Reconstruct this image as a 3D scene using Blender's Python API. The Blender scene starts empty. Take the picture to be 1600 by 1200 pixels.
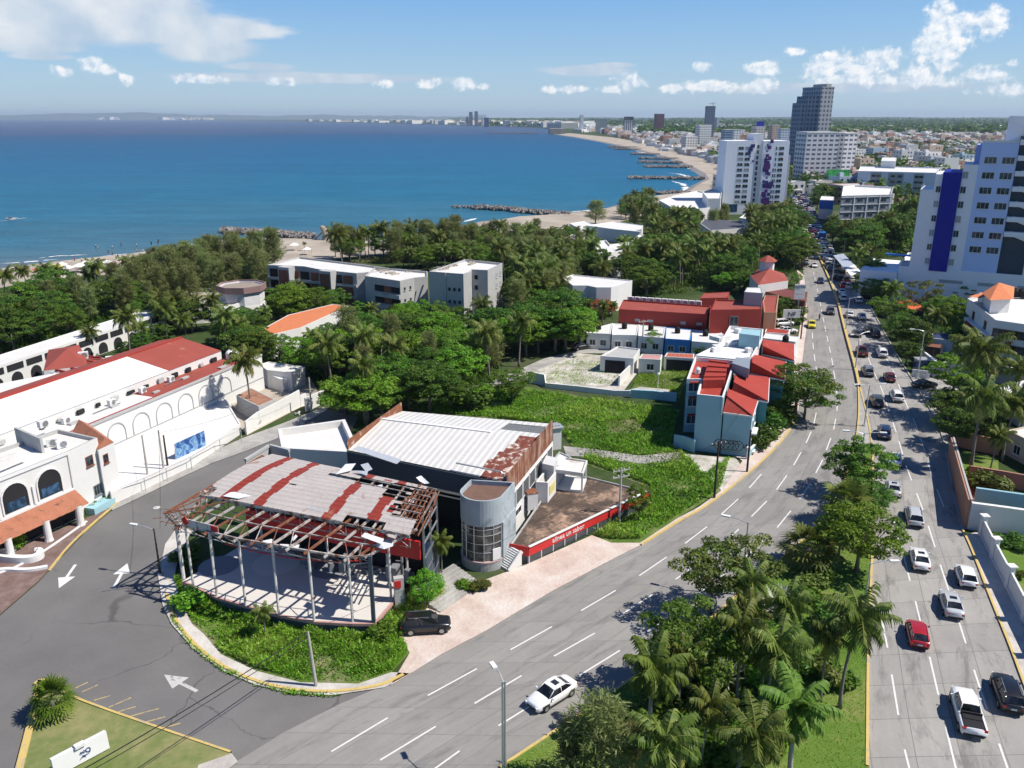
# A seaside boulevard seen from the air: built object by object
import bpy,bmesh,math,random
import numpy as np
from mathutils import Vector,Matrix,Euler
from mathutils.geometry import tessellate_polygon
random.seed(7);RN=np.random.RandomState(11)
S=bpy.context.scene
COL=S.collection
F=1290.0;H=46.0;HZ=184.0
P=math.atan((600-HZ)/F);sp,cp=math.sin(P),math.cos(P)
cam=bpy.data.cameras.new('camera');cam.sensor_width=36;cam.lens=F/1600*36
cam.clip_start=0.5;cam.clip_end=120000
camo=bpy.data.objects.new('camera',cam);COL.objects.link(camo)
camo.location=(0,0,H);camo.rotation_euler=(math.pi/2-P,0,0);S.camera=camo
def G(px,py,z=0.0):
 """the point of the place at height z that the photograph shows at (px, py)"""
 v=(py-600)/F;u=(px-800)/F
 t=(H-z)/(sp+v*cp)
 return Vector((u*t,(cp-v*sp)*t,z))
def GP(pts,z=0.0):return[G(a,b,z)for a,b in pts]
def proj(p):
 d=Vector(p)-Vector((0,0,H))
 Z=d.y*cp-d.z*sp;U=d.y*sp+d.z*cp
 return(800+F*d.x/Z,600-F*U/Z,Z)
def hgt(base,py,z0=0.0):
 """height whose top shows at row py above the ground point base (pixel)"""
 b=G(base[0],base[1],z0);lo,hi=z0,z0+200
 for _ in range(50):
  m=(lo+hi)/2
  if proj((b.x,b.y,m))[1]>py:lo=m
  else:hi=m
 return lo
def U(v,w):return(Vector(w)-Vector(v)).normalized()
def tag(o,label=None,cat=None,group=None,kind=None):
 if label:o['label']=label
 if cat:o['category']=cat
 if group:o['group']=group
 if kind:o['kind']=kind
 return o
def thing(name,label,cat,loc=(0,0,0),rz=0.0,group=None):
 o=bpy.data.objects.new(name,None);COL.objects.link(o)
 o.empty_display_size=0.2
 o.location=loc;o.rotation_euler=(0,0,rz)
 return tag(o,label,cat,group)
class MB:
 def __init__(s):s.v=[];s.f=[];s.m=[];s.uv=None
 def add(s,vs,fs,m=0):
  b=len(s.v);s.v.extend([tuple(x)for x in vs])
  for f in fs:s.f.append(tuple(b+i for i in f));s.m.append(m)
  return s
 def poly(s,vs,m=0):return s.add(vs,[tuple(range(len(vs)))],m)
 def box(s,c,d,rz=0.0,m=0,R=None):
  x,y,z=d[0]/2,d[1]/2,d[2]/2
  R=R or Matrix.Rotation(rz,3,'Z');c=Vector(c)
  vs=[c+R@Vector((i*x,j*y,k*z))for i,j,k in((-1,-1,-1),(1,-1,-1),(1,1,-1),(-1,1,-1),(-1,-1,1),(1,-1,1),(1,1,1),(-1,1,1))]
  return s.add(vs,[(0,3,2,1),(4,5,6,7),(0,1,5,4),(1,2,6,5),(2,3,7,6),(3,0,4,7)],m)
 def prism(s,pts,z0,z1,m=0,mt=None,top=True,bottom=False):
  """vertical prism over polygon pts (xy); z1 may be a list"""
  pts=[(p[0],p[1])for p in pts];n=len(pts)
  ar=sum(pts[i][0]*pts[(i+1)%n][1]-pts[(i+1)%n][0]*pts[i][1]for i in range(n))
  zz=list(z1)if hasattr(z1,'__len__')else[z1]*n
  if ar<0:pts=pts[::-1];zz=zz[::-1]
  vs=[(x,y,z0)for x,y in pts]+[(p[0],p[1],z)for p,z in zip(pts,zz)]
  s.add(vs,[(i,(i+1)%n,n+(i+1)%n,n+i)for i in range(n)],m)
  if top:s.sheet([Vector(vs[n+i])for i in range(n)],m if mt is None else mt)
  return s
 def sheet(s,pts,m=0):
  pts=[Vector(p)for p in pts]
  tr=tessellate_polygon([pts]);fs=[]
  for a,b,c in tr:
   nz=(pts[b]-pts[a]).cross(pts[c]-pts[a]).z
   fs.append((a,b,c)if nz>=0 else(a,c,b))
  return s.add(pts,fs,m)
 def bar(s,a,b,w,h=None,m=0,up=(0,0,1)):
  a,b=Vector(a),Vector(b);h=h or w;d=b-a;L=d.length
  if L<1e-6:return s
  d.normalize();up=Vector(up)
  if abs(d.dot(up))>0.99:up=Vector((0,1,0))
  r=d.cross(up).normalized();q=r.cross(d)
  vs=[p+r*i*w/2+q*j*h/2 for p in(a,b)for i,j in((-1,-1),(1,-1),(1,1),(-1,1))]
  return s.add(vs,[(0,1,2,3),(7,6,5,4),(0,4,5,1),(1,5,6,2),(2,6,7,3),(3,7,4,0)],m)
 def tube(s,path,rad,n=8,m=0,cap=True):
  path=[Vector(p)for p in path]
  rad=rad if hasattr(rad,'__len__')else[rad]*len(path)
  b=len(s.v);ref=Vector((1,0,0))
  for i,p in enumerate(path):
   d=(path[min(i+1,len(path)-1)]-path[max(i-1,0)]).normalized()
   r=d.cross(ref)
   if r.length<.05:r=d.cross(Vector((0,1,0)))
   r.normalize();q=d.cross(r)
   for k in range(n):
    a=2*math.pi*k/n
    s.v.append(tuple(p+(r*math.cos(a)+q*math.sin(a))*rad[i]))
  for i in range(len(path)-1):
   for k in range(n):
    s.f.append((b+i*n+k,b+(i+1)*n+k,b+(i+1)*n+(k+1)%n,b+i*n+(k+1)%n));s.m.append(m)
  if cap:
   s.f.append(tuple(b+k for k in range(n)));s.m.append(m)
   e=b+(len(path)-1)*n;s.f.append(tuple(e+n-1-k for k in range(n)));s.m.append(m)
  return s
 def lathe(s,c,prof,n=20,m=0,a0=0.0,a1=2*math.pi):
  c=Vector(c);full=abs(a1-a0-2*math.pi)<1e-4;b=len(s.v);N=n if full else n+1
  for r,z in prof:
   for k in range(N):
    a=a0+(a1-a0)*k/n;s.v.append((c.x+r*math.cos(a),c.y+r*math.sin(a),c.z+z))
  for i in range(len(prof)-1):
   for k in range(n):
    k2=(k+1)%N
    s.f.append((b+i*N+k,b+i*N+k2,b+(i+1)*N+k2,b+(i+1)*N+k));s.m.append(m)
  return s
 def build(s,name,mats,parent=None,smooth=False,world=True,link=True,uv=None):
  me=bpy.data.meshes.new(name)
  v=s.v
  if parent is not None and world:
   o=parent.matrix_basis.translation if parent.parent is None else parent.parent.location+parent.location
   v=[(a-o.x,b-o.y,c-o.z)for a,b,c in v]
  me.from_pydata(v,[],s.f)
  mats=mats if isinstance(mats,(list,tuple))else[mats]
  for mm in mats:me.materials.append(mm)
  if len(mats)>1:me.polygons.foreach_set('material_index',s.m)
  if smooth:me.polygons.foreach_set('use_smooth',[True]*len(me.polygons))
  if uv is not None:
   l=me.uv_layers.new(name='UVMap');idx=np.zeros(len(me.loops),int);me.loops.foreach_get('vertex_index',idx)
   l.data.foreach_set('uv',np.asarray(uv,dtype=np.float32)[idx].ravel())
  me.update()
  ob=bpy.data.objects.new(name,me)
  if link:COL.objects.link(ob)
  if parent is not None:ob.parent=parent
  return ob
def npmesh(name,V,Q,mats,parent=None,mi=None,smooth=False,attr=None):
 """V (n,3), Q (m,4) or (m,3) numpy arrays"""
 me=bpy.data.meshes.new(name);k=Q.shape[1]
 me.vertices.add(len(V));me.vertices.foreach_set('co',np.asarray(V,np.float32).ravel())
 me.loops.add(Q.size);me.loops.foreach_set('vertex_index',Q.astype(np.int32).ravel())
 me.polygons.add(len(Q));me.polygons.foreach_set('loop_start',np.arange(0,Q.size,k,dtype=np.int32))
 try:me.polygons.foreach_set('loop_total',np.full(len(Q),k,np.int32))
 except Exception:pass
 mats=mats if isinstance(mats,(list,tuple))else[mats]
 for mm in mats:me.materials.append(mm)
 if mi is not None:me.polygons.foreach_set('material_index',np.asarray(mi,np.int32))
 if smooth:me.polygons.foreach_set('use_smooth',np.ones(len(Q),bool))
 if attr is not None:
  a=me.attributes.new('tone','FLOAT','FACE');a.data.foreach_set('value',np.asarray(attr,np.float32))
 me.update(calc_edges=True);me.validate()
 ob=bpy.data.objects.new(name,me);COL.objects.link(ob)
 if parent is not None:ob.parent=parent
 return ob
def dup(src,loc,rz=0.0,sc=1.0,label=None,cat=None,group=None,color=None,parts=True):
 r=src.copy();COL.objects.link(r);r.location=loc;r.rotation_euler=(0,0,rz)
 r.scale=(sc,sc,sc)if not hasattr(sc,'__len__')else sc
 tag(r,label,cat,group)
 def rec(a,b):
  for ch in a.children:
   c=ch.copy();COL.objects.link(c);c.parent=b
   if color is not None:c.color=color
   rec(ch,c)
 if parts:rec(src,r)
 if color is not None:r.color=color
 return r
def hide_proto(o):
 """remove a prototype that stands nowhere itself"""
 for ch in list(o.children_recursive):bpy.data.objects.remove(ch)
 bpy.data.objects.remove(o)
def lin(c):
 return tuple(((x/255)/12.92 if x/255<=.04045 else((x/255+.055)/1.055)**2.4)for x in c)
class NT:
 def __init__(s,t):s.t=t;s.n=t.nodes;s.l=t.links
 def new(s,k,**kw):
  n=s.n.new(k)
  for a,b in kw.items():setattr(n,a,b)
  return n
 def put(s,sock,val):
  if isinstance(val,bpy.types.NodeSocket):s.l.new(val,sock)
  else:sock.default_value=val
 def math(s,op,a,b=0.0,c=0.0,clamp=False):
  n=s.new('ShaderNodeMath',operation=op,use_clamp=clamp)
  for i,x in enumerate((a,b,c)):s.put(n.inputs[i],x)
  return n.outputs[0]
 def vmath(s,op,a,b=(0,0,0),c=(0,0,0)):
  n=s.new('ShaderNodeVectorMath',operation=op)
  s.put(n.inputs[0],a);s.put(n.inputs[1],b)
  if op=='MULTIPLY_ADD':s.put(n.inputs[2],c)
  return n.outputs['Value']if op in('LENGTH','DOT_PRODUCT','DISTANCE')else n.outputs[0]
 def noise(s,vec,scale,detail=4,rough=.55,dist=0.0):
  n=s.new('ShaderNodeTexNoise');s.put(n.inputs['Vector'],vec);n.inputs['Scale'].default_value=scale
  n.inputs['Detail'].default_value=detail;n.inputs['Roughness'].default_value=rough
  n.inputs['Distortion'].default_value=dist
  return n.outputs['Fac']
 def ramp(s,fac,stops):
  n=s.new('ShaderNodeValToRGB');s.put(n.inputs[0],fac)
  e=n.color_ramp.elements
  while len(e)<len(stops):e.new(.5)
  for el,(p,c)in zip(e,stops):el.position=p;el.color=(*c,1)if len(c)==3 else c
  return n.outputs[0]
 def mix(s,fac,a,b,blend='MIX'):
  n=s.new('ShaderNodeMix',data_type='RGBA',blend_type=blend)
  s.put(n.inputs[0],fac)
  for i,x in((6,a),(7,b)):
   s.put(n.inputs[i],x if isinstance(x,bpy.types.NodeSocket)or len(x)==4 else(*x,1))
  return n.outputs[2]
 def ms(s,fac,lo,hi):
  n=s.new('ShaderNodeMapRange',interpolation_type='SMOOTHSTEP');s.put(n.inputs[0],fac)
  n.inputs[1].default_value=lo;n.inputs[2].default_value=hi
  return n.outputs[0]
def newmat(name):
 m=bpy.data.materials.new(name);m.use_nodes=True
 t=NT(m.node_tree);b=t.n['Principled BSDF']
 return m,t,b
def mat(name,col,rough=.7,var=.15,scale=.6,dirt=None,dirtscale=.25,dirtlo=.55,metal=0.0,spec=.3,bump=0.0,tint=False,coord='Object',fine=0.0):
 """plain paint / concrete / soil with uneven colour; dirt = second colour in irregular patches"""
 m,t,b=newmat(name)
 co=t.new('ShaderNodeTexCoord').outputs[coord]
 if coord=='Object':
  g=t.new('ShaderNodeNewGeometry').outputs['Position'];co=g
 base=(*col,1)
 if tint:
  oi=t.new('ShaderNodeObjectInfo');base=oi.outputs['Color']
 f=t.noise(co,scale,6,.6)
 k=t.math('MULTIPLY_ADD',f,2*var,1-var)
 if fine:
  f2=t.noise(co,scale*9,3,.6);k=t.math('MULTIPLY',k,t.math('MULTIPLY_ADD',f2,2*fine,1-fine))
 kc=t.new('ShaderNodeCombineColor')
 for i in range(3):t.l.new(k,kc.inputs[i])
 c=t.mix(1.0,base,kc.outputs[0],'MULTIPLY')
 if dirt is not None:
  f3=t.noise(co,dirtscale,8,.68,.6)
  c=t.mix(t.ms(f3,dirtlo,dirtlo+.14),c,(*dirt,1))
 t.l.new(c,b.inputs['Base Color'])
 b.inputs['Roughness'].default_value=rough;b.inputs['Metallic'].default_value=metal
 b.inputs['Specular IOR Level'].default_value=spec
 if bump:
  bn=t.new('ShaderNodeBump');bn.inputs['Strength'].default_value=bump;bn.inputs['Distance'].default_value=.05
  t.l.new(t.noise(co,scale*8,5),bn.inputs['Height']);t.l.new(bn.outputs[0],b.inputs['Normal'])
 return m
def corrug(name,col,axis,pitch=.9,dirt=None,dirtlo=.6,dirtscale=.3,rough=.5,depth=.06):
 """ribbed sheet: ribs run along axis (xy direction)"""
 m,t,b=newmat(name)
 g=t.new('ShaderNodeNewGeometry').outputs['Position']
 ax=Vector((axis[0],axis[1],0)).normalized();q=(-ax.y,ax.x,0)
 d=t.vmath('DOT_PRODUCT',g,q)
 ph=t.math('MULTIPLY',d,2*math.pi/pitch)
 w=t.math('SINE',ph)
 wn=t.math('MULTIPLY_ADD',w,.5,.5)
 seam=t.ms(wn,.80,.98)
 n=t.noise(g,.35,6,.65);n2=t.noise(g,3,4)
 k=t.math('ADD',t.math('MULTIPLY_ADD',n,.34,.70),t.math('MULTIPLY_ADD',n2,.2,.03))
 kc=t.new('ShaderNodeCombineColor')
 for i in range(3):t.l.new(k,kc.inputs[i])
 c=t.mix(1.0,(*col,1),kc.outputs[0],'MULTIPLY')
 c=t.mix(t.math('MULTIPLY',seam,.28),c,tuple(x*.45 for x in col))
 if dirt is not None:
  st=t.vmath('MULTIPLY',g,(1,1,1))
  f3=t.noise(st,dirtscale,9,.72,1.0)
  c=t.mix(t.ms(f3,dirtlo,dirtlo+.1),c,(*dirt,1))
 t.l.new(c,b.inputs['Base Color']);b.inputs['Roughness'].default_value=rough
 b.inputs['Specular IOR Level'].default_value=.3
 bn=t.new('ShaderNodeBump');bn.inputs['Strength'].default_value=.7;bn.inputs['Distance'].default_value=depth
 t.l.new(wn,bn.inputs['Height']);t.l.new(bn.outputs[0],b.inputs['Normal'])
 return m
def leafmat(name,a,bcol,c2,trans=.25,sc=.35):
 """foliage: tone varies leaf by leaf and tree by tree, some light passes"""
 m,t,b=newmat(name)
 at=t.new('ShaderNodeAttribute',attribute_name='tone').outputs['Fac']
 oi=t.new('ShaderNodeObjectInfo').outputs['Random']
 c=t.ramp(at,[(0,a),(.55,bcol),(1,c2)])
 hs=t.new('ShaderNodeHueSaturation')
 t.l.new(c,hs.inputs['Color'])
 t.put(hs.inputs['Hue'],t.math('MULTIPLY_ADD',oi,.045,.477))
 t.put(hs.inputs['Value'],t.math('MULTIPLY_ADD',oi,.5,.72))
 t.l.new(hs.outputs[0],b.inputs['Base Color'])
 b.inputs['Roughness'].default_value=.55;b.inputs['Specular IOR Level'].default_value=.25
 tr=t.new('ShaderNodeBsdfTranslucent');t.l.new(hs.outputs[0],tr.inputs[0])
 ms=t.new('ShaderNodeMixShader');ms.inputs[0].default_value=trans
 t.l.new(b.outputs[0],ms.inputs[1]);t.l.new(tr.outputs[0],ms.inputs[2])
 t.l.new(ms.outputs[0],t.n['Material Output'].inputs['Surface'])
 return m
SUN_EL=math.radians(52);SUND=Vector((1,-0.15,0)).normalized()
sl=bpy.data.lights.new('sun','SUN');sl.energy=5.0;sl.angle=math.radians(.5);sl.color=(1,.94,.85)
so=bpy.data.objects.new('sun',sl);COL.objects.link(so)
tosun=Vector((SUND.x*math.cos(SUN_EL),SUND.y*math.cos(SUN_EL),math.sin(SUN_EL)))
so.rotation_euler=(-tosun).to_track_quat('-Z','Y').to_euler();so.location=(60,-20,200)
W=bpy.data.worlds.new('World');S.world=W;W.use_nodes=True
t=NT(W.node_tree);bg=t.n['Background']
sky=t.new('ShaderNodeTexSky',sky_type='NISHITA');sky.sun_disc=False
sky.sun_elevation=SUN_EL;sky.sun_rotation=math.atan2(SUND.x,SUND.y)
sky.altitude=30;sky.air_density=1.0;sky.dust_density=.1;sky.ozone_density=1.5
hs=t.new('ShaderNodeHueSaturation');t.l.new(sky.outputs[0],hs.inputs['Color']);hs.inputs['Saturation'].default_value=1.14
t.l.new(hs.outputs[0],bg.inputs[0]);bg.inputs[1].default_value=.088
dv=t.new('ShaderNodeTexCoord').outputs['Generated']
sx=t.new('ShaderNodeSeparateXYZ');t.l.new(dv,sx.inputs[0])
az=t.math('MULTIPLY',t.math('ARCTAN2',sx.outputs[0],sx.outputs[1]),57.2958)
el=t.math('MULTIPLY',t.math('ARCSINE',sx.outputs[2]),57.2958)
cx=t.new('ShaderNodeCombineXYZ');t.l.new(az,cx.inputs[0]);t.l.new(el,cx.inputs[1]);AE=cx.outputs[0]
def ae(px,py):
 u=(px-800)/F;v=(py-600)/F
 d=Vector((u,cp-v*sp,-sp-v*cp)).normalized()
 return math.degrees(math.atan2(d.x,d.y)),math.degrees(math.asin(d.z))
def blobs(lst):
 acc=None
 for x,y,rx,ry in lst:
  a,e=ae(x,y);a1,_=ae(x+rx,y);_,e1=ae(x,y-ry)
  ia,ie=1/abs(a1-a),1/abs(e1-e)
  q=t.vmath('LENGTH',t.vmath('MULTIPLY_ADD',AE,(ia,ie,0),(-a*ia,-e*ie,0)))
  acc=q if acc is None else t.math('MINIMUM',acc,q)
 return acc
CUM=[(97,112,18,10),(140,100,22,12),(165,108,16,10),(200,122,13,9),(310,124,52,8),(430,128,18,8),(450,130,13,7),(600,130,17,8),(672,130,22,9),(722,130,22,10),(757,135,10,7),(1098,107,19,11),(1245,81,22,8),(960,140,18,9),(985,131,27,15),(1050,138,18,8),(1195,107,34,13),(1110,133,45,11),(1190,133,36,13),(1300,100,49,22),(1375,94,54,19),(1470,24,28,26),(1495,42,51,31),(1548,34,36,28),(1470,75,51,31),(1478,104,26,13),(1545,116,44,15),(1420,126,90,12),(1582,100,12,8),(1330,122,77,12),(885,140,45,7),(1600,140,77,12),(2000,90,224,45),(1780,110,134,34),(1462,50,34,26),(1500,68,26,18),(1440,112,40,14),(1350,108,50,14),(1278,112,30,12)]
VEIL=[(40,6,330,62),(150,34,240,44),(250,42,190,34),(360,48,112,17),(325,70,90,34),(400,104,60,8),(30,62,120,26),(-250,40,300,90),(920,110,90,10),(960,102,40,6),(60,88,60,7),(480,122,240,10),(1300,138,300,10)]
n1=t.math('ADD',t.math('MULTIPLY',t.noise(AE,.9,3,.5),.62),t.math('MULTIPLY',t.noise(AE,2.6,9,.68),.44));n2=t.noise(AE,.35,4,.5)
q=blobs(CUM)
dsp=t.math('MULTIPLY_ADD',n1,3.4,-1.86)
mask=t.ms(t.math('ADD',t.math('SUBTRACT',1.0,q),dsp),-.16,.58)
n1b=t.math('ADD',t.math('MULTIPLY',t.noise(t.vmath('ADD',AE,(.22,.26,0)),.9,3,.5),.62),t.math('MULTIPLY',t.noise(t.vmath('ADD',AE,(.22,.26,0)),2.6,9,.68),.44))
shade=t.math('MULTIPLY_ADD',t.math('SUBTRACT',n1,n1b),3.2,.66,clamp=True)
ccol=t.ramp(shade,[(0,(.42,.55,.72)),(.5,(.72,.80,.89)),(1,(.98,.98,.98))])
qv=blobs(VEIL)
sv=t.vmath('MULTIPLY',AE,(.35,1.3,1));nv=t.noise(sv,.9,8,.6,.3)
mv=t.math('MULTIPLY',t.ms(t.math('ADD',t.math('SUBTRACT',1.0,qv),t.math('MULTIPLY_ADD',nv,.9,-.40)),.0,.42),.88)
vcol=t.ramp(t.math('ADD',n2,t.math('MULTIPLY_ADD',el,.04,-.30)),[(.25,(.55,.67,.81)),(.62,(.92,.94,.96))])
b2=t.new('ShaderNodeBackground');t.l.new(vcol,b2.inputs[0]);b2.inputs[1].default_value=.80
b3=t.new('ShaderNodeBackground');t.l.new(ccol,b3.inputs[0]);b3.inputs[1].default_value=.90
air=t.ramp(t.math('MULTIPLY',el,1/40.0),[(0,lin((150,186,214))),(.07,lin((143,184,220))),(.22,lin((97,160,224))),(.42,lin((52,104,176))),(.7,lin((34,74,138)))])
bair=t.new('ShaderNodeBackground');t.l.new(air,bair.inputs[0]);bair.inputs[1].default_value=1.0
m0=t.new('ShaderNodeMixShader');m0.inputs[0].default_value=.7;t.l.new(bg.outputs[0],m0.inputs[1]);t.l.new(bair.outputs[0],m0.inputs[2])
m1=t.new('ShaderNodeMixShader');t.l.new(mv,m1.inputs[0]);t.l.new(m0.outputs[0],m1.inputs[1]);t.l.new(b2.outputs[0],m1.inputs[2])
m2=t.new('ShaderNodeMixShader');t.l.new(t.math('MULTIPLY',mask,.95),m2.inputs[0]);t.l.new(m1.outputs[0],m2.inputs[1]);t.l.new(b3.outputs[0],m2.inputs[2])
t.l.new(m2.outputs[0],t.n['World Output'].inputs[0])
W.cycles.sampling_method='MANUAL';W.cycles.sample_map_resolution=512
vs=S.view_settings;vs.view_transform='Standard';vs.look='None';vs.exposure=.26;vs.gamma=1
c=S.cycles;c.use_denoising=True;c.max_bounces=5;c.diffuse_bounces=2;c.glossy_bounces=2;c.transmission_bounces=2
c.volume_bounces=0;c.transparent_max_bounces=6;c.sample_clamp_indirect=4;c.use_adaptive_sampling=True;c.adaptive_threshold=.02
M={}
M['white']=mat('white_wall',(.69,.685,.665),.75,.07,.4,dirt=(.50,.48,.45),dirtlo=.66,dirtscale=.22,fine=.04)
M['white_clean']=mat('white_paint',(.72,.72,.71),.7,.05,.5)
M['white_roof']=mat('white_membrane',(.67,.66,.64),.8,.12,.35,dirt=(.42,.38,.34),dirtlo=.63,dirtscale=.3,fine=.06)
M['white_lot']=mat('stained_white_roof',(.68,.67,.645),.8,.10,.3,dirt=(.26,.17,.12),dirtlo=.62,dirtscale=.45,fine=.05)
M['grey_wall']=mat('grey_plaster',(.36,.37,.38),.8,.14,.5,dirt=(.2,.2,.21),dirtlo=.62)
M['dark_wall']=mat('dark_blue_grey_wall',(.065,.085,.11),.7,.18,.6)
M['concrete']=mat('raw_concrete',(.42,.42,.41),.9,.18,.35,dirt=(.26,.25,.24),dirtlo=.6,dirtscale=.2,fine=.08)
M['concrete_white']=mat('pale_concrete_roof',(.66,.65,.62),.9,.12,.3,dirt=(.42,.38,.33),dirtlo=.6,fine=.08)
M['brick']=mat('red_brick_infill',(.21,.085,.055),.9,.2,1.2)
M['red_roof']=mat('red_roof_paint',(.34,.045,.030),.7,.24,.35,dirt=(.44,.18,.13),dirtlo=.60,dirtscale=.5,fine=.1)
M['dull_red']=mat('dull_red_roof',(.31,.072,.052),.75,.2,.3,dirt=(.40,.19,.15),dirtlo=.6,fine=.08)
M['deep_red']=mat('deep_red_wall',(.33,.045,.035),.75,.12,.3,fine=.06)
M['fascia_red']=mat('red_fascia',(.55,.03,.03),.5,.12,.5)
M['orange_tile']=mat('orange_tile',(.60,.20,.085),.75,.2,.8,dirt=(.36,.14,.08),dirtlo=.6,fine=.18)
M['old_tile']=mat('weathered_tile',(.42,.17,.10),.85,.3,1.2,dirt=(.16,.08,.06),dirtlo=.56,dirtscale=.8,fine=.25)
M['pale_blue']=mat('pale_blue_wall',(.30,.50,.56),.75,.13,.3,dirt=(.20,.30,.33),dirtlo=.62,dirtscale=.2,fine=.05)
M['teal']=mat('teal_wall',(.10,.27,.29),.75,.12,.4)
M['rust']=mat('rusty_steel',(.22,.085,.045),.85,.35,1.5,dirt=(.45,.36,.30),dirtlo=.55,dirtscale=1.1)
M['steel_white']=mat('chipped_white_steel',(.60,.585,.56),.6,.2,1.0,dirt=(.22,.11,.065),dirtlo=.53,dirtscale=1.4)
M['steel_worn']=mat('rust_streaked_steel',(.46,.43,.40),.7,.2,1.0,dirt=(.20,.095,.055),dirtlo=.47,dirtscale=1.1)
M['steel_grey']=mat('grey_steel',(.30,.31,.32),.5,.15,.8,metal=.4)
M['galv']=mat('galvanised_steel',(.55,.57,.58),.4,.1,1.0,metal=.5)
M['wood_pole']=mat('dark_wood_pole',(.045,.035,.03),.9,.25,2)
M['concrete_pole']=mat('concrete_pole',(.42,.40,.37),.9,.15,2)
M['black']=mat('black_rubber',(.012,.012,.013),.8,.1,2)
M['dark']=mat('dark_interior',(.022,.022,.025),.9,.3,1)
M['yellow']=mat('yellow_kerb_paint',(.58,.43,.15),.75,.15,.8,dirt=(.36,.33,.27),dirtlo=.52,dirtscale=1.0,fine=.1)
M['mark']=mat('white_road_paint',(.68,.68,.66),.7,.10,1.0,dirt=(.36,.35,.33),dirtlo=.60,dirtscale=2.2,fine=.10)
M['mark_old']=mat('worn_road_paint',(.50,.50,.48),.8,.14,1.5,dirt=(.2,.2,.2),dirtlo=.53,dirtscale=2.0)
M['yellow_old']=mat('worn_yellow_paint',(.46,.36,.17),.8,.14,1.5,dirt=(.19,.18,.17),dirtlo=.5,dirtscale=1.6)
def glass(name,col=(.02,.035,.05),rough=.08):
 m,t,b=newmat(name);b.inputs['Base Color'].default_value=(*col,1)
 g=t.new('ShaderNodeNewGeometry').outputs['Position']
 c2=t.mix(t.ms(t.noise(g,.9,3),.4,.65),(*[x*.6 for x in col],1),(*[min(1,x*2.2+.01)for x in col],1))
 t.l.new(c2,b.inputs['Base Color'])
 b.inputs['Roughness'].default_value=rough;b.inputs['Specular IOR Level'].default_value=.6;return m
M['glass']=glass('window_glass');M['glass_blue']=glass('blue_glass',(.02,.055,.11));M['glass_car']=glass('car_glass',(.012,.014,.018),.05)
def dirtmat(name,a,b_,c_,sc=.25,rough=.95):
 m,t,b=newmat(name);g=t.new('ShaderNodeNewGeometry').outputs['Position']
 n=t.noise(g,sc,9,.66,.4);n2=t.noise(g,sc*12,4,.6)
 col=t.ramp(t.math('MULTIPLY_ADD',n2,.25,t.math('MULTIPLY_ADD',n,1.0,-.12)),[(.32,a),(.5,b_),(.68,c_)])
 t.l.new(col,b.inputs['Base Color']);b.inputs['Roughness'].default_value=rough;b.inputs['Specular IOR Level'].default_value=.15
 bn=t.new('ShaderNodeBump');bn.inputs['Strength'].default_value=.4;bn.inputs['Distance'].default_value=.2
 t.l.new(n2,bn.inputs['Height']);t.l.new(bn.outputs[0],b.inputs['Normal']);return m
M['land']=dirtmat('wooded_ground',(.030,.055,.015),(.045,.075,.022),(.10,.10,.06),.06)
M['weedsoil']=dirtmat('weedy_soil',(.06,.12,.018),(.11,.17,.035),(.26,.23,.14),.22)
M['lawn']=dirtmat('lawn',(.075,.15,.02),(.115,.19,.032),(.22,.23,.08),.13)
M['lawn_dry']=dirtmat('dry_lawn',(.10,.15,.03),(.17,.20,.07),(.30,.27,.13),.12)
M['sand']=dirtmat('sand',(.27,.23,.19),(.39,.34,.28),(.48,.42,.35),.05)
M['rubble']=dirtmat('rubble_ground',(.20,.22,.11),(.46,.43,.38),(.66,.64,.59),.30)
M['sidewalk']=dirtmat('sidewalk_concrete',(.38,.35,.32),(.52,.49,.45),(.62,.59,.55),.22)
M['sidewalk_pink']=dirtmat('pink_pavement',(.47,.36,.31),(.58,.48,.42),(.64,.59,.54),.22)
M['gravel']=dirtmat('grey_path',(.26,.25,.24),(.36,.35,.33),(.46,.45,.42),.3)
M['pavers']=dirtmat('brown_pavers',(.15,.095,.085),(.20,.135,.12),(.27,.20,.18),.5)
M['stained_tile']=dirtmat('stained_terrace_tile',(.05,.04,.035),(.11,.082,.065),(.52,.35,.25),.22)
M['rock']=dirtmat('breakwater_rock',(.10,.09,.085),(.22,.20,.185),(.36,.34,.32),.5)
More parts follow.
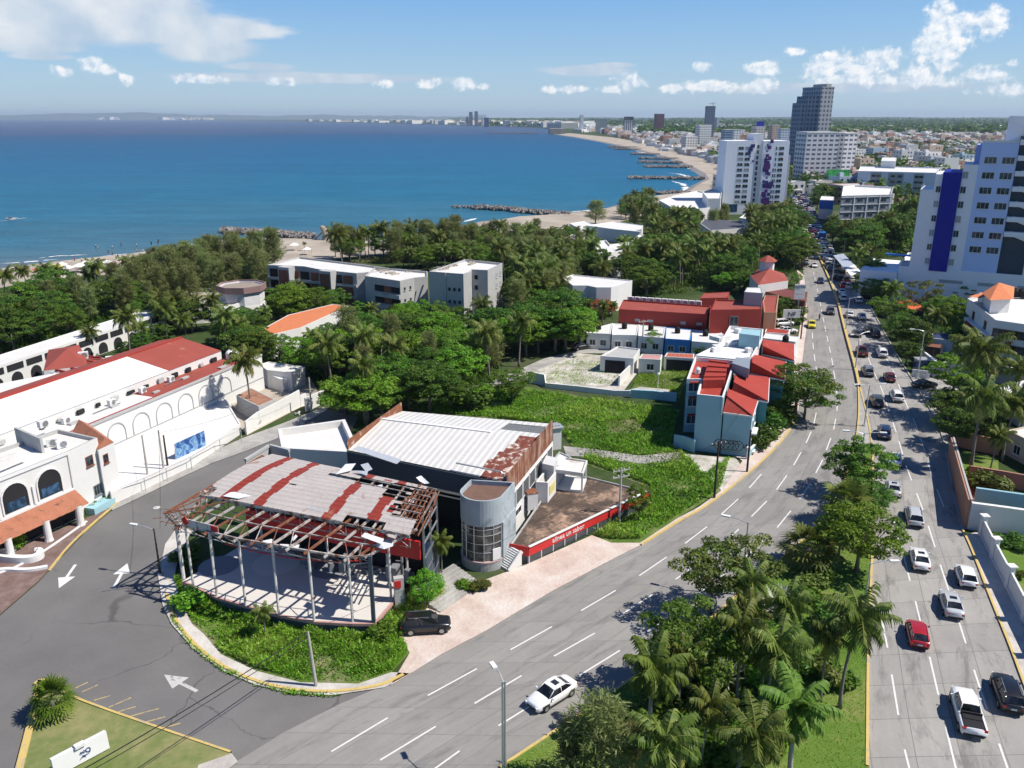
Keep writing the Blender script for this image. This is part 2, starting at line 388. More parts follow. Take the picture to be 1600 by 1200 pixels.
def roadmat(name,base,lw,lh,joint,stain,jw=.035):
 m,t,b=newmat(name)
 uv=t.new('ShaderNodeUVMap').outputs[0];g=t.new('ShaderNodeNewGeometry').outputs['Position']
 br=t.new('ShaderNodeTexBrick');t.l.new(uv,br.inputs['Vector']);br.offset=0;br.squash=1
 br.inputs['Scale'].default_value=1;br.inputs['Brick Width'].default_value=lw;br.inputs['Row Height'].default_value=lh
 br.inputs['Mortar Size'].default_value=jw;br.inputs['Mortar Smooth'].default_value=.3
 br.inputs['Color1'].default_value=(*[x*.93 for x in base],1);br.inputs['Color2'].default_value=(*[x*1.08 for x in base],1)
 br.inputs['Mortar'].default_value=(*joint,1)
 n=t.noise(g,.18,8,.65);n2=t.noise(g,2.2,5,.6)
 su=t.vmath('MULTIPLY',uv,(.02,.9,1));n3=t.noise(su,1.0,5,.6)
 k=t.math('ADD',t.math('MULTIPLY_ADD',n,.42,.50),t.math('MULTIPLY_ADD',n2,.18,t.math('MULTIPLY_ADD',n3,.34,.04)))
 kc=t.new('ShaderNodeCombineColor')
 for i in range(3):t.l.new(k,kc.inputs[i])
 c=t.mix(1.0,br.outputs[0],kc.outputs[0],'MULTIPLY')
 f=t.noise(t.vmath('MULTIPLY',uv,(.16,.5,1)),1.0,8,.7,.5)
 c=t.mix(t.math('MULTIPLY',t.ms(f,.50,.66),.75),c,(*stain,1))
 t.l.new(c,b.inputs['Base Color']);b.inputs['Roughness'].default_value=.85;b.inputs['Specular IOR Level'].default_value=.25
 return m
M['road']=roadmat('slab_concrete_road',(.262,.252,.236),4.5,3.45,(.165,.16,.155),(.17,.167,.165))
M['road_right']=roadmat('pale_slab_concrete_road',(.315,.302,.282),4.5,3.45,(.16,.155,.15),(.15,.146,.142))
def asph():
 m,t,b=newmat('cracked_asphalt');g=t.new('ShaderNodeNewGeometry').outputs['Position']
 n=t.noise(g,.07,8,.62);n2=t.noise(g,3,5,.65)
 c=t.ramp(t.math('MULTIPLY_ADD',n2,.2,t.math('MULTIPLY_ADD',n,.9,-.05)),[(.3,(.125,.121,.119)),(.5,(.160,.155,.151)),(.7,(.195,.189,.183))])
 v=t.new('ShaderNodeTexVoronoi',feature='DISTANCE_TO_EDGE');v.inputs['Scale'].default_value=.085
 wob=t.vmath('MULTIPLY_ADD',t.new('ShaderNodeTexNoise').outputs['Color'],(5,5,0),g)
 nn=t.n[-1]
 tn=[x for x in t.n if x.bl_idname=='ShaderNodeTexNoise'][-1];t.l.new(g,tn.inputs['Vector']);tn.inputs['Scale'].default_value=.25;tn.inputs['Detail'].default_value=6
 t.l.new(wob,v.inputs['Vector'])
 cr=t.math('SUBTRACT',1.0,t.ms(v.outputs['Distance'],.002,.010))
 gate=t.ms(t.noise(g,.05,3),.45,.6)
 c=t.mix(t.math('MULTIPLY',t.math('MULTIPLY',cr,gate),.6),c,(.06,.058,.058))
 t.l.new(c,b.inputs['Base Color']);b.inputs['Roughness'].default_value=.9;b.inputs['Specular IOR Level'].default_value=.2;return m
M['asphalt']=asph()
COAST=[(-900,520),(-400,462),(-120,436),(0,420),(60,412),(130,404),(200,397),(260,388),(320,377),(380,371),(440,372),(500,374),(540,371),(597,372),(635,367),(667,363),(705,356),(752,346),(785,343),(812,338),(850,336),(885,333),(912,330),(952,325),(985,316),(1030,305),(1062,302),(1080,297),(1089,290),(1108,280),(1102,271),(1086,262),(1062,251),(1032,242),(1000,234),(965,226),(935,220),(900,214),(872,210),(860,207),(868,203),(850,200),(799,197.5),(731,196),(675,194.3),(600,192.6),(480,190),(340,188),(200,187),(0,186.4),(-300,186.2),(-700,186.2)]
cw=[G(a,b)for a,b in COAST]
mb=MB();cxy=[Vector((p.x,p.y,0))for p in cw]
landp=cxy+[Vector((-33000,33000,0)),Vector((33000,33000,0)),Vector((33000,-400,0)),Vector((-900,-400,0))]
mb.sheet(landp);land=mb.build('ground',M['land']);tag(land,kind='structure')
def offset_poly(pts,d):
 out=[]
 for i,p in enumerate(pts):
  a=pts[max(i-1,0)];b=pts[min(i+1,len(pts)-1)];t_=(b-a);t_.z=0;t_.normalize()
  out.append(p+Vector((-t_.y,t_.x,0))*d)
 return out
nb=41
out_=offset_poly(cxy[:nb],7.0);mb=MB();n=nb
mb.v=[tuple(p)for p in cxy[:nb]]+[(p.x,p.y,-1.5)for p in out_]
for i in range(n-1):mb.f.append((i,n+i,n+i+1,i+1));mb.m.append(0)
def waterdist():pass
M['wetsand']=dirtmat('wet_sand',(.22,.19,.165),(.27,.24,.21),(.33,.30,.26),.08,.45)
SANDIN=[(-900,560),(-400,490),(-100,462),(0,450),(60,438),(130,432),(200,428),(260,420),(320,414),(380,410),(440,412),(500,410),(540,402),(600,398),(640,392),(680,385),(720,376),(760,370),(800,362),(850,358),(900,358),(950,352),(1000,338),(1040,325),(1080,318),(1118,312),(1132,290),(1136,272),(1128,258),(1105,248),(1070,241),(1035,231),(1000,222),(960,215),(920,211),(890,208)]
ms=MB();ms.sheet([Vector((p.x,p.y,.05))for p in cxy[:39]]+[Vector((G(a,b).x,G(a,b).y,.05))for a,b in SANDIN[::-1]])
bo=ms.build('beach',M['sand']);tag(bo,kind='structure')
wb=mb.build('shore_slope',M['wetsand'],bo,world=False)
def seamat():
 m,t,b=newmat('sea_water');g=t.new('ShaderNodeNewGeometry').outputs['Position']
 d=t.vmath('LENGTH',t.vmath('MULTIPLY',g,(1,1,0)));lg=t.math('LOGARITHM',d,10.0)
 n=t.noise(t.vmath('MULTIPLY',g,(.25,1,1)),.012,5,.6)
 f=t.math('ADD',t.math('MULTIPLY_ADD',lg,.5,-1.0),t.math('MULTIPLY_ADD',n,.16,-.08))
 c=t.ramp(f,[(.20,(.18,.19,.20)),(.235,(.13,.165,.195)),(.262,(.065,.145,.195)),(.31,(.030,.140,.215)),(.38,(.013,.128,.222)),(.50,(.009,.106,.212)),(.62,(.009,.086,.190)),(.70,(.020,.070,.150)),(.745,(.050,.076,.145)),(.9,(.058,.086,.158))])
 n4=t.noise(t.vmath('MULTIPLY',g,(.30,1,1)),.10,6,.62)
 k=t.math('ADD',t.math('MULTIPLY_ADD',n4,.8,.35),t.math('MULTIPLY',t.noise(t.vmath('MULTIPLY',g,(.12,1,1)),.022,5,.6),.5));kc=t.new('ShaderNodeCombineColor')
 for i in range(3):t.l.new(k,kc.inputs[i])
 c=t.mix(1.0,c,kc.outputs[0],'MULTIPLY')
 t.l.new(c,b.inputs['Base Color']);b.inputs['Roughness'].default_value=.38;b.inputs['Specular IOR Level'].default_value=.12
 w=t.noise(t.vmath('MULTIPLY',g,(.4,1,1)),.22,8,.7)
 bn=t.new('ShaderNodeBump');bn.inputs['Strength'].default_value=.9;bn.inputs['Distance'].default_value=1.6
 t.l.new(w,bn.inputs['Height']);t.l.new(bn.outputs[0],b.inputs['Normal']);return m
M['sea']=seamat()
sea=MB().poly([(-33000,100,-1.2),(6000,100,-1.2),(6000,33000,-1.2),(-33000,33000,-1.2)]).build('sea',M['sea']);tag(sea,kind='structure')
foam=mat('sea_foam',(.75,.77,.78),.8,.1,.3)
fm=MB()
def foamline(pts,w,seed):
 r=random.Random(seed);q=[G(a,b,-1.1)for a,b in pts];L=[]
 for i in range(len(q)-1):
  for k in range(6):L.append(q[i].lerp(q[i+1],k/6))
 L.append(q[-1]);L=[p+Vector((0,r.uniform(-.4,.4),0))for p in L];n=len(L)
 o=offset_poly(L,1)
 for i in range(n-1):
  if r.random()<.12:continue
  ww=[w*r.uniform(.35,1.2)*math.sin(math.pi*min(1,max(.06,(i+j)/n)))for j in(0,1)]
  d0=(o[i]-L[i])*ww[0];d1=(o[i+1]-L[i+1])*ww[1]
  fm.poly([L[i]-d0,L[i+1]-d1,L[i+1]+d1,L[i]+d0])
for k,(pts,w)in enumerate([([(0,412),(45,409),(90,405)],1.0),([(55,404),(88,400),(135,398)],.9),([(325,374),(345,371),(365,369)],1.3),([(155,401),(200,396)],.5),([(595,368),(612,365),(630,361)],1.4),([(680,355),(705,350),(722,345)],1.5),([(722,347),(745,341)],1.3),([(890,331),(915,329),(952,325)],2.2),([(968,322),(1000,314),(1030,306)],2.4),([(1050,283),(1066,287),(1074,294),(1068,302),(1045,306)],4),([(1045,270),(1062,272),(1080,277),(1100,279)],2.5),([(1055,258),(1075,262),(1085,266)],2.4),([(1010,245),(1032,247),(1050,249)],2.5),([(985,236),(1010,239),(1030,241)],2.5),([(0,345),(20,343),(42,340)],.9)]):foamline(pts,w,k)
fo=fm.build('breaking_wave',foam,sea,world=False)
def ridge(name,px0,px1,basey,amp,mid,seed,col,n=220,dep=2500):
 r=random.Random(seed);mb=MB();ph=[r.uniform(0,6.28)for _ in range(6)]
 rows=5
 for i in range(n+1):
  px=px0+(px1-px0)*i/n;g=G(px,basey)
  s=i/n*12;h=mid+amp*(.5*math.sin(s*.9+ph[0])+.3*math.sin(s*2.3+ph[1])+.16*math.sin(s*5.7+ph[2])+.1*math.sin(s*13+ph[3])+.06*math.sin(s*31+ph[4]))
  d=Vector((g.x,g.y,0)).normalized()
  for k in range(rows):
   q=g+d*dep*k/(rows-1);mb.v.append((q.x,q.y,max(0.1,h*math.sin(math.pi/2*k/(rows-1)))*(1 if k else 0)))
 for i in range(n):
  for k in range(rows-1):
   a=i*rows+k;mb.f.append((a,a+rows,a+rows+1,a+1));mb.m.append(0)
 o=mb.build(name,col,smooth=True);tag(o,kind='structure');return o
M['hill']=dirtmat('wooded_hills',(.025,.045,.018),(.035,.06,.022),(.09,.10,.06),.004)
ridge('hills',-700,760,186.3,80,150,3,M['hill'],dep=1800)
ridge('hills',700,2400,189.5,14,52,5,M['hill'],dep=4000)
ridge('hills',1050,2400,193.5,9,26,8,M['hill'],dep=2500)
hz=MB().box((0,14800,109.0),(70000,35000,224)).build('haze',None);tag(hz,kind='stuff')
hm=bpy.data.materials.new('haze');hm.use_nodes=True;hn=hm.node_tree;hn.nodes.clear()
ho=hn.nodes.new('ShaderNodeOutputMaterial');hp=hn.nodes.new('ShaderNodeVolumePrincipled')
hp.inputs['Color'].default_value=(.66,.82,1.0,1);hp.inputs['Density'].default_value=4.6e-5;hp.inputs['Anisotropy'].default_value=.1
hn.links.new(hp.outputs[0],ho.inputs['Volume']);hz.data.materials.clear();hz.data.materials.append(hm)
def resample(pts,step):
 out=[pts[0]];acc=0
 L=[0]
 for a,b in zip(pts,pts[1:]):L.append(L[-1]+(b-a).length)
 n=max(2,int(L[-1]/step))
 res=[]
 for i in range(n+1):
  s=L[-1]*i/n;k=0
  while k<len(L)-2 and L[k+1]<s:k+=1
  f=(s-L[k])/max(1e-6,L[k+1]-L[k]);res.append(pts[k].lerp(pts[k+1],f))
 return res
def smooth(pts,it=2):
 for _ in range(it):
  q=[pts[0]]
  for a,b in zip(pts,pts[1:]):q+=[a.lerp(b,.25),a.lerp(b,.75)]
  q.append(pts[-1]);pts=q
 return pts
def line(px,z=0.0,it=2):return smooth([G(a,b,z)for a,b in px],it)
LL=[(180,1320),(370,1188),(500,1112),(600,1074),(690,1022),(760,985),(860,925),(960,872),(1000,852),(1060,814),(1095,796),(1132,769),(1170,738),(1200,711),(1230,678),(1246,648),(1253,610),(1253,570),(1257,535),(1260,515),(1261,490),(1260,460),(1256,430),(1250,390),(1246,363),(1241,333),(1238,312),(1235,297),(1236,286)]
LR=[(640,1310),(780,1200),(860,1147),(944,1092),(1040,1022),(1120,958),(1175,910),(1231,864),(1272,828),(1303,785),(1322,740),(1336,692),(1341,650),(1340,605),(1334,575),(1322,532),(1314,500),(1306,465),(1287,420),(1272,388),(1262,368),(1252,338),(1246,318),(1241,303),(1238,292),(1239,284)]
RL=[(1357,1330),(1357,1200),(1358,1000),(1363,900),(1367,790),(1364,697),(1357,655),(1344.5,607),(1338,575),(1325.5,532),(1317,500),(1309,465),(1290,420),(1274.5,388),(1264,368),(1254,338),(1248,318),(1243,303),(1240,292),(1241,284)]
RR=[(1710,1330),(1645,1190),(1600,1077),(1577,1013),(1547,940),(1517,860),(1502,828),(1489,779),(1478,716),(1470,676),(1455,645),(1440,620),(1422,590),(1396,548),(1370,500),(1347,458),(1320,420),(1300,392),(1290,375),(1280,348),(1273,330),(1264,312),(1254,300),(1247,290),(1247,283)]
def strip(name,ml,mr,m,z,n=140):
 L=[Vector((p.x,p.y,z))for p in resample(line(ml),.1)]if False else None
 a=line(ml);b=line(mr)
 la=resample(a,1e9);
 def at(pts,n):
  Ls=[0]
  for p,q in zip(pts,pts[1:]):Ls.append(Ls[-1]+(q-p).length)
  r=[]
  for i in range(n+1):
   s=Ls[-1]*i/n;k=0
   while k<len(Ls)-2 and Ls[k+1]<s:k+=1
   r.append(pts[k].lerp(pts[k+1],(s-Ls[k])/max(1e-6,Ls[k+1]-Ls[k])))
  return r
 A=at(a,n);B=at(b,n);mb=MB();uv=[];u=0
 for i in range(n+1):
  if i:u+=((A[i]-A[i-1]).length+(B[i]-B[i-1]).length)/2
  w=(A[i]-B[i]).length
  for k in range(5):
   p=B[i].lerp(A[i],k/4);mb.v.append((p.x,p.y,z));uv.append((u,w*k/4))
 for i in range(n):
  for k in range(4):
   q=i*5+k;mb.f.append((q,q+5,q+6,q+1));mb.m.append(0)
 o=mb.build(name,m,uv=uv);tag(o,kind='structure');return o
asp=[(560,652),(512,640),(470,664),(430,686),(380,706),(330,724),(270,752),(212,780),(176,797),(135,830),(95,872),(60,910),(0,962),(-120,1050),(-120,1330),(520,1330),(700,1250),(640,1090),(600,1074),(520,1086),(455,1083),(400,1070),(345,1046),(300,1011),(268,975),(254,945),(247,900),(258,850),(285,812),(330,775),(400,735),(470,705),(540,690)]
rd0=MB().sheet(GP(asp,.02)).build('side_street',M['asphalt']);tag(rd0,kind='structure')
rdL=strip('boulevard_seaward',LL,LR,M['road'],.05)
rdR=strip('boulevard_inland',RL,RR,M['road_right'],.05)
def dashes(mb,px,z,dash=5.3,gap=4.0,w=.15,off=0.0,it=2):
 pts=line(px,z,it);Ls=[0]
 for p,q in zip(pts,pts[1:]):Ls.append(Ls[-1]+(q-p).length)
 def at(s):
  k=0
  while k<len(Ls)-2 and Ls[k+1]<s:k+=1
  return pts[k].lerp(pts[k+1],(s-Ls[k])/max(1e-6,Ls[k+1]-Ls[k]))
 s=off
 while s+dash<Ls[-1]:
  a,b=at(s),at(s+dash);d=(b-a).normalized();q=Vector((-d.y,d.x,0))*w/2
  mb.poly([a-q,a+q,b+q,b-q][::-1]);s+=dash+gap
mk=MB();Z2=.056
dashes(mk,[(500,1185),(585,1133),(651,1096),(705,1067),(786,1022),(835,993),(888,966),(935,938),(980,912),(1010,892),(1045,868),(1072,848),(1104,824),(1131,800),(1146,787),(1161,772),(1181,752),(1190,740),(1206,721)],Z2,off=1)
dashes(mk,[(540,1220),(620,1172),(697,1125),(745,1097),(821,1052),(872,1021),(930,990),(966,963),(1003,940),(1040,915),(1075,893),(1109,866),(1140,843),(1162,818),(1182,800),(1197,784),(1214,765),(1225,749),(1239,729),(1247,715),(1257,697),(1264,684),(1270,667),(1274,655),(1276,640),(1277,615),(1276,577),(1272,555),(1270,535),(1269,515)],Z2,off=3)
dashes(mk,[(600,1260),(677,1200),(732,1164),(777,1135),(822,1106),(870,1078),(910,1052),(968,1017),(1008,990),(1050,960),(1100,920),(1150,884),(1200,838),(1222,817),(1237,796),(1252,777),(1265,757),(1276,737),(1284,722),(1291,704),(1296,690),(1302,674),(1305,660),(1307,646),(1309,632),(1308,619),(1307,607),(1302,575),(1299,557),(1291,520),(1284,487),(1279,460),(1270,420),(1258,380),(1250,350),(1244,325),(1240,305)],Z2,off=2)
mk.build('lane_markings',M['mark'],rdL,world=False)
mk=MB()
def offs(px,d):
 return[p for p in offset_poly(line(px),d)]
def dashes_w(mb,pts,z,dash,gap,w,off):
 Ls=[0]
 for p,q in zip(pts,pts[1:]):Ls.append(Ls[-1]+(q-p).length)
 def at(s):
  k=0
  while k<len(Ls)-2 and Ls[k+1]<s:k+=1
  return pts[k].lerp(pts[k+1],(s-Ls[k])/max(1e-6,Ls[k+1]-Ls[k]))
 s=off
 while s+dash<Ls[-1]:
  a,b=at(s),at(s+dash);d=(b-a).normalized();q=Vector((-d.y,d.x,0))*w/2
  a=Vector((a.x,a.y,z));b=Vector((b.x,b.y,z));mb.poly([a-q,b-q,b+q,a+q]);s+=dash+gap
for(pl,off)in(([(1443,1290),(1425,1215),(1413,1172),(1403,1113),(1393,1053),(1388,1017),(1380,982),(1374,945)],2),([(1508,1260),(1478,1137),(1462,1067),(1453,1027),(1438,972),(1430,937),(1418,893),(1410,860),(1400,830),(1393,800),(1389,770)],3),([(1595,1260),(1557,1150),(1533,1083),(1520,1040),(1502,982),(1483,925),(1466,872),(1455,835),(1440,790),(1427,757),(1416,730),(1405,690),(1397,665),(1388,640),(1379,610),(1367,585),(1355,555),(1345,535),(1335,510),(1325,480),(1310,440),(1298,410)],1),([(1478,800),(1462,760),(1452,730),(1440,690),(1430,660),(1420,640),(1407,610),(1398,582),(1380,552),(1360,515)],1.5)):
 dashes(mk,pl,Z2,off=off,dash=5.4,gap=4.0)
mk.build('lane_markings',M['mark'],rdR,world=False)
am=MB()
def arrow(tip,tail,w=.85,hl=2.2,sw=.16):
 a,b=G(*tip,.026),G(*tail,.026);d=(a-b).normalized();q=Vector((-d.y,d.x,0));n=a-d*hl
 am.poly([b-q*sw,n-q*sw,n+q*sw,b+q*sw][::-1]if False else[b-q*sw,b+q*sw,n+q*sw,n-q*sw][::-1]);am.sheet([n-q*w,a,n+q*w])
arrow((92,919),(118,882));arrow((199,880),(178,918))
am2=am;am=MB();arrow((256,1054),(308,1080));
am2.build('direction_arrow',M['mark'],rd0,world=False);am.build('worn_arrow',M['mark_old'],rd0,world=False)
hm_=MB()
for a,b in(((118,1075),(137,1066)),((128,1081),(153,1070)),((147,1094),(172,1087)),((170,1105),(205,1090)),((185,1112),(212,1104)),((200,1120),(248,1107)),((228,1128),(258,1120)),((252,1138),(282,1130)),((82,1066),(95,1056))):
 hm_.bar(G(*a,.026),G(*b,.026),.13,.004)
hm_.build('worn_hatching',M['yellow_old'],rd0,world=False)
man=MB();man.lathe(G(245,793,.03),[(.0,.012),(.42,.012),(.45,0)],16)
man.build('manhole_cover',M['mark_old'],rd0,world=False)
def ground(name,px,m,z,thick=None):
 mb=MB()
 pts=GP(px,z)
 if thick:mb.prism([(p.x,p.y)for p in pts],z-thick,z)
 else:mb.sheet(pts)
 o=mb.build(name,m);tag(o,kind='structure');return o
def kerb(name,px,w=.25,h=.2,m=None,side=1,it=2,z=0.0):
 pts=line(px,z,it);o2=offset_poly(pts,w*side);mb=MB();n=len(pts)
 for p,q in zip(pts,o2):mb.v+=[(p.x,p.y,z),(p.x,p.y,z+h),(q.x,q.y,z+h),(q.x,q.y,z)]
 for i in range(n-1):
  a,b=i*4,i*4+4
  for k in range(3):
   f=(a+k,b+k,b+k+1,a+k+1);mb.f.append(f);mb.m.append(0)
 o=mb.build(name,m or M['yellow']);tag(o,kind='structure');return o
ground('pavement',[(610,1071),(640,1020),(622,985),(660,955),(700,930),(760,905),(822,882),(925,836),(955,848),(1000,848),(1058,810),(1092,792),(1129,765),(1160,720),(1148,712),(1190,690),(1222,660),(1236,632),(1243,600),(1240,575),(1246,535),(1250,510),(1252,480),(1252,462),(1248,430),(1244,420),(1256,430),(1260,460),(1261,490),(1260,515),(1257,535),(1253,570),(1253,610),(1246,648),(1230,678),(1200,711),(1170,738),(1132,769),(1095,796),(1060,814),(1000,852),(960,872),(860,925),(760,985),(690,1022),(640,1053)],M['sidewalk_pink'],.12)
ground('pavement',[(247,900),(258,850),(285,812),(300,830),(282,860),(272,900),(282,940),(300,975),(318,990),(345,1022),(400,1048),(470,1066),(560,1068),(612,1050),(640,1052),(600,1074),(520,1086),(455,1083),(400,1070),(345,1046),(300,1011),(268,975),(254,945)],M['sidewalk'],.12)
ground('pavement',[(182,783),(300,720),(380,684),(440,662),(505,636),(512,640),(470,664),(430,686),(380,706),(330,724),(270,752),(212,780),(176,797),(168,793)],M['gravel'],.10)
kerb('kerb',[(1246,648),(1230,678),(1200,711),(1170,738),(1132,769),(1095,796),(1060,814),(1000,852)],side=1)
kerb('kerb',[(258,930),(270,970),(300,1009),(345,1045),(400,1069),(455,1082),(520,1085),(570,1079),(600,1073),(632,1057)],.3,.2,side=1)
kerb('kerb',[(78,893),(110,852),(150,816),(186,786)],.22,.16,side=1)
med=ground('median_lawn',[(780,1200),(860,1147),(944,1092),(1040,1022),(1120,958),(1175,910),(1231,864),(1272,828),(1303,785),(1322,740),(1336,692),(1364,697),(1367,790),(1363,900),(1358,1000),(1357,1200),(1357,1330),(640,1310)],M['lawn'],.16)
ground('median_tip',[(1336,692),(1341,650),(1342.5,606),(1357,655),(1364,697)],M['gravel'],.16)
kerb('kerb',LR[1:14],.22,.24,side=-1);kerb('kerb',RL[1:8],.22,.24,side=1)
kerb('median_barrier',LR[13:],.45,.5,side=-1)
kerb('kerb',RR[1:7],.22,.2,side=1 if False else-1);kerb('kerb',RR[7:20],.22,.22,m=M['gravel'],side=-1)
ground('traffic_island',[(62,1068),(88,1082),(150,1105),(250,1140),(362,1177),(330,1230),(10,1260)],M['lawn_dry'],.18)
kerb('kerb',[(10,1260),(26,1200),(44,1130),(60,1066)],.55,.28,side=-1,it=1);kerb('kerb',[(60,1066),(75,1069)],.5,.28,side=-1,it=0)
kerb('kerb',[(95,1082),(150,1104),(250,1139),(362,1177)],.2,.26,side=-1,it=1)
ground('island_tip',[(362,1177),(372,1190),(352,1205),(300,1230),(310,1195),(330,1188)],M['sidewalk'],.2)
ground('paver_forecourt',[(0,960),(60,908),(95,870),(135,828),(180,790),(128,812),(40,850),(-60,880),(-60,1000)],M['pavers'],.08)
kerb('kerb',[(-20,905),(40,883),(100,843),(137,816)],.25,.2,m=M['white_clean'],it=1)
ground('weedy_lot',[(640,640),(700,625),(760,600),(830,605),(940,625),(1062,640),(1045,700),(1060,705),(1110,740),(1148,712),(1129,765),(1058,810),(1000,848),(955,848),(925,836),(1020,790),(1012,760),(915,725),(870,665)],M['weedsoil'],.04)
ground('grey_path',[(880,697),(930,702),(1000,712),(1064,706),(1062,722),(1000,724),(930,714),(885,712)],M['gravel'],.07)
ground('rubble_lot',[(1056,708),(1150,716),(1166,738),(1128,768),(1108,742),(1062,722)],M['rubble'],.09)
ground('front_weed_bed',[(272,900),(285,910),(340,945),(435,965),(585,980),(640,930),(700,920),(705,930),(660,957),(622,985),(640,1020),(612,1050),(560,1068),(470,1066),(400,1048),(345,1022),(318,990),(300,975),(282,940)],M['weedsoil'],.09)
ground('ruined_lot',[(815,588),(905,552),(990,560),(1005,570),(975,610),(850,606)],M['rubble'],.06)
ground('dirt_yard',[(1005,572),(1080,578),(1062,622),(985,612)],M['weedsoil'],.06)
ground('lane',[(690,608),(760,600),(800,582),(850,560),(915,545),(990,540),(1000,552),(905,552),(815,588),(770,606),(720,612)],M['gravel'],.08)
ground('lawn',[(1535,822),(1640,838),(1660,960),(1610,960)],M['lawn'],.14)
ground('pavement',[(1600,1075),(1577,1011),(1547,938),(1517,858),(1506,836),(1530,830),(1560,880),(1600,965),(1640,1060)],M['sidewalk'],.13)
ground('pavement',[(1502,828),(1489,779),(1478,716),(1470,676),(1455,645),(1470,645),(1486,690),(1500,760),(1514,826)],M['gravel'],.12)
ground('driveway',[(1423,590),(1440,588),(1470,592),(1520,600),(1478,640),(1456,646),(1440,620)],M['road'].copy()if False else M['gravel'],.07)
ground('beach_grass',[(-60,470),(0,462),(90,455),(150,440),(170,462),(150,500),(60,520),(-60,540)],M['lawn_dry'],.07)
LM={'palm':leafmat('palm_leaf',(.050,.095,.016),(.135,.185,.030),(.36,.34,.10),.30),'royal':leafmat('royal_palm_leaf',(.065,.13,.016),(.14,.22,.03),(.26,.32,.07),.28),'dark':leafmat('dark_leaf',(.036,.088,.012),(.082,.165,.018),(.16,.235,.032),.30),'mid':leafmat('mid_leaf',(.055,.125,.012),(.115,.220,.020),(.22,.31,.045),.32),'bright':leafmat('bright_leaf',(.075,.180,.012),(.15,.31,.020),(.26,.40,.045),.34),'olive':leafmat('olive_leaf',(.055,.092,.016),(.14,.18,.03),(.26,.27,.075),.3),'casu':leafmat('casuarina_needle',(.12,.165,.042),(.22,.265,.080),(.33,.36,.15),.48),'weed':leafmat('weed_leaf',(.11,.23,.015),(.24,.41,.03),(.44,.47,.11),.38),'agave':leafmat('agave_leaf',(.12,.15,.10),(.30,.34,.25),(.5,.5,.4),.1),'flame':leafmat('flame_leaf',(.35,.08,.02),(.42,.12,.03),(.2,.2,.04),.2)}
LM['palm'].use_fake_user=False
BARK=mat('grey_bark',(.17,.145,.12),.9,.25,2.0);PBARK=mat('palm_bark',(.20,.175,.15),.9,.25,3.0)
RBARK=mat('pale_palm_bark',(.36,.33,.30),.9,.15,2.0)
def frame(d):
 d=d/(np.linalg.norm(d)+1e-9);up=np.array([0,0,1.0])
 if abs(d[2])>.97:up=np.array([1.0,0,0])
 r=np.cross(d,up);r/=np.linalg.norm(r);return d,r,np.cross(r,d)
class Cards:
 def __init__(s):s.V=[];s.t=[]
 def quad(s,a,b,c,d,tone):s.V+=[a,b,c,d];s.t.append(tone)
 def mesh(s,name,m,parent=None):
  V=np.array(s.V);Q=np.arange(len(V)).reshape(-1,4)
  return npmesh(name,V,Q,m,parent,attr=np.clip(s.t,0,1))
def frond(C,r,c0,azi,e0,L,droop,nleaf,lw,ll,tone,dead=0.0):
 h=np.array([math.cos(azi),math.sin(azi),0]);pts=[];p=np.array(c0,float);e=e0;n=10
 for i in range(n+1):
  pts.append(p.copy());p=p+(h*math.cos(e)+np.array([0,0,1])*math.sin(e))*L/n;e-=droop/n*(.5+1.0*i/n)
 side=np.array([-h[1],h[0],0])
 for i in range(n):
  w=.05*(1-i/n)+.012
  C.quad(pts[i]-side*w,pts[i]+side*w,pts[i+1]+side*w*.9,pts[i+1]-side*w*.9,.75)
 for i in range(nleaf):
  f=.12+.88*i/(nleaf-1);k=min(n-1,int(f*n));q=pts[k]+(pts[k+1]-pts[k])*(f*n-k)
  d=pts[k+1]-pts[k];d/=np.linalg.norm(d)
  l=ll*(.35+.65*math.sin(math.pi*min(1,.12+f*.80)))*r.uniform(.85,1.12)
  for sg in(-1,1):
   out=side*sg*.80+d*.55+np.array([0,0,-1])*r.uniform(.30,.95);out/=np.linalg.norm(out)
   nrm=d*lw
   mid=q+out*l*.55;tip=q+out*l+np.array([0,0,-.42*l])
   tn=tone+r.uniform(-.22,.22)
   C.quad(q-nrm*.7,q+nrm*.7,mid+nrm*.9,mid-nrm*.9,tn);C.quad(mid-nrm*.9,mid+nrm*.9,tip+nrm*.15,tip-nrm*.15,tn+.05)
def palm_proto(name,seed,h=8.0,nf=22,L=3.0,lean=.8,kind='palm',bark=PBARK,leaves=17,rtr=.15,wind=0.0,dead=True):
 r=random.Random(seed);root=thing(name,'palm','palm tree')
 mb=MB();path=[];rad=[]
 for i in range(9):
  f=i/8;path.append((lean*f*f,.15*math.sin(f*3),h*f));rad.append(rtr*(1.5-.5*min(1,f*5))*(1-.32*f))
 mb.tube(path,rad,8);mb.build('trunk',bark,root,smooth=True)
 C=Cards();top=path[-1]
 for i in range(nf):
  f=i/(nf-1);a=i*2.399+r.uniform(-.25,.25)
  e0=math.radians(78-112*f**1.05+r.uniform(-8,8));dr=math.radians(60+45*f*r.uniform(.7,1.2))
  frond(C,r,top,a,e0,L*r.uniform(.86,1.12)*(1-.12*f),dr,leaves,.095,L*.30,.42+.25*(r.random()-.5)+(.35 if dead and f>.9 else 0),0)
 C.mesh('crown',LM[kind],root);return root
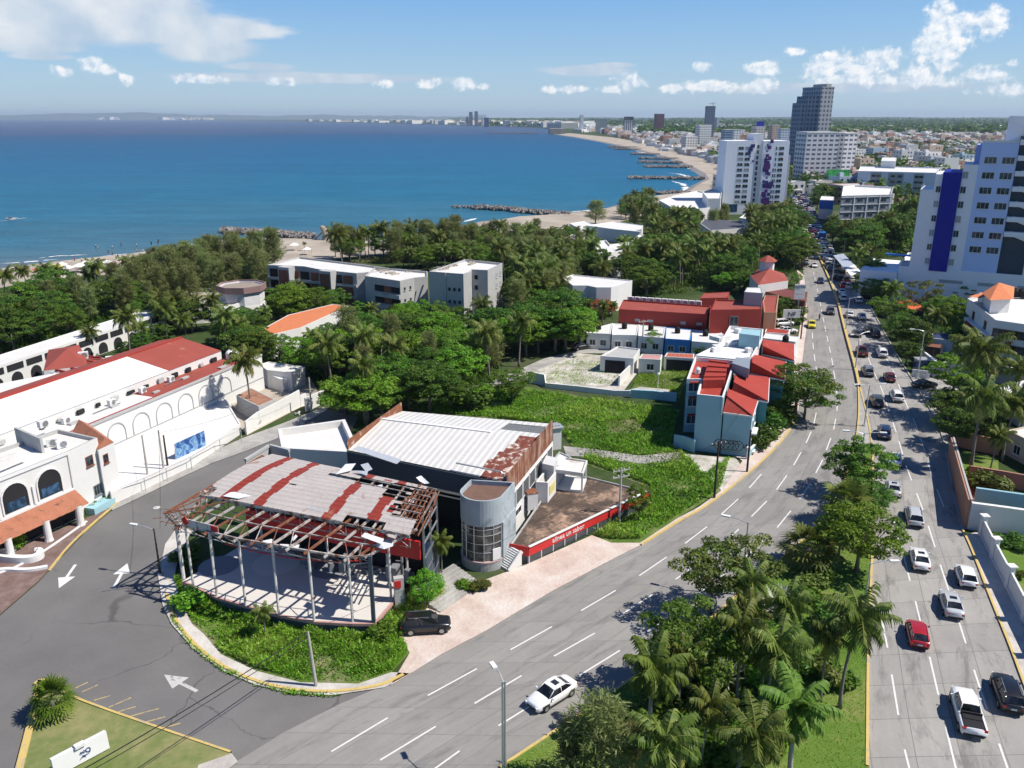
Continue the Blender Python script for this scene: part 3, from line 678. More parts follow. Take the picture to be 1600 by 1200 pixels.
def fan_proto(name,seed,h=1.6,nf=34,L=1.3,kind='olive'):
 r=random.Random(seed);root=thing(name,'palm','palm tree')
 MB().tube([(0,0,0),(0.05,0,h*.5),(0,0,h)],[.22,.18,.14],8).build('trunk',PBARK,root,smooth=True)
 C=Cards()
 for i in range(nf):
  f=i/(nf-1);a=i*2.399;e=math.radians(85-125*f)+r.uniform(-.1,.1)
  d=np.array([math.cos(a)*math.cos(e),math.sin(a)*math.cos(e),math.sin(e)]);d,rr,q=frame(d)
  c0=np.array([0,0,h]);c1=c0+d*L*r.uniform(.55,.8);tn=.5+r.uniform(-.3,.3)+(.3 if f>.85 else 0)
  C.quad(c0-rr*.015,c0+rr*.015,c1+rr*.015,c1-rr*.015,.7)
  nb_=11
  for k in range(nb_):
   th=math.radians(-105+210*k/(nb_-1));bd=d*math.cos(th)+rr*math.sin(th);pd=-d*math.sin(th)+rr*math.cos(th)
   l=L*.62*(1-.25*abs(th)/2);m_=c1+bd*l*.55-q*.02;tp=c1+bd*l+np.array([0,0,-.18*l])
   C.quad(c1-pd*.02,c1+pd*.02,m_+pd*.06,m_-pd*.06,tn+r.uniform(-.1,.1));C.quad(m_-pd*.06,m_+pd*.06,tp+pd*.01,tp-pd*.01,tn)
 C.mesh('crown',LM[kind],root);return root
def broad_proto(name,seed,h=8.0,w=4.2,trunk=.32,nclump=46,per=170,leaf=.165,kind='dark',flat=.7,gap=.25,asym=.3):
 """limbs reach out to leaf clumps; clumps sit unevenly in the crown, with gaps between"""
 r=random.Random(seed);R_=np.random.RandomState(seed);root=thing(name,'tree','tree');C=Cards();tb=MB()
 zc=trunk*h+(h-trunk*h)*.48;rz_=(h-trunk*h)*.52
 cl=[];tries=0
 lob=[(r.uniform(0,6.28),r.uniform(.75,1.18))for _ in range(5)]
 while len(cl)<nclump and tries<4000:
  tries+=1;v=R_.normal(size=3);v/=np.linalg.norm(v);v[2]=v[2]*.9+.12
  a=math.atan2(v[1],v[0]);s_=1+asym*sum(.4*math.cos((k+1)*a+ph)*am for k,(ph,am)in enumerate(lob[:3]))
  rr=(.45+.55*R_.rand()**.4)
  p=np.array([v[0]*w*s_*rr,v[1]*w*s_*rr,zc+v[2]*rz_*rr*(1+.12*math.sin(3*a+lob[3][0]))])
  rad=w*r.uniform(.17,.32)
  if all(np.linalg.norm((p-q)/np.array([1,1,.8]))>(rad+qr)*(.48+gap)for q,qr,_ in cl):cl.append((p,rad,r.uniform(-.22,.22)))
 tb.tube([(0,0,0),(.05*w*.3,0,h*trunk*.6),(0,0,h*trunk),(0.02,0,zc-.1*h)],[h*.028+.07,h*.022+.04,h*.02+.03,h*.010],8)
 for p,rad,_ in cl[::2]:
  b=np.array([0,0,h*trunk*r.uniform(.8,1.15)]);m_=(b+p)/2+np.array([0,0,-.06*h])
  tb.tube([b,m_,p],[h*.011+.015,h*.007+.01,.012],5,cap=False)
 tb.build('trunk',BARK,root,smooth=True)
 for p,rad,tn in cl:
  n=int(per*(rad/(w*.25))**2)
  v=R_.normal(size=(n,3));v/=np.linalg.norm(v,axis=1)[:,None];v[:,2]=np.abs(v[:,2])*1.0-.28*R_.rand(n)
  ps=p+v*rad*np.array([1,1,.62])*(.55+.5*R_.rand(n,1))
  nn=v*.5+R_.normal(size=(n,3))*.45+np.array([0,0,.6]);nn/=np.linalg.norm(nn,axis=1)[:,None]
  for i in range(n):
   d,x,y=frame(nn[i]);a=R_.rand()*6.28;x2=x*math.cos(a)+y*math.sin(a);y2=-x*math.sin(a)+y*math.cos(a)
   s_=leaf*(.6+.8*R_.rand());C.quad(ps[i]-x2*s_,ps[i]-y2*s_*.55,ps[i]+x2*s_,ps[i]+y2*s_*.55,.5+tn+R_.uniform(-.25,.25))
 C.mesh('crown',LM[kind],root);return root
def casu_proto(name,seed,h=11.0,w=3.2,nb_=60,kind='casu',per=62,ln=.75):
 r=random.Random(seed);R_=np.random.RandomState(seed);root=thing(name,'tree','tree');C=Cards();tb=MB()
 ax=[(0,0,0),(r.uniform(-.2,.2),r.uniform(-.2,.2),h*.4),(r.uniform(-.4,.4),r.uniform(-.3,.3),h*.95)]
 tb.tube(ax,[.22,.14,.03],7)
 for i in range(nb_):
  f=.16+.84*(i/nb_);a=i*2.399+r.uniform(-.4,.4);L=w*(1-.62*f**1.5)*r.uniform(.5,1.15)
  z=h*f;b=np.array([ax[1][0]*f*2*(f<.5)+ax[2][0]*(f>=.5)*f,0,z]);up=r.uniform(.25,.75)
  tip=b+np.array([math.cos(a)*L,math.sin(a)*L,L*up]);tb.tube([b,tip],[.03,.008],3,cap=False);tn=r.uniform(-.25,.25)
  for k in range(per):
   g=R_.rand()**.7;p=b+(tip-b)*(.15+.9*g)+R_.normal(size=3)*np.array([.30,.30,.24])*w*.30
   d=np.array([R_.normal()*.5+math.cos(a)*.5,R_.normal()*.5+math.sin(a)*.5,R_.uniform(-.7,1.1)]);d/=np.linalg.norm(d)
   x=np.cross(d,R_.normal(size=3));x/=np.linalg.norm(x);l=ln*R_.uniform(.5,1.1);s_=.06
   C.quad(p-x*s_,p+x*s_,p+d*l+x*s_*.4,p+d*l-x*s_*.4,.68+tn+R_.uniform(-.25,.25))
 tb.build('trunk',BARK,root,smooth=True);C.mesh('crown',LM[kind],root);return root
def bush_proto(name,seed,w=1.4,h=1.6,n=1500,leaf=.14,kind='mid'):
 R_=np.random.RandomState(seed);root=thing(name,'bush','shrub');C=Cards()
 cen=[(R_.uniform(-.5,.5)*w,R_.uniform(-.5,.5)*w,R_.uniform(.3,.68)*h,R_.uniform(.28,.5)*w,R_.uniform(-.2,.2))for _ in range(11)]
 tb=MB()
 for x,y,z,rd,tn in cen:
  tb.tube([(0,0,0),(x*.5,y*.5,z*.6),(x,y,z)],[.05,.03,.01],4,cap=False)
  for _ in range(n//11):
   v=R_.normal(size=3);v/=np.linalg.norm(v);p=np.array([x,y,z])+v*rd*np.array([1,1,.8])*(.5+.55*R_.rand());p[2]=max(.04,p[2])
   d,a,b=frame(v*.6+R_.normal(size=3)*.5+np.array([0,0,.4]));s_=leaf*R_.uniform(.6,1.4)
   C.quad(p-a*s_,p-b*s_*.5,p+a*s_,p+b*s_*.5,.5+tn+R_.uniform(-.28,.28))
 tb.build('stems',BARK,root);C.mesh('foliage',LM[kind],root);return root
def agave_proto(name,seed,n=60,L=1.0):
 r=random.Random(seed);root=thing(name,'agave','plant');C=Cards()
 for i in range(n):
  f=i/n;a=i*2.399;e=math.radians(85-80*f);d=np.array([math.cos(a)*math.cos(e),math.sin(a)*math.cos(e),math.sin(e)])
  d,x,y=frame(d);b=np.array([0,0,.25]);m_=b+d*L*.6;tp=b+d*L;C.quad(b-x*.03,b+x*.03,m_+x*.05,m_-x*.05,r.random());C.quad(m_-x*.05,m_+x*.05,tp+x*.005,tp-x*.005,r.random())
 C.mesh('leaves',LM['agave'],root);return root
PR={}
PR['palm']=[palm_proto('coconut_palm',1,8,22,3.0,.9),palm_proto('coconut_palm',2,8,20,2.8,-.5),palm_proto('coconut_palm',3,8,24,3.3,1.6),palm_proto('coconut_palm',4,8,18,2.9,.3)]
PR['royal']=[palm_proto('royal_palm',5,6.5,18,2.6,.2,'royal',RBARK,20,.17,dead=False)]
PR['fan']=[fan_proto('fan_palm',6),fan_proto('fan_palm',7,1.3,40,1.4,'mid')]
PR['dark']=[broad_proto('broadleaf_tree',11,8,4.3),broad_proto('broadleaf_tree',12,8,4.0,kind='dark',flat=.6,nclump=52)]
PR['mid']=[broad_proto('broadleaf_tree',13,8,4.4,kind='mid'),broad_proto('broadleaf_tree',14,8,3.9,kind='mid',asym=.5)]
PR['bright']=[broad_proto('broadleaf_tree',15,7,4.2,.34,44,175,.165,'bright',asym=.35),broad_proto('broadleaf_tree',16,7,3.8,.3,40,175,.165,'bright')]
PR['open']=[broad_proto('open_crowned_tree',17,7,4.2,.36,26,200,.15,'olive',gap=.5,asym=.6),broad_proto('open_crowned_tree',18,7,4.0,.34,30,190,.16,'mid',gap=.45,asym=.6)]
PR['casu']=[casu_proto('casuarina_tree',21),casu_proto('casuarina_tree',22,11,2.8,54),casu_proto('casuarina_tree',23,11,3.8,70)]
PR['bush']=[bush_proto('leafy_shrub',31),bush_proto('leafy_shrub',32,kind='olive'),bush_proto('leafy_shrub',33,kind='dark'),bush_proto('leafy_shrub',34,kind='bright')]
PR['agave']=[agave_proto('agave',41)]
PR['flame']=[broad_proto('flowering_tree',19,6,3.4,.3,30,90,.22,'flame')]
BASEH={'palm':9.6,'royal':8.2,'fan':2.7,'dark':8,'mid':8,'bright':7,'open':7,'casu':11.8,'bush':1.6,'agave':1.2,'flame':6}
CATS={'palm':'palm tree','royal':'palm tree','fan':'palm tree','bush':'shrub','agave':'plant'}
FAR={}
def farmesh(o):
 """one mesh of a whole tree for places too far to show its parts"""
 k=o.name
 if k not in FAR:
  me=None;V=[];Q=[];mi=[];tn=[];mats=[]
  bm_=bmesh.new()
  for i,ch in enumerate(o.children):
   n0=len(bm_.faces);bm_.from_mesh(ch.data);bm_.faces.ensure_lookup_table()
   for f in bm_.faces[n0:]:f.material_index=i
   mats.append(ch.data.materials[0])
  me=bpy.data.meshes.new(o.name);bm_.to_mesh(me);bm_.free()
  for m_ in mats:me.materials.append(m_)
  FAR[k]=me
 return FAR[k]
def plant(kind,base,top=None,label='',group=None,v=None,rz=None,w=1.0,h=None,z=0.0,near=True,cat=None,r=random):
 pr=PR[kind];src=pr[(v if v is not None else r.randrange(len(pr)))%len(pr)]
 p=G(base[0],base[1],z)if len(base)==2 else Vector(base)
 if h is None:h=hgt(base,top,z)-z
 s=h/BASEH[kind];sw=s*w
 rz=rz if rz is not None else r.uniform(0,6.28)
 cat=cat or CATS.get(kind,'tree')
 if near:return dup(src,p,rz,(sw,sw,s),label,cat,group)
 o=bpy.data.objects.new(src.name.split('.')[0],farmesh(src));COL.objects.link(o)
 o.location=p;o.rotation_euler=(0,0,rz);o.scale=(sw,sw,s);return tag(o,label,cat,group)
def inpoly(x,y,poly):
 c=False;n=len(poly)
 for i in range(n):
  x1,y1=poly[i];x2,y2=poly[(i+1)%n]
  if(y1>y)!=(y2>y)and x<(x2-x1)*(y-y1)/(y2-y1)+x1:c=not c
 return c
def weeds(name,label,px,n,hmin,hmax,seed,kind='weed',leaf=.16,z=.05,clump=.55,avoid=None,flat=False):
 """rank growth nobody could count: one mass of leaves and blades"""
 R_=np.random.RandomState(seed);pw=[(p.x,p.y)for p in GP(px)]
 x0,x1=min(p[0]for p in pw),max(p[0]for p in pw);y0,y1=min(p[1]for p in pw),max(p[1]for p in pw)
 av=[[(p.x,p.y)for p in GP(a)]for a in(avoid or[])]
 P_=[]
 while len(P_)<n:
  x,y=R_.uniform(x0,x1),R_.uniform(y0,y1)
  q=math.sin(x*.55+2*math.sin(y*.31))+math.sin(y*.62+1.7*math.sin(x*.43))
  if R_.rand()>.72+.28*q:continue
  if inpoly(x,y,pw)and not any(inpoly(x,y,a)for a in av):P_.append((x,y,q))
 V=np.zeros((n*4,3));tone=np.zeros(n)
 for i,(x,y,q)in enumerate(P_):
  q2=math.sin(x*2.3+1.3*math.sin(y*1.9))+math.sin(y*2.6+1.1*math.sin(x*2.1));q3=math.sin(x*.21+y*.13)+math.sin(y*.27-x*.11)
  hh=max(.03,hmin+(hmax-hmin)*(.38+.22*q+.20*q2+.15*q3))*R_.uniform(.45,1.0)
  tn=.40+.10*q+.13*q3+R_.uniform(-.25,.25)
  if R_.rand()<.55:
   b=np.array([x,y,z+hh*R_.rand()**.6]);d=np.array([R_.normal(),R_.normal(),R_.uniform(.1,1.4)]);d,a,c_=frame(d)
   s_=leaf*R_.uniform(.5,1.5);V[i*4:i*4+4]=[b-a*s_*.4,b-c_*s_*.35,b+a*s_*.4,b+d*s_*1.6]
  else:
   an=R_.rand()*6.28;w=np.array([math.cos(an),math.sin(an),0])*leaf*.16;b=np.array([x,y,z]);l=hh*R_.uniform(.7,1.25)
   tp=b+np.array([R_.normal()*.28*l,R_.normal()*.28*l,l]);V[i*4:i*4+4]=[b-w,b+w,tp+w*.3,tp-w*.3];tn+=.12
  tone[i]=tn if R_.rand()>.07 else 1.0
 o=npmesh(name,V,np.arange(n*4).reshape(-1,4),LM[kind],attr=np.clip(tone,0,1));return tag(o,kind='stuff')
FOOT=[]
def ccw(pts):
 pts=[(p[0],p[1])for p in pts];n=len(pts)
 ar=sum(pts[i][0]*pts[(i+1)%n][1]-pts[(i+1)%n][0]*pts[i][1]for i in range(n))
 return pts if ar>0 else pts[::-1]
def inset(pts,d):
 n=len(pts);out=[]
 for i in range(n):
  a,b,c_=Vector((*pts[i-1],0)),Vector((*pts[i],0)),Vector((*pts[(i+1)%n],0))
  e1=(b-a).normalized();e2=(c_-b).normalized();n1=Vector((-e1.y,e1.x,0));n2=Vector((-e2.y,e2.x,0))
  m_=n1+n2
  if m_.length<.05:m_=n1
  m_.normalize();k=d/max(.35,m_.dot(n1));q=b+m_*k;out.append((q.x,q.y))
 return out
def shell(mb,pts,z0,z1,t=.2,zr=None,m=0,mt=None):
 """outer wall with a parapet: outside face, coping, inside face down to the roof"""
 pts=ccw(pts);n=len(pts);i_=inset(pts,t);zr=z1-.5 if zr is None else zr
 vs=[(x,y,z0)for x,y in pts]+[(x,y,z1)for x,y in pts]+[(x,y,z1)for x,y in i_]+[(x,y,zr)for x,y in i_]
 mb.add(vs,[f for i in range(n)for f in((i,(i+1)%n,n+(i+1)%n,n+i),)],m)
 mb.add(vs,[f for i in range(n)for f in((n+i,n+(i+1)%n,2*n+(i+1)%n,2*n+i),(2*n+i,2*n+(i+1)%n,3*n+(i+1)%n,3*n+i))],m if mt is None else mt)
 return i_
def centroid(pts):return Vector((sum(p[0]for p in pts)/len(pts),sum(p[1]for p in pts)/len(pts),0))
def block(name,label,cat,roofpx,h,wall,roof,par=.5,t=.2,world=None,group=None,z0=0.0,foot=True,coping=None):
 pts=world or[(p.x,p.y)for p in GP(roofpx,h)]
 b=thing(name,label,cat,centroid(pts)+Vector((0,0,z0)),0,group);mb=MB();mats=[wall]if coping is None else[wall,coping]
 i_=shell(mb,pts,z0,h+par*.0001 if False else h,t,h-par,0,None if coping is None else 1)
 mb.build('wall',mats,b);MB().sheet([Vector((x,y,h-par))for x,y in i_]).build('roof',roof,b)
 if foot:FOOT.append(ccw(pts))
 return b,ccw(pts)
WINC={}
def winmesh(w,h,frame_m,glass_m,mull=1,sill=True):
 k=(round(w,2),round(h,2),frame_m.name,glass_m.name,mull)
 if k not in WINC:
  mb=MB();f=min(.09,w*.08)
  for s in(-1,1):mb.box((s*(w/2-f/2),.03,h/2),(f,.08,h))
  mb.box((0,.03,h-f/2),(w-2*f-.004,.074,f));mb.box((0,.03,f/2),(w-2*f-.004,.074,f))
  for i in range(1,mull+1):mb.box((-w/2+w*i/(mull+1),.025,h/2),(f*.6,.05,h-2*f-.004))
  if sill:mb.box((0,.08,-.04),(w+.16,.2,.07))
  mb.add([(-w/2,.012,0),(w/2,.012,0),(w/2,.012,h),(-w/2,.012,h)],[(3,2,1,0)],1)
  o=mb.build('window',[frame_m,glass_m],link=False);WINC[k]=o.data;bpy.data.objects.remove(o)
 return WINC[k]
def toward_cam(A,B):
 d=(B-A);d.z=0;d.normalize();n=Vector((d.y,-d.x,0));m_=(A+B)/2
 return d,(n if n.dot(-Vector((m_.x,m_.y,0)))>0 else-n)
def put_win(parent,A,B,f,z,w,h,frame_m=None,glass_m=None,mull=1,name='window',out=0.0,sill=True,flip=False):
 """one window on the face A-B, centred at fraction f, sill at z"""
 A,B=Vector((A[0],A[1],0)),Vector((B[0],B[1],0));d,n=toward_cam(A,B)
 if flip:n=-n
 p=A.lerp(B,f)+n*out
 me=winmesh(w,h,frame_m or M['white_clean'],glass_m or M['glass'],mull,sill)
 o=bpy.data.objects.new(name,me);COL.objects.link(o);o.parent=parent
 po=parent.location;o.location=(p.x-po.x,p.y-po.y,z-po.z);o.rotation_euler=(0,0,math.atan2(n.y,n.x)-math.pi/2);return o
def wingrid(parent,A,B,cols,zs,w,h,f0=.08,f1=.92,skip=0,**kw):
 r=random.Random(len(zs)*7+cols)
 for z in zs:
  for i in range(cols):
   f=f0+(f1-f0)*(i+.5)/cols if cols>1 else(f0+f1)/2
   if skip and r.random()<skip:continue
   put_win(parent,A,B,f,z,w,h,**kw)
def panel(mb,A,B,f0,f1,z0,z1,out=.03,thick=.06,m=0):
 """slab standing proud of the face A-B"""
 A,B=Vector((A[0],A[1],0)),Vector((B[0],B[1],0));d,n=toward_cam(A,B);a,b=A.lerp(B,f0),A.lerp(B,f1)
 c_=(a+b)/2+n*(out+thick/2);L=(b-a).length
 mb.box((c_.x,c_.y,(z0+z1)/2),(L,thick,z1-z0),math.atan2(d.y,d.x),m)
def archmb(mb,A,B,fc,w,z0,zs,out=.02,m=0,n=10,thick=.03,rise=None):
 """dark arched opening panel on the face A-B"""
 A,B=Vector((A[0],A[1],0)),Vector((B[0],B[1],0));d,nn=toward_cam(A,B);c_=A.lerp(B,fc)+nn*out;r_=w/2
 pr=[(-r_,z0),(r_,z0)]+[(r_*math.cos(a),zs+(rise or r_)*math.sin(a))for a in[math.pi*k/n for k in range(n+1)]]
 vs=[c_+d*x+Vector((0,0,z))for x,z in pr]
 c1=vs;nrm=(vs[1]-vs[0]).cross(vs[2]-vs[1])
 mb.add(vs,[tuple(range(len(vs)))if nrm.dot(nn)>0 else tuple(reversed(range(len(vs))))],m)
def archring(mb,A,B,fc,w,z0,zs,t=.12,out=.05,m=0,n=10):
 A,B=Vector((A[0],A[1],0)),Vector((B[0],B[1],0));d,nn=toward_cam(A,B);c_=A.lerp(B,fc)+nn*out;r_=w/2
 pr=[(-r_,z0)]+[(-r_*math.cos(math.pi*k/n),zs+r_*math.sin(math.pi*k/n))for k in range(n+1)]+[(r_,z0)]
 P_=[c_+d*x+Vector((0,0,z))for x,z in pr]
 for a,b in zip(P_,P_[1:]):mb.bar(a,b,t,t,m,up=nn)
def tank(p,s=1.0,label='black plastic water tank on a flat roof',kind='black',group='rooftop water tanks'):
 o=MB().lathe(p,[(0.0,0),(.55*s,0),(.58*s,.1*s),(.58*s,.45*s),(.55*s,.5*s),(.58*s,.55*s),(.58*s,.95*s),(.4*s,1.2*s),(.22*s,1.28*s),(.22*s,1.36*s),(0,1.38*s)],12).build('water_tank',M['black']if kind=='black' else M['white_clean'],smooth=False)
 for v in o.data.vertices:v.co-=Vector(p)
 o.location=p;return tag(o,label,'water tank',group)
def acunit(p,rz,label,s=1.0):
 o=thing('air_conditioner',label,'air conditioner',p,rz)
 MB().box((0,0,.45*s),(1.0*s,.5*s,.75*s)).box((-.35*s,0,.04*s),(.08,.5*s,.08)).box((.35*s,0,.04*s),(.08,.5*s,.08)).build('casing',M['white_clean'],o,world=False)
 MB().lathe((0,0,0),[(.02,0),(.3*s,0),(.32*s,.03)],14).build('fan_grille',M['steel_grey'],o,world=False).matrix_local=Matrix.Translation((.12*s,-.26*s,.45*s))@Matrix.Rotation(math.pi/2,4,'X')
 return o
UX=Vector((.937,-.349,0));UW=Vector((.349,.937,0))
pav=thing('ruined_pavilion','ruined open pavilion with torn grey and red striped metal roof on white posts','pavilion',Vector((-21,74,0)))
PZ=1.2
plat=[(285,908),(302,915),(339,933),(384,946),(436,961),(491,971),(551,974),(585,974),(614,940),(629,900)]
pp=[G(a,b,PZ)for a,b in plat];back=[pp[-1]+UW*9,pp[0]+UW*9.5+UX*1.0]
MB().prism([(p.x,p.y)for p in pp+back],0,PZ-.02,0,top=False).build('platform_wall',M['dark_wall'],pav)
mfl=mat('pale_screed',(.60,.57,.53),.9,.1,.4,dirt=(.42,.40,.38),dirtlo=.6,dirtscale=.2,fine=.05)
MB().sheet([Vector((p.x,p.y,PZ))for p in pp+back]).build('platform_floor',mfl,pav)
edge=MB()
for a,b in zip(pp,pp[1:]):edge.bar(a+Vector((0,0,-.1)),b+Vector((0,0,-.1)),.24,.26)
edge.build('platform_edge',mat('faded_red_edge',(.46,.27,.24),.8,.2,1),pav)
mgc=mat('grey_floor_paint',(.27,.27,.29),.85,.1,.5);mgl=mat('light_floor_paint',(.70,.68,.64),.85,.08,.5)
for(a,b,r_,mm)in((342,884,2.1,mgc),(432,880,2.5,mgl),(516,888,2.1,mgc),(560,915,1.6,mgl)):
 c0=G(a,b,PZ);MB().poly([(c0.x+r_*math.cos(k*.2618),c0.y+r_*math.sin(k*.2618),PZ+.006)for k in range(24)]).build('floor_circle',mm,pav)
posts=[((287,904),821),((302,915),821),((339,931),831),((384,946),842),((436,961),851),((491,971),861),((551,971),871)]
PT=[]
for bpx,ty in posts:
 b=G(*bpx,PZ);z=hgt(bpx,ty,PZ);tp=Vector((b.x,b.y,z));PT.append(tp)
 MB().tube([b,tp],.13 if bpx[0]>288 else.2,8).build('post',M['steel_white'],pav)
b=G(584,972,PZ);cz=8.2;PT.append(Vector((b.x,b.y,cz)))
MB().bar(b,(b.x,b.y,cz),.34,.42).build('corner_post',M['dark_wall'],pav)
for bx,by,zz in((611,934,7.2),(629,900,8.6),(637,902,8.6),(633,886,8.6)):
 b=G(bx,by,PZ);MB().tube([b,(b.x,b.y,zz)],.12,8).build('post',M['steel_white'],pav)
for f,dd in((.03,4),(.16,8.5),(.34,9),(.52,9),(.70,9),(.86,8.5)):
 b=pp[0]+UX*22*f+UW*dd;MB().tube([(b.x,b.y,PZ),(b.x,b.y,9.6)],.13,8).build('post',M['steel_white'],pav)
ZF=9.9;c00,c10,c11,c01=[G(a,b,10)for a,b in((312,768),(640,832),(682,762),(425,708))]
NS,NTT=110,44;rr=random.Random(3)
def rp(s,t_):
 q=c00.lerp(c10,s).lerp(c01.lerp(c11,s),t_);return Vector((q.x,q.y,9.75+.55*math.sin(math.pi*t_*.9)))
def torn(s,t_,j):
 if s<.05 and t_<.16-s:return True
 if.44<s<.62 and.755+.0*j<t_<.825:return True
 if.6<s<.80 and.70<t_<.885:return True
 if.78<s<.88 and.55<t_<.90:return True
 if s>.87+.05*j and.20+.08*j<t_<.92:return True
 if s>.95 and t_>.80:return True
 if.70<s<.885 and t_<.085+.03*j:return True
 if.33<s<.36 and.4<t_<.43:return True
 return False
rm=MB()
for i in range(NS+1):
 for k in range(NTT+1):rm.v.append(tuple(rp(i/NS,k/NTT)+Vector((0,0,rr.uniform(-.015,.015)))))
jit={(k):rr.uniform(-.5,.9)for k in range(NTT)}
for i in range(NS):
 for k in range(NTT):
  s,t_=(i+.5)/NS,(k+.5)/NTT
  if torn(s,t_,jit[k//2*2]):continue
  red=any(a+.004*math.sin(k*.5+a*9)<s<b+.006*math.sin(k*.4+b*7)for a,b in((.100,.148),(.266,.316),(.602,.652),(.790,.842)))or(.85<s<.88 and.28<t_<.40)or(.72<s<.76 and.90<t_<.96)
  a=i*(NTT+1)+k;rm.f.append((a,a+NTT+1,a+NTT+2,a+1));rm.m.append(1 if red else 0)
msheet=corrug('ribbed_grey_sheet',(.47,.425,.395),UX,.75,dirt=(.33,.23,.19),dirtlo=.57,dirtscale=.5)
msred=corrug('ribbed_red_sheet',(.27,.040,.024),UX,.75,dirt=(.36,.13,.08),dirtlo=.58,dirtscale=.6)
rm.build('metal_roof',[msheet,msred],pav)
fr=MB();rf=MB()
FE=[rp(i/14,0)-Vector((0,0,.25))for i in range(15)]
FT=[]
for i in range(15):
 f=i/14*(len(PT)-1);k=min(len(PT)-2,int(f));FT.append(PT[k].lerp(PT[k+1],f-k))
for i in range(15):
 g=FT[i]+(FT[i]-FE[i]).normalized()*.5
 (rf if i%3==1 else fr).bar(FE[i]+UW*1.5+Vector((0,0,.1)),g,.16,.2)
 fr.bar(FE[i],FE[i]-Vector((0,0,1.1)),.07)
for i in range(14):
 fr.bar(FE[i],FE[i+1],.12,.16);fr.bar(FT[i],FT[i+1],.14,.2);fr.bar(FE[i]-Vector((0,0,1.1)),FE[i+1]-Vector((0,0,1.1)),.08)
 m0=FE[i].lerp(FT[i],.5);m1=FE[i+1].lerp(FT[i+1],.5);fr.bar(m0,m1,.10,.12)
 fr.bar(FE[i]if i%2 else FE[i]-Vector((0,0,1.1)),FE[i+1]-Vector((0,0,1.1))if i%2 else FE[i+1],.06)
 (rf if i%2 else fr).bar(m0,FT[i+1],.07)
 (fr if i%3 else rf).bar(FT[i]-Vector((0,0,.1)),FT[i+1]-Vector((0,0,.7)),.06);fr.bar(FT[i]-Vector((0,0,.7)),FT[i+1]-Vector((0,0,.75)),.07)
tip=G(256,803,9.0);tb=rp(0,.9)-UX*.4
for k in range(7):
 f=k/6;rf.bar(tip.lerp(tb,f),rp(0.03,f*.9)-Vector((0,0,.2)),.10);rf.bar(tip.lerp(tb,f)+Vector((0,0,.0)),FT[0].lerp(rp(.05,.5),f)+Vector((0,0,rr.uniform(-.4,.3))),.06)
rf.bar(tip,tb,.16,.18);fr.bar(tip,FT[0],.12);fr.bar(tip+Vector((.5,.8,-.5)),FT[1],.09);rf.bar(tip,FE[2],.1)
for k in range(26):
 a=tip+Vector((rr.uniform(-.2,2.6),rr.uniform(-.6,.7),rr.uniform(-.8,.2)));rf.bar(a,a+Vector((rr.uniform(-.8,1.2),rr.uniform(-.5,.6),rr.uniform(-.9,.4))),.06)
for i in range(1,12):
 s=i/12;fr.bar(rp(s,.02)-Vector((0,0,.22)),rp(s,.98)-Vector((0,0,.22)),.13,.2)
for k in range(0,9):
 t_=k/8;fr.bar(rp(.0,t_)-Vector((0,0,.12)),rp(1,t_)-Vector((0,0,.12)),.08,.1)
fr.build('roof_truss',M['steel_worn'],pav);rf.build('rusty_rafters',M['rust'],pav)
sc=MB();sw=MB()
for k in range(60):
 s,t_=rr.uniform(.86,1.03),rr.uniform(.15,.95);a=rp(s,t_)+Vector((0,0,rr.uniform(-1.4,.1)));d=UW*rr.uniform(-1.6,1.6)+UX*rr.uniform(-.6,.8)+Vector((0,0,rr.uniform(-.7,.4)))
 sc.bar(a,a+d,.08)
for k in range(7):sc.bar(rp(.9+.02*k,.12)-Vector((0,0,.2+.1*k)),rp(.9+.02*k,.97)-Vector((0,0,.15)),.1)
sc.build('twisted_frame',M['rust'],pav)
def flap(px,z,sag,mm,r_=rr):
 q=[G(a,b,z+r_.uniform(-sag,sag))for a,b in px];n=len(q);dn=Vector((0,0,-.03))
 return MB().add(q+[v+dn for v in q],[tuple(range(n)),tuple(range(2*n-1,n-1,-1))]+[(i,n+i,n+(i+1)%n,(i+1)%n)for i in range(n)]).build('loose_sheet',mm,pav)
mfl1=mat('pale_loose_sheet',(.70,.71,.73),.5,.1,1);mfl2=mat('grey_loose_sheet',(.42,.45,.49),.45,.12,1)
for px,z,sg,mm in(([(525,741),(540,725),(556,724),(548,735)],10.32,.06,mfl1),([(563,726),(575,723),(582,733),(572,737)],10.35,.08,mfl2),([(552,735),(575,736),(573,743)],10.3,.06,mfl2),([(544,774),(550,770),(588,780),(585,786)],10.24,.03,mfl1),([(348,775),(360,769),(416,764),(417,769),(372,779)],9.95,.06,mfl1),([(480,789),(490,786),(506,793),(504,798),(479,794)],9.9,.04,mfl2),([(540,800),(568,793),(570,800)],9.95,.06,mfl2),([(564,838),(570,832),(600,842),(596,850)],9.2,.2,mfl1),([(585,853),(592,844),(616,840),(614,853),(600,858)],8.9,.25,mfl1),([(598,830),(610,822),(622,832),(618,842),(606,838)],9.4,.3,msheet),([(410,845),(425,842),(430,848),(415,851)],8.7,.15,mfl1),([(437,850),(468,851),(466,856),(440,856)],8.6,.1,mfl1),([(455,842),(462,835),(465,838),(458,845)],8.9,.2,mfl1),([(650,746),(658,743),(666,751),(671,755),(664,756),(656,752)],9.5,.3,mfl1),([(585,760),(598,756),(597,766),(590,768)],9.8,.2,mfl1),([(632,776),(650,780),(648,790),(634,786)],9,.4,mfl1)):flap(px,z,sg,mm)
a,b=G(287,815,8.6),G(341,828,8.6);MB().bar(a,b,.08,.75).build('fascia_board',M['steel_white'],pav)
MB().bar(a+Vector((0,-.1,0)),a.lerp(b,.12)+Vector((0,-.1,.35)),.06,.8).build('red_sign_remnant',M['fascia_red'],pav)
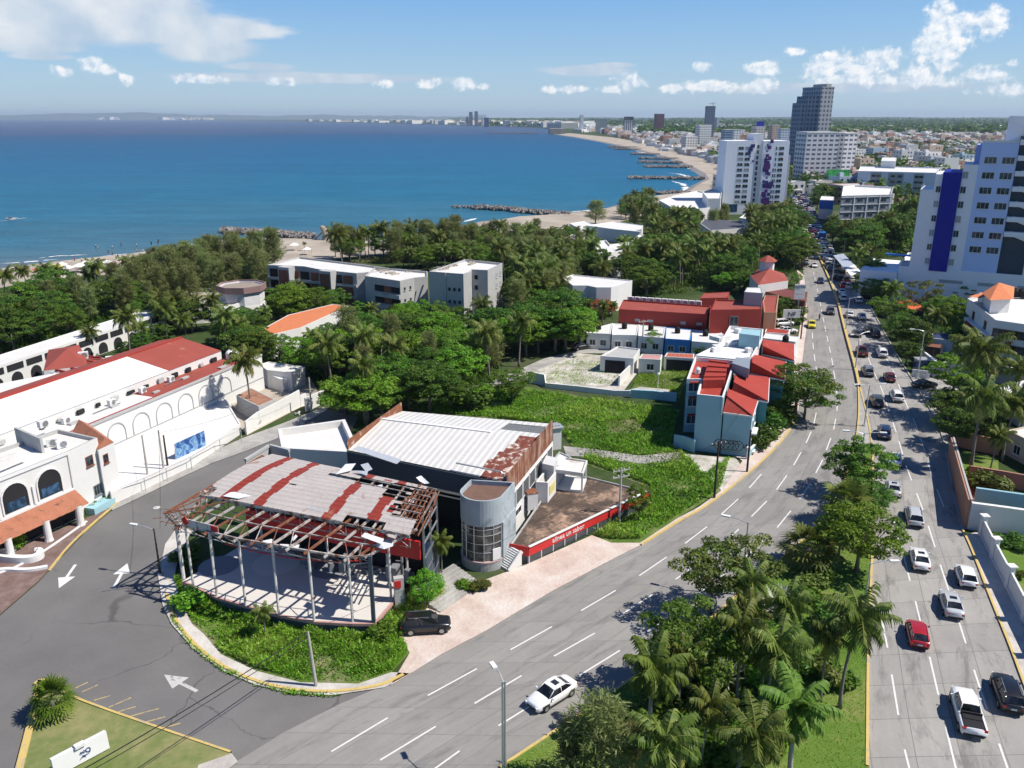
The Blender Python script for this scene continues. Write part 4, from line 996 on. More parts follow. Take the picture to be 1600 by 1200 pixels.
MB().bar(a.lerp(b,.80)+Vector((0,-.1,.1)),b+Vector((0,-.1,0)),.06,.55).build('red_sign_remnant',M['fascia_red'],pav)
A=pp[0]+UW*7.0+UX*3.0;B=A+UX*20.5
mb=MB();mb.bar(Vector((A.x,A.y,5.6)),Vector((B.x,B.y,5.6)),.25,2.0);mb.build('red_bulkhead',M['fascia_red'],pav)
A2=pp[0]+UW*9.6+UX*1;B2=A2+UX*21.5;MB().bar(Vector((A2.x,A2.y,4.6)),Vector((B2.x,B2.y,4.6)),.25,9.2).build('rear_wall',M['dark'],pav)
mdeb=mat('grey_debris',(.20,.21,.23),.8,.3,1.5)
for k in range(16):
 q=A+UX*rr.uniform(0,20)+UW*rr.uniform(-.5,2.2);z=rr.uniform(.2,1.6);hh_=rr.uniform(.4,1.6);MB().box((q.x,q.y,1.2+hh_/2),(rr.uniform(.4,1.8),rr.uniform(.3,.9),hh_),rr.uniform(0,3)).build('fallen_fitting',mdeb,pav)
rl=MB();L0=[G(a,b,4.2)for a,b in((352,850),(400,862),(460,873),(520,878),(566,876))]
for a,b in zip(L0,L0[1:]):rl.tube([a,b],.06,6)
rl.build('hanging_red_rail',M['fascia_red'],pav)
pa,pb,pc=G(383,719,10),G(421,696,10),G(452,704,10)
MB().bar(pa,pb,.3,.3).bar(pb,pc,.3,.3).bar(pa-Vector((0,0,1.2)),pb-Vector((0,0,1.2)),.1,2.0).bar(pb-Vector((0,0,1.2)),pc-Vector((0,0,1.2)),.1,2.0).build('roof_upstand',M['concrete'],pav)
mb=MB();e0=rp(1,.02)-Vector((0,0,.2));e1=rp(1,.98)-Vector((0,0,.2))
for z in(1.6,3.2,4.8,6.4,8.0,9.4):e4=e0.lerp(e1,.45);mb.bar((e4.x,e4.y,z),(e1.x,e1.y,z),.14,.14)
for f in(.45,.72,1):q=e0.lerp(e1,f);mb.bar((q.x,q.y,0),(q.x,q.y,9.5),.18)
mb.build('side_frame',M['steel_grey'],pav)
q0,q1=e0.lerp(e1,.5),e0.lerp(e1,.98);MB().bar((q0.x,q0.y,2.5),(q1.x,q1.y,2.5),.1,5.0).build('side_panel',M['dark_wall'],pav)
FOOT.append(ccw([(p.x,p.y)for p in pp+back]))
b=G(625,955);o=thing('sign_pillar','grey concrete pillar with a red plate at the platform corner','pillar',b)
MB().box((b.x,b.y,1.9),(.95,.6,3.8),.3).build('shaft',M['concrete'],o);MB().box((b.x-.05,b.y-.36,3.2),(.62,.1,.75),.3).build('red_plate',M['fascia_red'],o)
hall=thing('derelict_hall','derelict white metal roofed hall with rusted side screen and round glass corner','building',G(792,850))
WZ=7.9
NR,FR,BL,NL=[G(a,b,WZ)for a,b in((790,753),(862,668),(628,648),(543,703))]
FR=NR+UW.lerp((FR-NR).normalized(),1)*(FR-NR).length
RDG=.62;rz0,rz1=NR.lerp(FR,RDG)+Vector((0,0,1.1)),NL.lerp(BL,RDG)+Vector((0,0,1.1))
hx=(NR-NL).normalized();hw=(FR-NR).normalized()
mroof=corrug('white_ribbed_roof',(.66,.645,.61),hw,.8,dirt=(.30,.19,.11),dirtlo=.63,dirtscale=.8)
mrusty=corrug('rusted_ribbed_roof',(.70,.62,.53),hw,.95,dirt=(.20,.06,.035),dirtlo=.40,dirtscale=.55)
NX=40
def hp(s,t_):
 a=NL.lerp(NR,s);b=BL.lerp(FR,s);q=a.lerp(b,t_);z=WZ+1.15*(t_/RDG if t_<RDG else 1-.55*(t_-RDG)/(1-RDG));return Vector((q.x,q.y,z))
mb=MB();TS=[0,.12,.24,.36,.48,RDG,.72,.82,.91,1.0]
for i in range(NX+1):
 for t_ in TS:mb.v.append(tuple(hp(i/NX,t_)))
for i in range(NX):
 for k in range(len(TS)-1):
  s,t_=(i+.5)/NX,(TS[k]+TS[k+1])/2
  if.74<s<.99 and.70<t_<.93:continue
  a=i*len(TS)+k;mb.f.append((a,a+len(TS),a+len(TS)+1,a+1));mb.m.append(1 if s>.86-.03*math.sin(t_*9)and t_<.66 else 0)
mb.build('metal_roof',[mroof,mrusty],hall)
mb=MB()
for i in range(16):
 s=.74+.25*i/15;mb.bar(hp(s,.70)-Vector((0,0,.12)),hp(s,.93)-Vector((0,0,.12)),.12,.2)
for k in range(4):mb.bar(hp(.73,.72+.06*k)-Vector((0,0,.2)),hp(1,.72+.06*k)-Vector((0,0,.2)),.1)
mb.build('bare_roof_frame',M['steel_grey'],hall)
MB().bar(hp(0,RDG)+Vector((0,0,.05)),hp(.72,RDG)+Vector((0,0,.05)),.5,.08).build('ridge_cap',M['white_clean'],hall)
for px in([(551,702),(561,697),(628,718),(620,725)],):
 q=[G(a,b,8.7)for a,b in px];MB().add(q,[(3,2,1,0)]if(q[1]-q[0]).cross(q[2]-q[0]).z<0 else[(0,1,2,3)]).build('grey_skylight',mfl2,hall)
MB().bar(NL.lerp(BL,.0)+Vector((0,0,.4)),BL+Vector((0,0,1.0)),.12,1.6).build('left_screen',M['rust'],hall)
mb=MB();
for a,b in((NL,BL),(BL,FR)):mb.bar((a.x,a.y,WZ/2-.05),(b.x,b.y,WZ/2-.05),.25,WZ-.1)
mb.build('rear_walls',M['white'],hall)
mb=MB();mb.bar((NL.x,NL.y,6.6),(NR.x,NR.y,6.6),.3,2.3);mb.build('front_band',M['dark_wall'],hall)
mb=MB();a,b=NL+hw*1.2,NR+hw*1.2;mb.bar((a.x,a.y,2.8),(b.x,b.y,2.8),.2,5.5);mb.build('front_void_shade',M['dark'],hall)  # near-black sheet paints the shade of the open void below the band
mb=MB();mb.bar((NL.x,NL.y,5.2),(NR.x,NR.y,5.2),.12,.3);mb.bar((NL.x,NL.y,4.6),(NR.x,NR.y,4.6),.08,.16);mb.build('front_rail',M['galv'],hall)
o_=hx*.16
mscr=corrug('rusted_screen',(.33,.27,.24),(0,0,1)if False else hw,1.0,dirt=(.20,.065,.035),dirtlo=.44,dirtscale=.6)
def vcor(name):
 m,t,b=newmat(name);g=t.new('ShaderNodeNewGeometry').outputs['Position']
 d=t.vmath('DOT_PRODUCT',g,tuple(hw));w=t.math('MULTIPLY_ADD',t.math('SINE',t.math('MULTIPLY',d,9.0)),.5,.5)
 n=t.noise(t.vmath('MULTIPLY',g,(1,1,.25)),.9,7,.7)
 c=t.ramp(n,[(.34,(.10,.035,.022)),(.46,(.23,.075,.035)),(.56,(.34,.20,.14)),(.68,(.55,.50,.45))])
 c=t.mix(t.math('MULTIPLY',t.ms(w,.7,.95),.45),c,(.06,.03,.025));t.l.new(c,b.inputs['Base Color']);b.inputs['Roughness'].default_value=.8;return m
mscr=vcor('rusted_vertical_screen')
mb=MB();n0=NR+hx*.1;n1=FR+hx*.1
for i in range(18):
 a,b=n0.lerp(n1,i/18),n0.lerp(n1,(i+1)/18);mb.bar((a.x,a.y,7.35),(b.x,b.y,7.35),.1,2.7+.5*(i/18)+rr.uniform(-.1,.1))
mb.build('rusted_screen',mscr,hall)
mb=MB();mb.bar((n0.x,n0.y,3.0),(n1.x,n1.y,3.0),.22,6.0);mb.build('side_wall',M['white'],hall)
for i in range(7):put_win(hall,n0+hx*.12,n1+hx*.12,(i+.5)/7*.96+.02,3.6,(FR-NR).length/7*.86,2.1,M['white_clean'],mat('grey_blind',(.10,.105,.11),.6,.1,1)if 'grey_blind' not in bpy.data.materials else bpy.data.materials['grey_blind'],0,sill=False)
put_win(hall,n0+hx*.12,n1+hx*.12,.17,2.25,3.4,.9,M['white_clean'],M['dark'],2,'service_hatch',sill=False)
tw=G(742,892);tc=Vector((tw.x+.9,tw.y+2.2,0));TR=2.35
def dshape(r_,n=18):
 a0,a1=math.radians(168),math.radians(325);P_=[(tc.x+r_*math.cos(a0+(a1-a0)*k/n),tc.y+r_*math.sin(a0+(a1-a0)*k/n))for k in range(n+1)]
 e=Vector((*P_[-1],0))+UW*3.9;s=Vector((*P_[0],0))+UW*2.6;return P_+[(e.x,e.y),(s.x,s.y)]
MB().prism(dshape(TR+.12),0,1.0).build('tower_base',M['grey_wall'],hall)
MB().prism(dshape(TR+.18),1.0,1.16,bottom=False).build('tower_sill',mat('pinkish_sill',(.55,.40,.38),.7,.1,1),hall)
mgl=glass('dusty_tower_glass',(.06,.065,.065),.2)
MB().prism(dshape(TR-.06),1.16,5.3,top=False).build('tower_glass',mgl,hall)
mb=MB();dp=dshape(TR,18)
for k in range(0,19,3):mb.bar((*dp[k],1.16),(*dp[k],5.3),.09)
for z in(2.2,3.2,4.2,4.9):
 for k in range(18):mb.bar((*dp[k],z),(*dp[k+1],z),.06)
mb.build('tower_mullions',M['galv'],hall)
mb=MB();i_=shell(mb,dshape(TR+.1),5.3,8.3,.18,7.8);mtd=mat('weathered_blue_grey',(.36,.41,.44),.8,.2,.5,dirt=(.22,.26,.29),dirtlo=.52,dirtscale=.35,fine=.06)
mb.build('tower_drum',mtd,hall);MB().sheet([Vector((x,y,7.8))for x,y in i_]).build('tower_roof',mat('rusty_gravel',(.17,.10,.075),.95,.3,2),hall)
mb=MB();a=Vector((*dp[18],0));b=a+UW*3.9;mb.bar((a.x+.1,a.y,2.65),(b.x+.1,b.y,2.65),.25,5.28);mb.build('tower_side_wall',mtd,hall)
q=Vector((*dp[15],0)).lerp(Vector((*dp[17],0)),.5);MB().box((q.x+.02,q.y-.12,1.9),(.95,.12,1.35),math.radians(30)).build('boarded_pane',M['white_clean'],hall)
FOOT.append(ccw([(p.x,p.y)for p in(NL,NR,FR,BL)]))
pipe=MB().tube([hp(.70,.02)+Vector((0,0,.9)),hp(.97,.02)+Vector((0,0,.9)),hp(.985,.02)+Vector((0,0,.7)),hp(.985,.02)],.1,6).build('roof_pipe',M['galv'],hall)
TZ=1.9
tpx=[(797,851),(825,857),(1013,768),(916,744),(872,742)];tpw=[G(a,b,TZ)for a,b in tpx]
ter=thing('terrace_annex','low annex with red lettered fascia and stained tile terrace roof','building',centroid(tpw))
mb=MB();i_=shell(mb,tpw,0,TZ,.15,TZ-.2);mb.build('wall',M['concrete'],ter);MB().sheet([Vector((x,y,TZ-.2))for x,y in i_]).build('roof',M['stained_tile'],ter)
f0,f1,f2=tpw[0],tpw[1],tpw[2]
mb=MB();panel(mb,f1,f2,0.0,1.0,1.0,2.12,.03,.1);panel(mb,f0,f1,0,1.0,1.02,2.10,.03,.1);mb.build('red_fascia',M['fascia_red'],ter)
mb=MB();panel(mb,f1,f2,0,1.0,2.12,2.2,.0,.3);mb.build('coping',M['white'],ter)
mb=MB();panel(mb,f1,f2,.01,.99,.12,.99,.02,.06);panel(mb,f0,f1,.02,.98,.12,.99,.02,.06);mb.build('glazing',mat('grey_glazing',(.07,.075,.085),.3,.15,.6),ter)
for i in range(12):mb=MB();panel(mb,f1,f2,max(0,i/11*.985),i/11*.985+.008,.1,1.0,.07,.06);mb.build('mullion',M['galv'],ter)
d,n=toward_cam(f1,f2)
def text3d(name,s,p,d,up,size,mm,parent,align='LEFT',ext=.02):
 cu=bpy.data.curves.new(name,'FONT');cu.body=s;cu.size=size;cu.extrude=ext;cu.align_x=align;cu.fill_mode='BOTH'
 o=bpy.data.objects.new(name,cu);n_=d.cross(up)
 R=Matrix((d,up,n_)).transposed().to_4x4();
 dg=bpy.context.evaluated_depsgraph_get();COL.objects.link(o);dg.update();me=bpy.data.meshes.new_from_object(o.evaluated_get(dg));bpy.data.objects.remove(o)
 me.materials.clear();me.materials.append(mm);o=bpy.data.objects.new(name,me);COL.objects.link(o);o.parent=parent
 L=Vector(p)-parent.location if parent else Vector(p);o.matrix_local=Matrix.Translation(L)@R;return o
dd=d if d.x>0 else-d;ps=(f1 if f1.x<f2.x else f2)+dd*3.6+n*.16
text3d('fascia_lettering','alinea un sabor',(ps.x,ps.y,1.27),dd,Vector((0,0,1)),.86,M['white_clean'],ter)
FOOT.append(ccw([(p.x,p.y)for p in tpw]))
kr=[G(a,b,4.3)for a,b in((869,735),(882,716),(918,721),(911,741))]
kio=thing('terrace_kiosk','small flat roofed concrete canopy at the terrace rear','kiosk',centroid(kr)+Vector((0,0,1.7)))
mb=MB();i_=shell(mb,kr,4.0,4.45,.18,4.25);mb.sheet([Vector((x,y,4.25))for x,y in i_]);mb.sheet([Vector((p.x,p.y,4.0))for p in kr]);mb.build('roof_slab',M['concrete_white'],kio)
for p in kr:q=p.lerp(centroid(kr),.08);MB().bar((q.x,q.y,1.7),(q.x,q.y,4.0),.22).build('post',M['white'],kio)
MB().bar((kr[1].x,kr[1].y-.2,2.85),(kr[0].x+.1,kr[0].y,2.85),.15,2.3).build('side_wall',M['grey_wall'],kio)
cq=centroid(kr);MB().prism([(p.x,p.y)for p in[q.lerp(cq,.02)for q in(kr[0],kr[3],kr[2],kr[1])]],1.7,2.0).build('floor',M['white'],kio)
hr=[G(a,b,4.4)for a,b in((837,753),(856,754),(869,738),(851,735))]
hut,_=block('white_hut','roofless white hut with a yellow notice against the hall side wall','hut',None,4.4,M['white'],M['dark'],par=1.6,world=[(p.x,p.y)for p in hr],z0=1.7,foot=False)  # open top: the sunken near-black sheet paints the shade inside the hut
mb=MB();panel(mb,hr[1],hr[2],.2,.8,2.4,3.6,.02,.04);mb.build('yellow_notice',mat('yellow_notice',(.62,.55,.20),.7,.3,2.5),hut)
ac=G(857,742,4.0);bx=thing('cooling_unit','large tilted grey cooling unit above the roofless hut','cooling unit',ac+Vector((.2,.6,.3)))
R_=Euler((.35,.1,-.35)).to_matrix();MB().box(ac+Vector((.2,.6,.9)),(1.5,1.5,1.9),R=R_).build('casing',mat('light_grey_casing',(.60,.61,.62),.5,.08,1),bx)
db=G(830,797,1.7);dbx=thing('door_booth','small white door booth with a rusty lid beside the hall wall','booth',db)
MB().box((db.x,db.y+.6,2.75),(1.3,1.2,2.1),.32).build('wall',M['white'],dbx);MB().box((db.x,db.y+.6,3.85),(1.4,1.3,.1),.32).build('roof',M['rust'],dbx)
mb=MB().box((db.x-.22,db.y-.03,2.6),(.7,.06,1.7),.32);mb.build('door',M['dark'],dbx)
ch=G(868,700);o=thing('chimney_stack','tall white vent shaft with a metal hood behind the hall','vent shaft',ch)
MB().box((ch.x,ch.y,1.6),(1.3,1.3,3.2),.3).build('shaft',M['white'],o);MB().box((ch.x,ch.y,3.4),(1.9,1.8,.12),.3).box((ch.x-.1,ch.y,3.6),(1.1,1.2,.3),.3).build('hood',M['galv'],o)
rb=[G(a,b,3.6)for a,b in((856,725),(874,703),(893,712),(880,730))]
block('rear_shed','small rusty roofed shed tucked behind the kiosk','shed',None,3.4,M['grey_wall'],M['concrete_white'],par=.15,world=[(p.x,p.y)for p in rb])
def stairs(name,label,lo,hi,n,w,mm,z0=0.1,z1=1.2,side=None):
 lo,hi=Vector((lo.x,lo.y,0)),Vector((hi.x,hi.y,0));d=(hi-lo);L=d.length;d.normalize()
 o=thing(name,label,'stairs',lo);mb=MB()
 for i in range(n):
  c_=lo+d*L*(i+.5)/n;z=z0+(z1-z0)*(i+1)/n;mb.box((c_.x,c_.y,z/2),(w,L/n*1.0-.004,z),math.atan2(d.y,d.x)-math.pi/2)
 mb.build('steps',mm,o)
 if side:
  s=Vector((-d.y,d.x,0))
  for sg in(-1,1):MB().bar(lo+s*sg*w/2+Vector((0,0,z0+.1)),hi+s*sg*w/2+Vector((0,0,z1+.1)),.12,.5).build('string',side,o)
 return o
stairs('entrance_steps','broad grey entrance steps between the platform and the round glass corner',G(722,936),G(676,903,1.0),8,6.5,M['gravel'],.1,1.15)
stairs('side_stairs','narrow white outside stairs up to the tiled terrace',G(786,889),G(806,858,1.7),10,1.9,M['white'],.1,1.75,M['white'])
lw=[G(a,b,5.2)for a,b in((434,670),(539,655),(556,692),(545,706),(440,700))]
an,_=block('parapet_annex','white flat roofed annex with sloping parapets behind the striped roof','building',None,5.2,M['white'],M['white_roof'],par=1.0,t=.5,world=[(p.x,p.y)for p in lw],coping=M['concrete_white'])
def GW(pts,h):return[G(a,b,h)for a,b in pts]
RH=8.6
r0,r1,r2=G(-150,806,RH),G(105,706,RH),G(152,684,RH)
rd=(r1-r0).normalized();rn=Vector((-rd.y,rd.x,0))
res=thing('arcaded_restaurant','white arcaded restaurant with tiled canopy over its dark car porch','building',Vector((r1.x,r1.y,0)))
e=(r2-r1).normalized()
rp_=[r0,r1,r2,r2+rn*7,r0+rn*9]
mb=MB();i_=shell(mb,[(p.x,p.y)for p in rp_],0,RH,.25,RH-.45,0,1);mb.build('wall',[M['white'],M['concrete']],res)
MB().sheet([Vector((x,y,RH-.45))for x,y in i_]).build('roof',M['concrete_white'],res);FOOT.append(ccw([(p.x,p.y)for p in rp_]))
L=(r1-r0).length
mb=MB()
for i,off in enumerate((2.9,7.1,11.3,15.5)):
 f=1-off/L
 mb=MB();archmb(mb,r0,r1,f,3.0,4.3,6.0,.06);mb.build('arched_window',M['dark'],res)
 mb=MB();archring(mb,r0,r1,f,3.1,4.3,6.0,.16,.08);mb.build('arch_surround',M['white_clean'],res)
 mb=MB();panel(mb,r0,r1,f-1.1/L,f+1.1/L,4.4,5.5,.07,.03);mb.build('arch_glazing',M['glass_blue'],res)
 mb=MB();panel(mb,r0,r1,f-2.1/L-.004,f-2.1/L+.008,4.0,6.3,.04,.18);mb.build('pilaster',M['white_clean'],res)
mb=MB();panel(mb,r0,r1,0,1,3.75,4.0,.03,.14);panel(mb,r0,r1,0,1,RH-.32,RH-.02,.03,.12);mb.build('string_course',M['white_clean'],res)
mb=MB();panel(mb,r0,r1,0,.985,.1,2.65,.02,.03);mb.build('porch_shade_panel',M['dark'],res)  # flat near-black panel, the porch's inner shade put into its colour
cm=MB();n=90;dn_=-rn
for i in range(n):
 f0_,f1_=i/n,(i+1)/n
 for k in range(4):
  a0=r0.lerp(r1,f0_)-rn*(.05+.55*k);a1=r0.lerp(r1,f1_)-rn*(.05+.55*k);b0=r0.lerp(r1,f0_)-rn*(.62+.55*k);b1=r0.lerp(r1,f1_)-rn*(.62+.55*k)
  zt,zb=3.75-.34*k+random.uniform(-.03,.03),3.40-.34*k+random.uniform(-.03,.03);w_=.10
  cm.add([(a0.x,a0.y,zt),(a1.x,a1.y,zt+w_),(b1.x,b1.y,zb+w_),(b0.x,b0.y,zb)],[(0,3,2,1)])
cm.build('tiled_canopy',M['old_tile'],res)
for f in(.2,.45,.7,.93):q=r0.lerp(r1,f)-rn*2.0;MB().lathe((q.x,q.y,.05),[(.5,0),(.42,.4),(.36,2.6)],12).build('canopy_pier',M['white'],res)
put_win(res,r1,r2,.62,5.6,1.15,1.3,M['brick'],M['glass'],1);put_win(res,r1,r2,.74,1.5,1.3,1.4,M['steel_grey'],M['glass'],2)
MB().tube([r1+Vector((-.0,-.12,-.3)),(r1.x,r1.y-.12,.3)],.07,6).build('drainpipe',M['galv'],res)
q0,q1=r1+e*1.0-Vector((0,0,RH)),r2-Vector((0,0,RH));nn=Vector((e.y,-e.x,0))
pl=MB().prism([((q0+nn*.1).x,(q0+nn*.1).y),((q0+nn*1.5).x,(q0+nn*1.5).y),((q1+nn*1.5+e*3).x,(q1+nn*1.5+e*3).y),((q1+nn*.1+e*3).x,(q1+nn*.1+e*3).y)],0,.9).build('planter_wall',M['pale_blue'],res)
lp=GW([(112,667),(135,654),(177,683),(152,695)],8.0)
lod,_=block('tiled_lodge','tall narrow white lodge with an orange brown tiled roof','building',None,7.3,M['white'],M['old_tile'],par=.1,world=[(p.x,p.y)for p in lp])
mb=MB();a,b,c_,d_=[Vector((p.x,p.y,7.35))for p in lp];up=Vector((0,0,1.1));m0,m1=a.lerp(b,.5)+up,c_.lerp(d_,.5)+up
mb.add([a,b,c_,d_,m0,m1],[(0,3,5,4),(1,4,5,2),(0,4,1),(2,5,3)]);mb.build('hipped_roof',M['old_tile'],lod)
put_win(lod,lp[3],lp[2],.35,5.2,.8,1.2,M['brick'],M['glass'])
rb0=GW([(30,676),(66,690),(100,706),(72,722)],RH)
c0=G(50,707,RH-.45);w_=MB();a,b=G(28,689,RH-.4),G(68,707,RH-.4);w_.bar(a+Vector((0,0,.8)),b+Vector((0,0,.8)),.3,2.0)
o=w_.build('roof_screen_wall',M['concrete'],res)
for k,(x,y,l)in enumerate(((82,697,'grey air conditioner on the restaurant roof beside the screen wall'),(97,700,'small air conditioner near the restaurant roof edge'),(68,668,'dark boxed air conditioner behind the restaurant roof screen'))):acunit(G(x,y,RH-.45),.5+k*.3,l,1.2)
mb=MB()
for k in range(4):a=G(2+8*k,733-3*k,RH);b=G(26+9*k,722-3*k,RH);
for k in range(4):mb.bar(G(-20,741-5*k,RH+.1),G(40-k*3,716-5*k,RH+.1),.25,.3)
mb.build('roof_beams',M['concrete_white'],res)
def planter(name,label,px,w,h,m,seed):
 o=thing(name,label,'planter',G(*px[0]));mb=MB();L_=line(px,0,3)
 off=offset_poly(L_,w);n=len(L_);
 mb.v=[(p.x,p.y,0)for p in L_]+[(p.x,p.y,h)for p in L_]+[(p.x,p.y,h)for p in off]+[(p.x,p.y,0)for p in off]
 for i in range(n-1):
  for a,b in((0,1),(1,2),(2,3)):mb.f.append((a*n+i,a*n+i+1,b*n+i+1,b*n+i));mb.m.append(0)
 mb.f.append((0,n,2*n,3*n));mb.f.append((n-1,4*n-1,3*n-1,2*n-1));mb.m+=[0,0]
 mb.build('kerb_wall',m,o);return o
planter('curved_planter','white scroll ended planter wall on the brown paver forecourt',[(-60,866),(0,880),(40,883),(62,878),(72,870),(66,864),(56,866)],.7,.8,M['white_clean'],1)
planter('curved_planter','low white curved kerb planter crossing the forecourt below the porch',[(-40,905),(0,893),(40,896),(74,890)],.5,.35,M['white_clean'],2)
planter('curved_planter','short white planter wall holding shrubs beside the car porch',[(-20,873),(10,868),(32,858),(38,849)],.35,.7,M['white_clean'],3)
lh=thing('banquet_hall','long white walled hall with half white half red pitched roof','building',G(200,700))
EH,RIDGE=7.6,9.2
ea,eb,ec=G(30,668,EH),G(261,579,EH),G(346,548,EH)
rgA,rgB,rgC=G(-30,648,RIDGE),G(219,558,RIDGE),G(306,527,RIDGE)
dx=(ec-ea).normalized();dn=Vector((-dx.y,dx.x,0));ea=ea-dx*14;wd=8.5
fr_=lambda s,w_,z:Vector((ea.x,ea.y,0))+dx*s+dn*w_+Vector((0,0,z))
LT=(ec-ea).length;LB=(eb-ea).length
mwm=mat('white_roof_membrane',(.70,.70,.69),.8,.08,.2,dirt=(.52,.51,.48),dirtlo=.6,fine=.04)
MB().add([fr_(0,0,EH),fr_(LB,0,EH),fr_(LB,wd,RIDGE),fr_(0,wd,RIDGE)],[(0,1,2,3)]).build('white_roof',mwm,lh)
MB().add([fr_(LB+.02,0,EH),fr_(LT,0,EH),fr_(LT,wd,RIDGE),fr_(LB+.02,wd,RIDGE)],[(0,1,2,3)]).build('red_roof',M['dull_red'],lh)
MB().add([fr_(0,wd+.02,RIDGE),fr_(LT,wd+.02,RIDGE),fr_(LT,wd+5,RIDGE-1),fr_(0,wd+5,RIDGE-1)],[(0,1,2,3)]).build('rear_red_roof',M['dull_red'],lh)
MB().bar(fr_(0,wd,RIDGE+.05),fr_(LT,wd,RIDGE+.05),.7,.18).build('red_ridge',M['red_roof'],lh)
MB().prism([tuple(fr_(0,.1,0))[:2],tuple(fr_(LT,.1,0))[:2],tuple(fr_(LT,wd+4.8,0))[:2],tuple(fr_(0,wd+4.8,0))[:2]],0,EH-.03,top=False).build('wall',M['white'],lh)
SW,SH=5.2,6.2;s0=8
MB().prism([tuple(fr_(s0,-SW,0))[:2],tuple(fr_(LT+4,-SW,0))[:2],tuple(fr_(LT+4,-.02,0))[:2],tuple(fr_(s0,-.02,0))[:2]],0,SH,top=False).build('side_wall',M['white'],lh)
MB().add([fr_(s0,-SW,SH),fr_(LB-8,-SW,SH),fr_(LB-8,-.02,SH),fr_(s0,-.02,SH)],[(0,1,2,3)]).build('grey_flat_roof',M['concrete_white'],lh)
MB().add([fr_(LB-7.98,-SW,SH),fr_(LT+4,-SW,SH),fr_(LT+4,-.02,SH),fr_(LB-7.98,-.02,SH)],[(0,1,2,3)]).build('red_flat_roof',M['dull_red'],lh)
MB().bar(fr_(s0,-SW,SH+.12),fr_(LT+4,-SW,SH+.12),.35,.3).build('grey_coping',M['concrete'],lh)
MB().bar(fr_(s0,-SW+.5,SH+.1),fr_(LB,-SW+.5,SH+.1),.3,.25).build('red_gutter',M['deep_red'],lh)
FA,FB=fr_(s0,-SW,0),fr_(LT+4,-SW,0);FL_=(FB-FA).length
for k in range(9):
 mb=MB();archring(mb,FA,FB,(2.6+4.6*k)/FL_ if(2.6+4.6*k)/FL_<.97 else.97,3.2,2.4,3.6,.14,.03);mb.build('relief_arch',M['grey_wall'],lh)
mb=MB();panel(mb,FA,FB,0,1,2.2,2.34,.02,.06);mb.build('string_course',M['grey_wall'],lh)
FOOT.append(ccw([tuple(fr_(0,-SW,0))[:2],tuple(fr_(LT+4,-SW,0))[:2],tuple(fr_(LT+4,wd+5,0))[:2],tuple(fr_(0,wd+5,0))[:2]]))
for k,(s,l)in enumerate(((20,'first wall air conditioner along the white hall gutter from the left'),(28,'second air conditioner along the hall gutter'),(34,'third air conditioner along the hall gutter'),(40,'air conditioner where the red flat roof begins'))):acunit(fr_(s,-1.2,SH),math.atan2(dx.y,dx.x),l,1.1)
for k in range(3):tank(fr_(LT+.3+1.15*(k%2),-1.4-1.2*(k//2),SH+.02),1.15,['white roof tank nearest the red roof on the long hall','white roof tank right of its twin on the long hall','white roof tank in front on the long hall'][k],'white','white rooftop tanks on the hall')
rv=random.Random(9)
for k in range(15):q=fr_(s0+3+3.1*k,-.25,SH+.45);MB().box(q,(rv.uniform(.6,1.6),.3,rv.uniform(.35,.8)),math.atan2(dx.y,dx.x)).build('eave_vent',M['dark']if k%3 else M['concrete'],lh)
for k in range(6):q=fr_(s0+5+7.3*k,-SW+rv.uniform(1.2,3.4),SH+.12);MB().box(q,(rv.uniform(1.2,3),rv.uniform(.15,.9),.22),math.atan2(dx.y,dx.x)).build('roof_curb',M['concrete'],lh)
for k in range(3):a=fr_(s0+2+14*k,-1.8,SH+.15);MB().tube([a,a+dx*rv.uniform(5,10)],.07,5).build('conduit_pipe',M['steel_grey'],lh)
lt=GW([(172,772),(300,712),(376,662),(352,622),(296,640),(176,694),(165,725)],1.6)
lot,_=block('white_lot_building','low white flat roofed block with brown stains along the side street','building',None,1.6,M['white'],M['white_lot'],par=.12,t=.25,world=[(p.x,p.y)for p in lt])
a,b=G(272,722,1.0),G(318,700,1.0);bn=thing('street_banner','pale blue picture banner on the white street wall','banner',Vector((a.x,a.y,0)))
def picmat(name,stops,sc=.8):
 m,t,b_=newmat(name);g=t.new('ShaderNodeNewGeometry').outputs['Position'];f=t.noise(g,sc,3,.5,.8)
 t.l.new(t.ramp(f,stops),b_.inputs['Base Color']);b_.inputs['Roughness'].default_value=.6;return m
d_,n_=toward_cam(a,b);MB().bar(a+n_*.5+Vector((0,0,1.6)),b+n_*.5+Vector((0,0,1.6)),.06,2.3).build('printed_sheet',picmat('banner_print',[(.38,(.02,.07,.26)),(.47,(.05,.16,.40)),(.53,(.30,.48,.66)),(.62,(.08,.22,.48))],.8),bn)
for p in(a,b):MB().bar(p+n_*.45-Vector((0,0,1)),p+n_*.45+Vector((0,0,1.8)),.1).build('support_post',M['galv'],bn)
fm_=MB();fp=GW([(176,790),(228,768),(262,752),(300,734),(345,706),(378,690)],0)
for p,q in zip(fp,fp[1:]):fm_.bar(p+Vector((0,0,1.9)),q+Vector((0,0,1.9)),.05);
for p in fp:fm_.bar(p,p+Vector((0,0,1.95)),.07)
tag(fm_.build('rail_fence',M['galv']),'thin grey rail fence standing in front of the white lot building','fence')
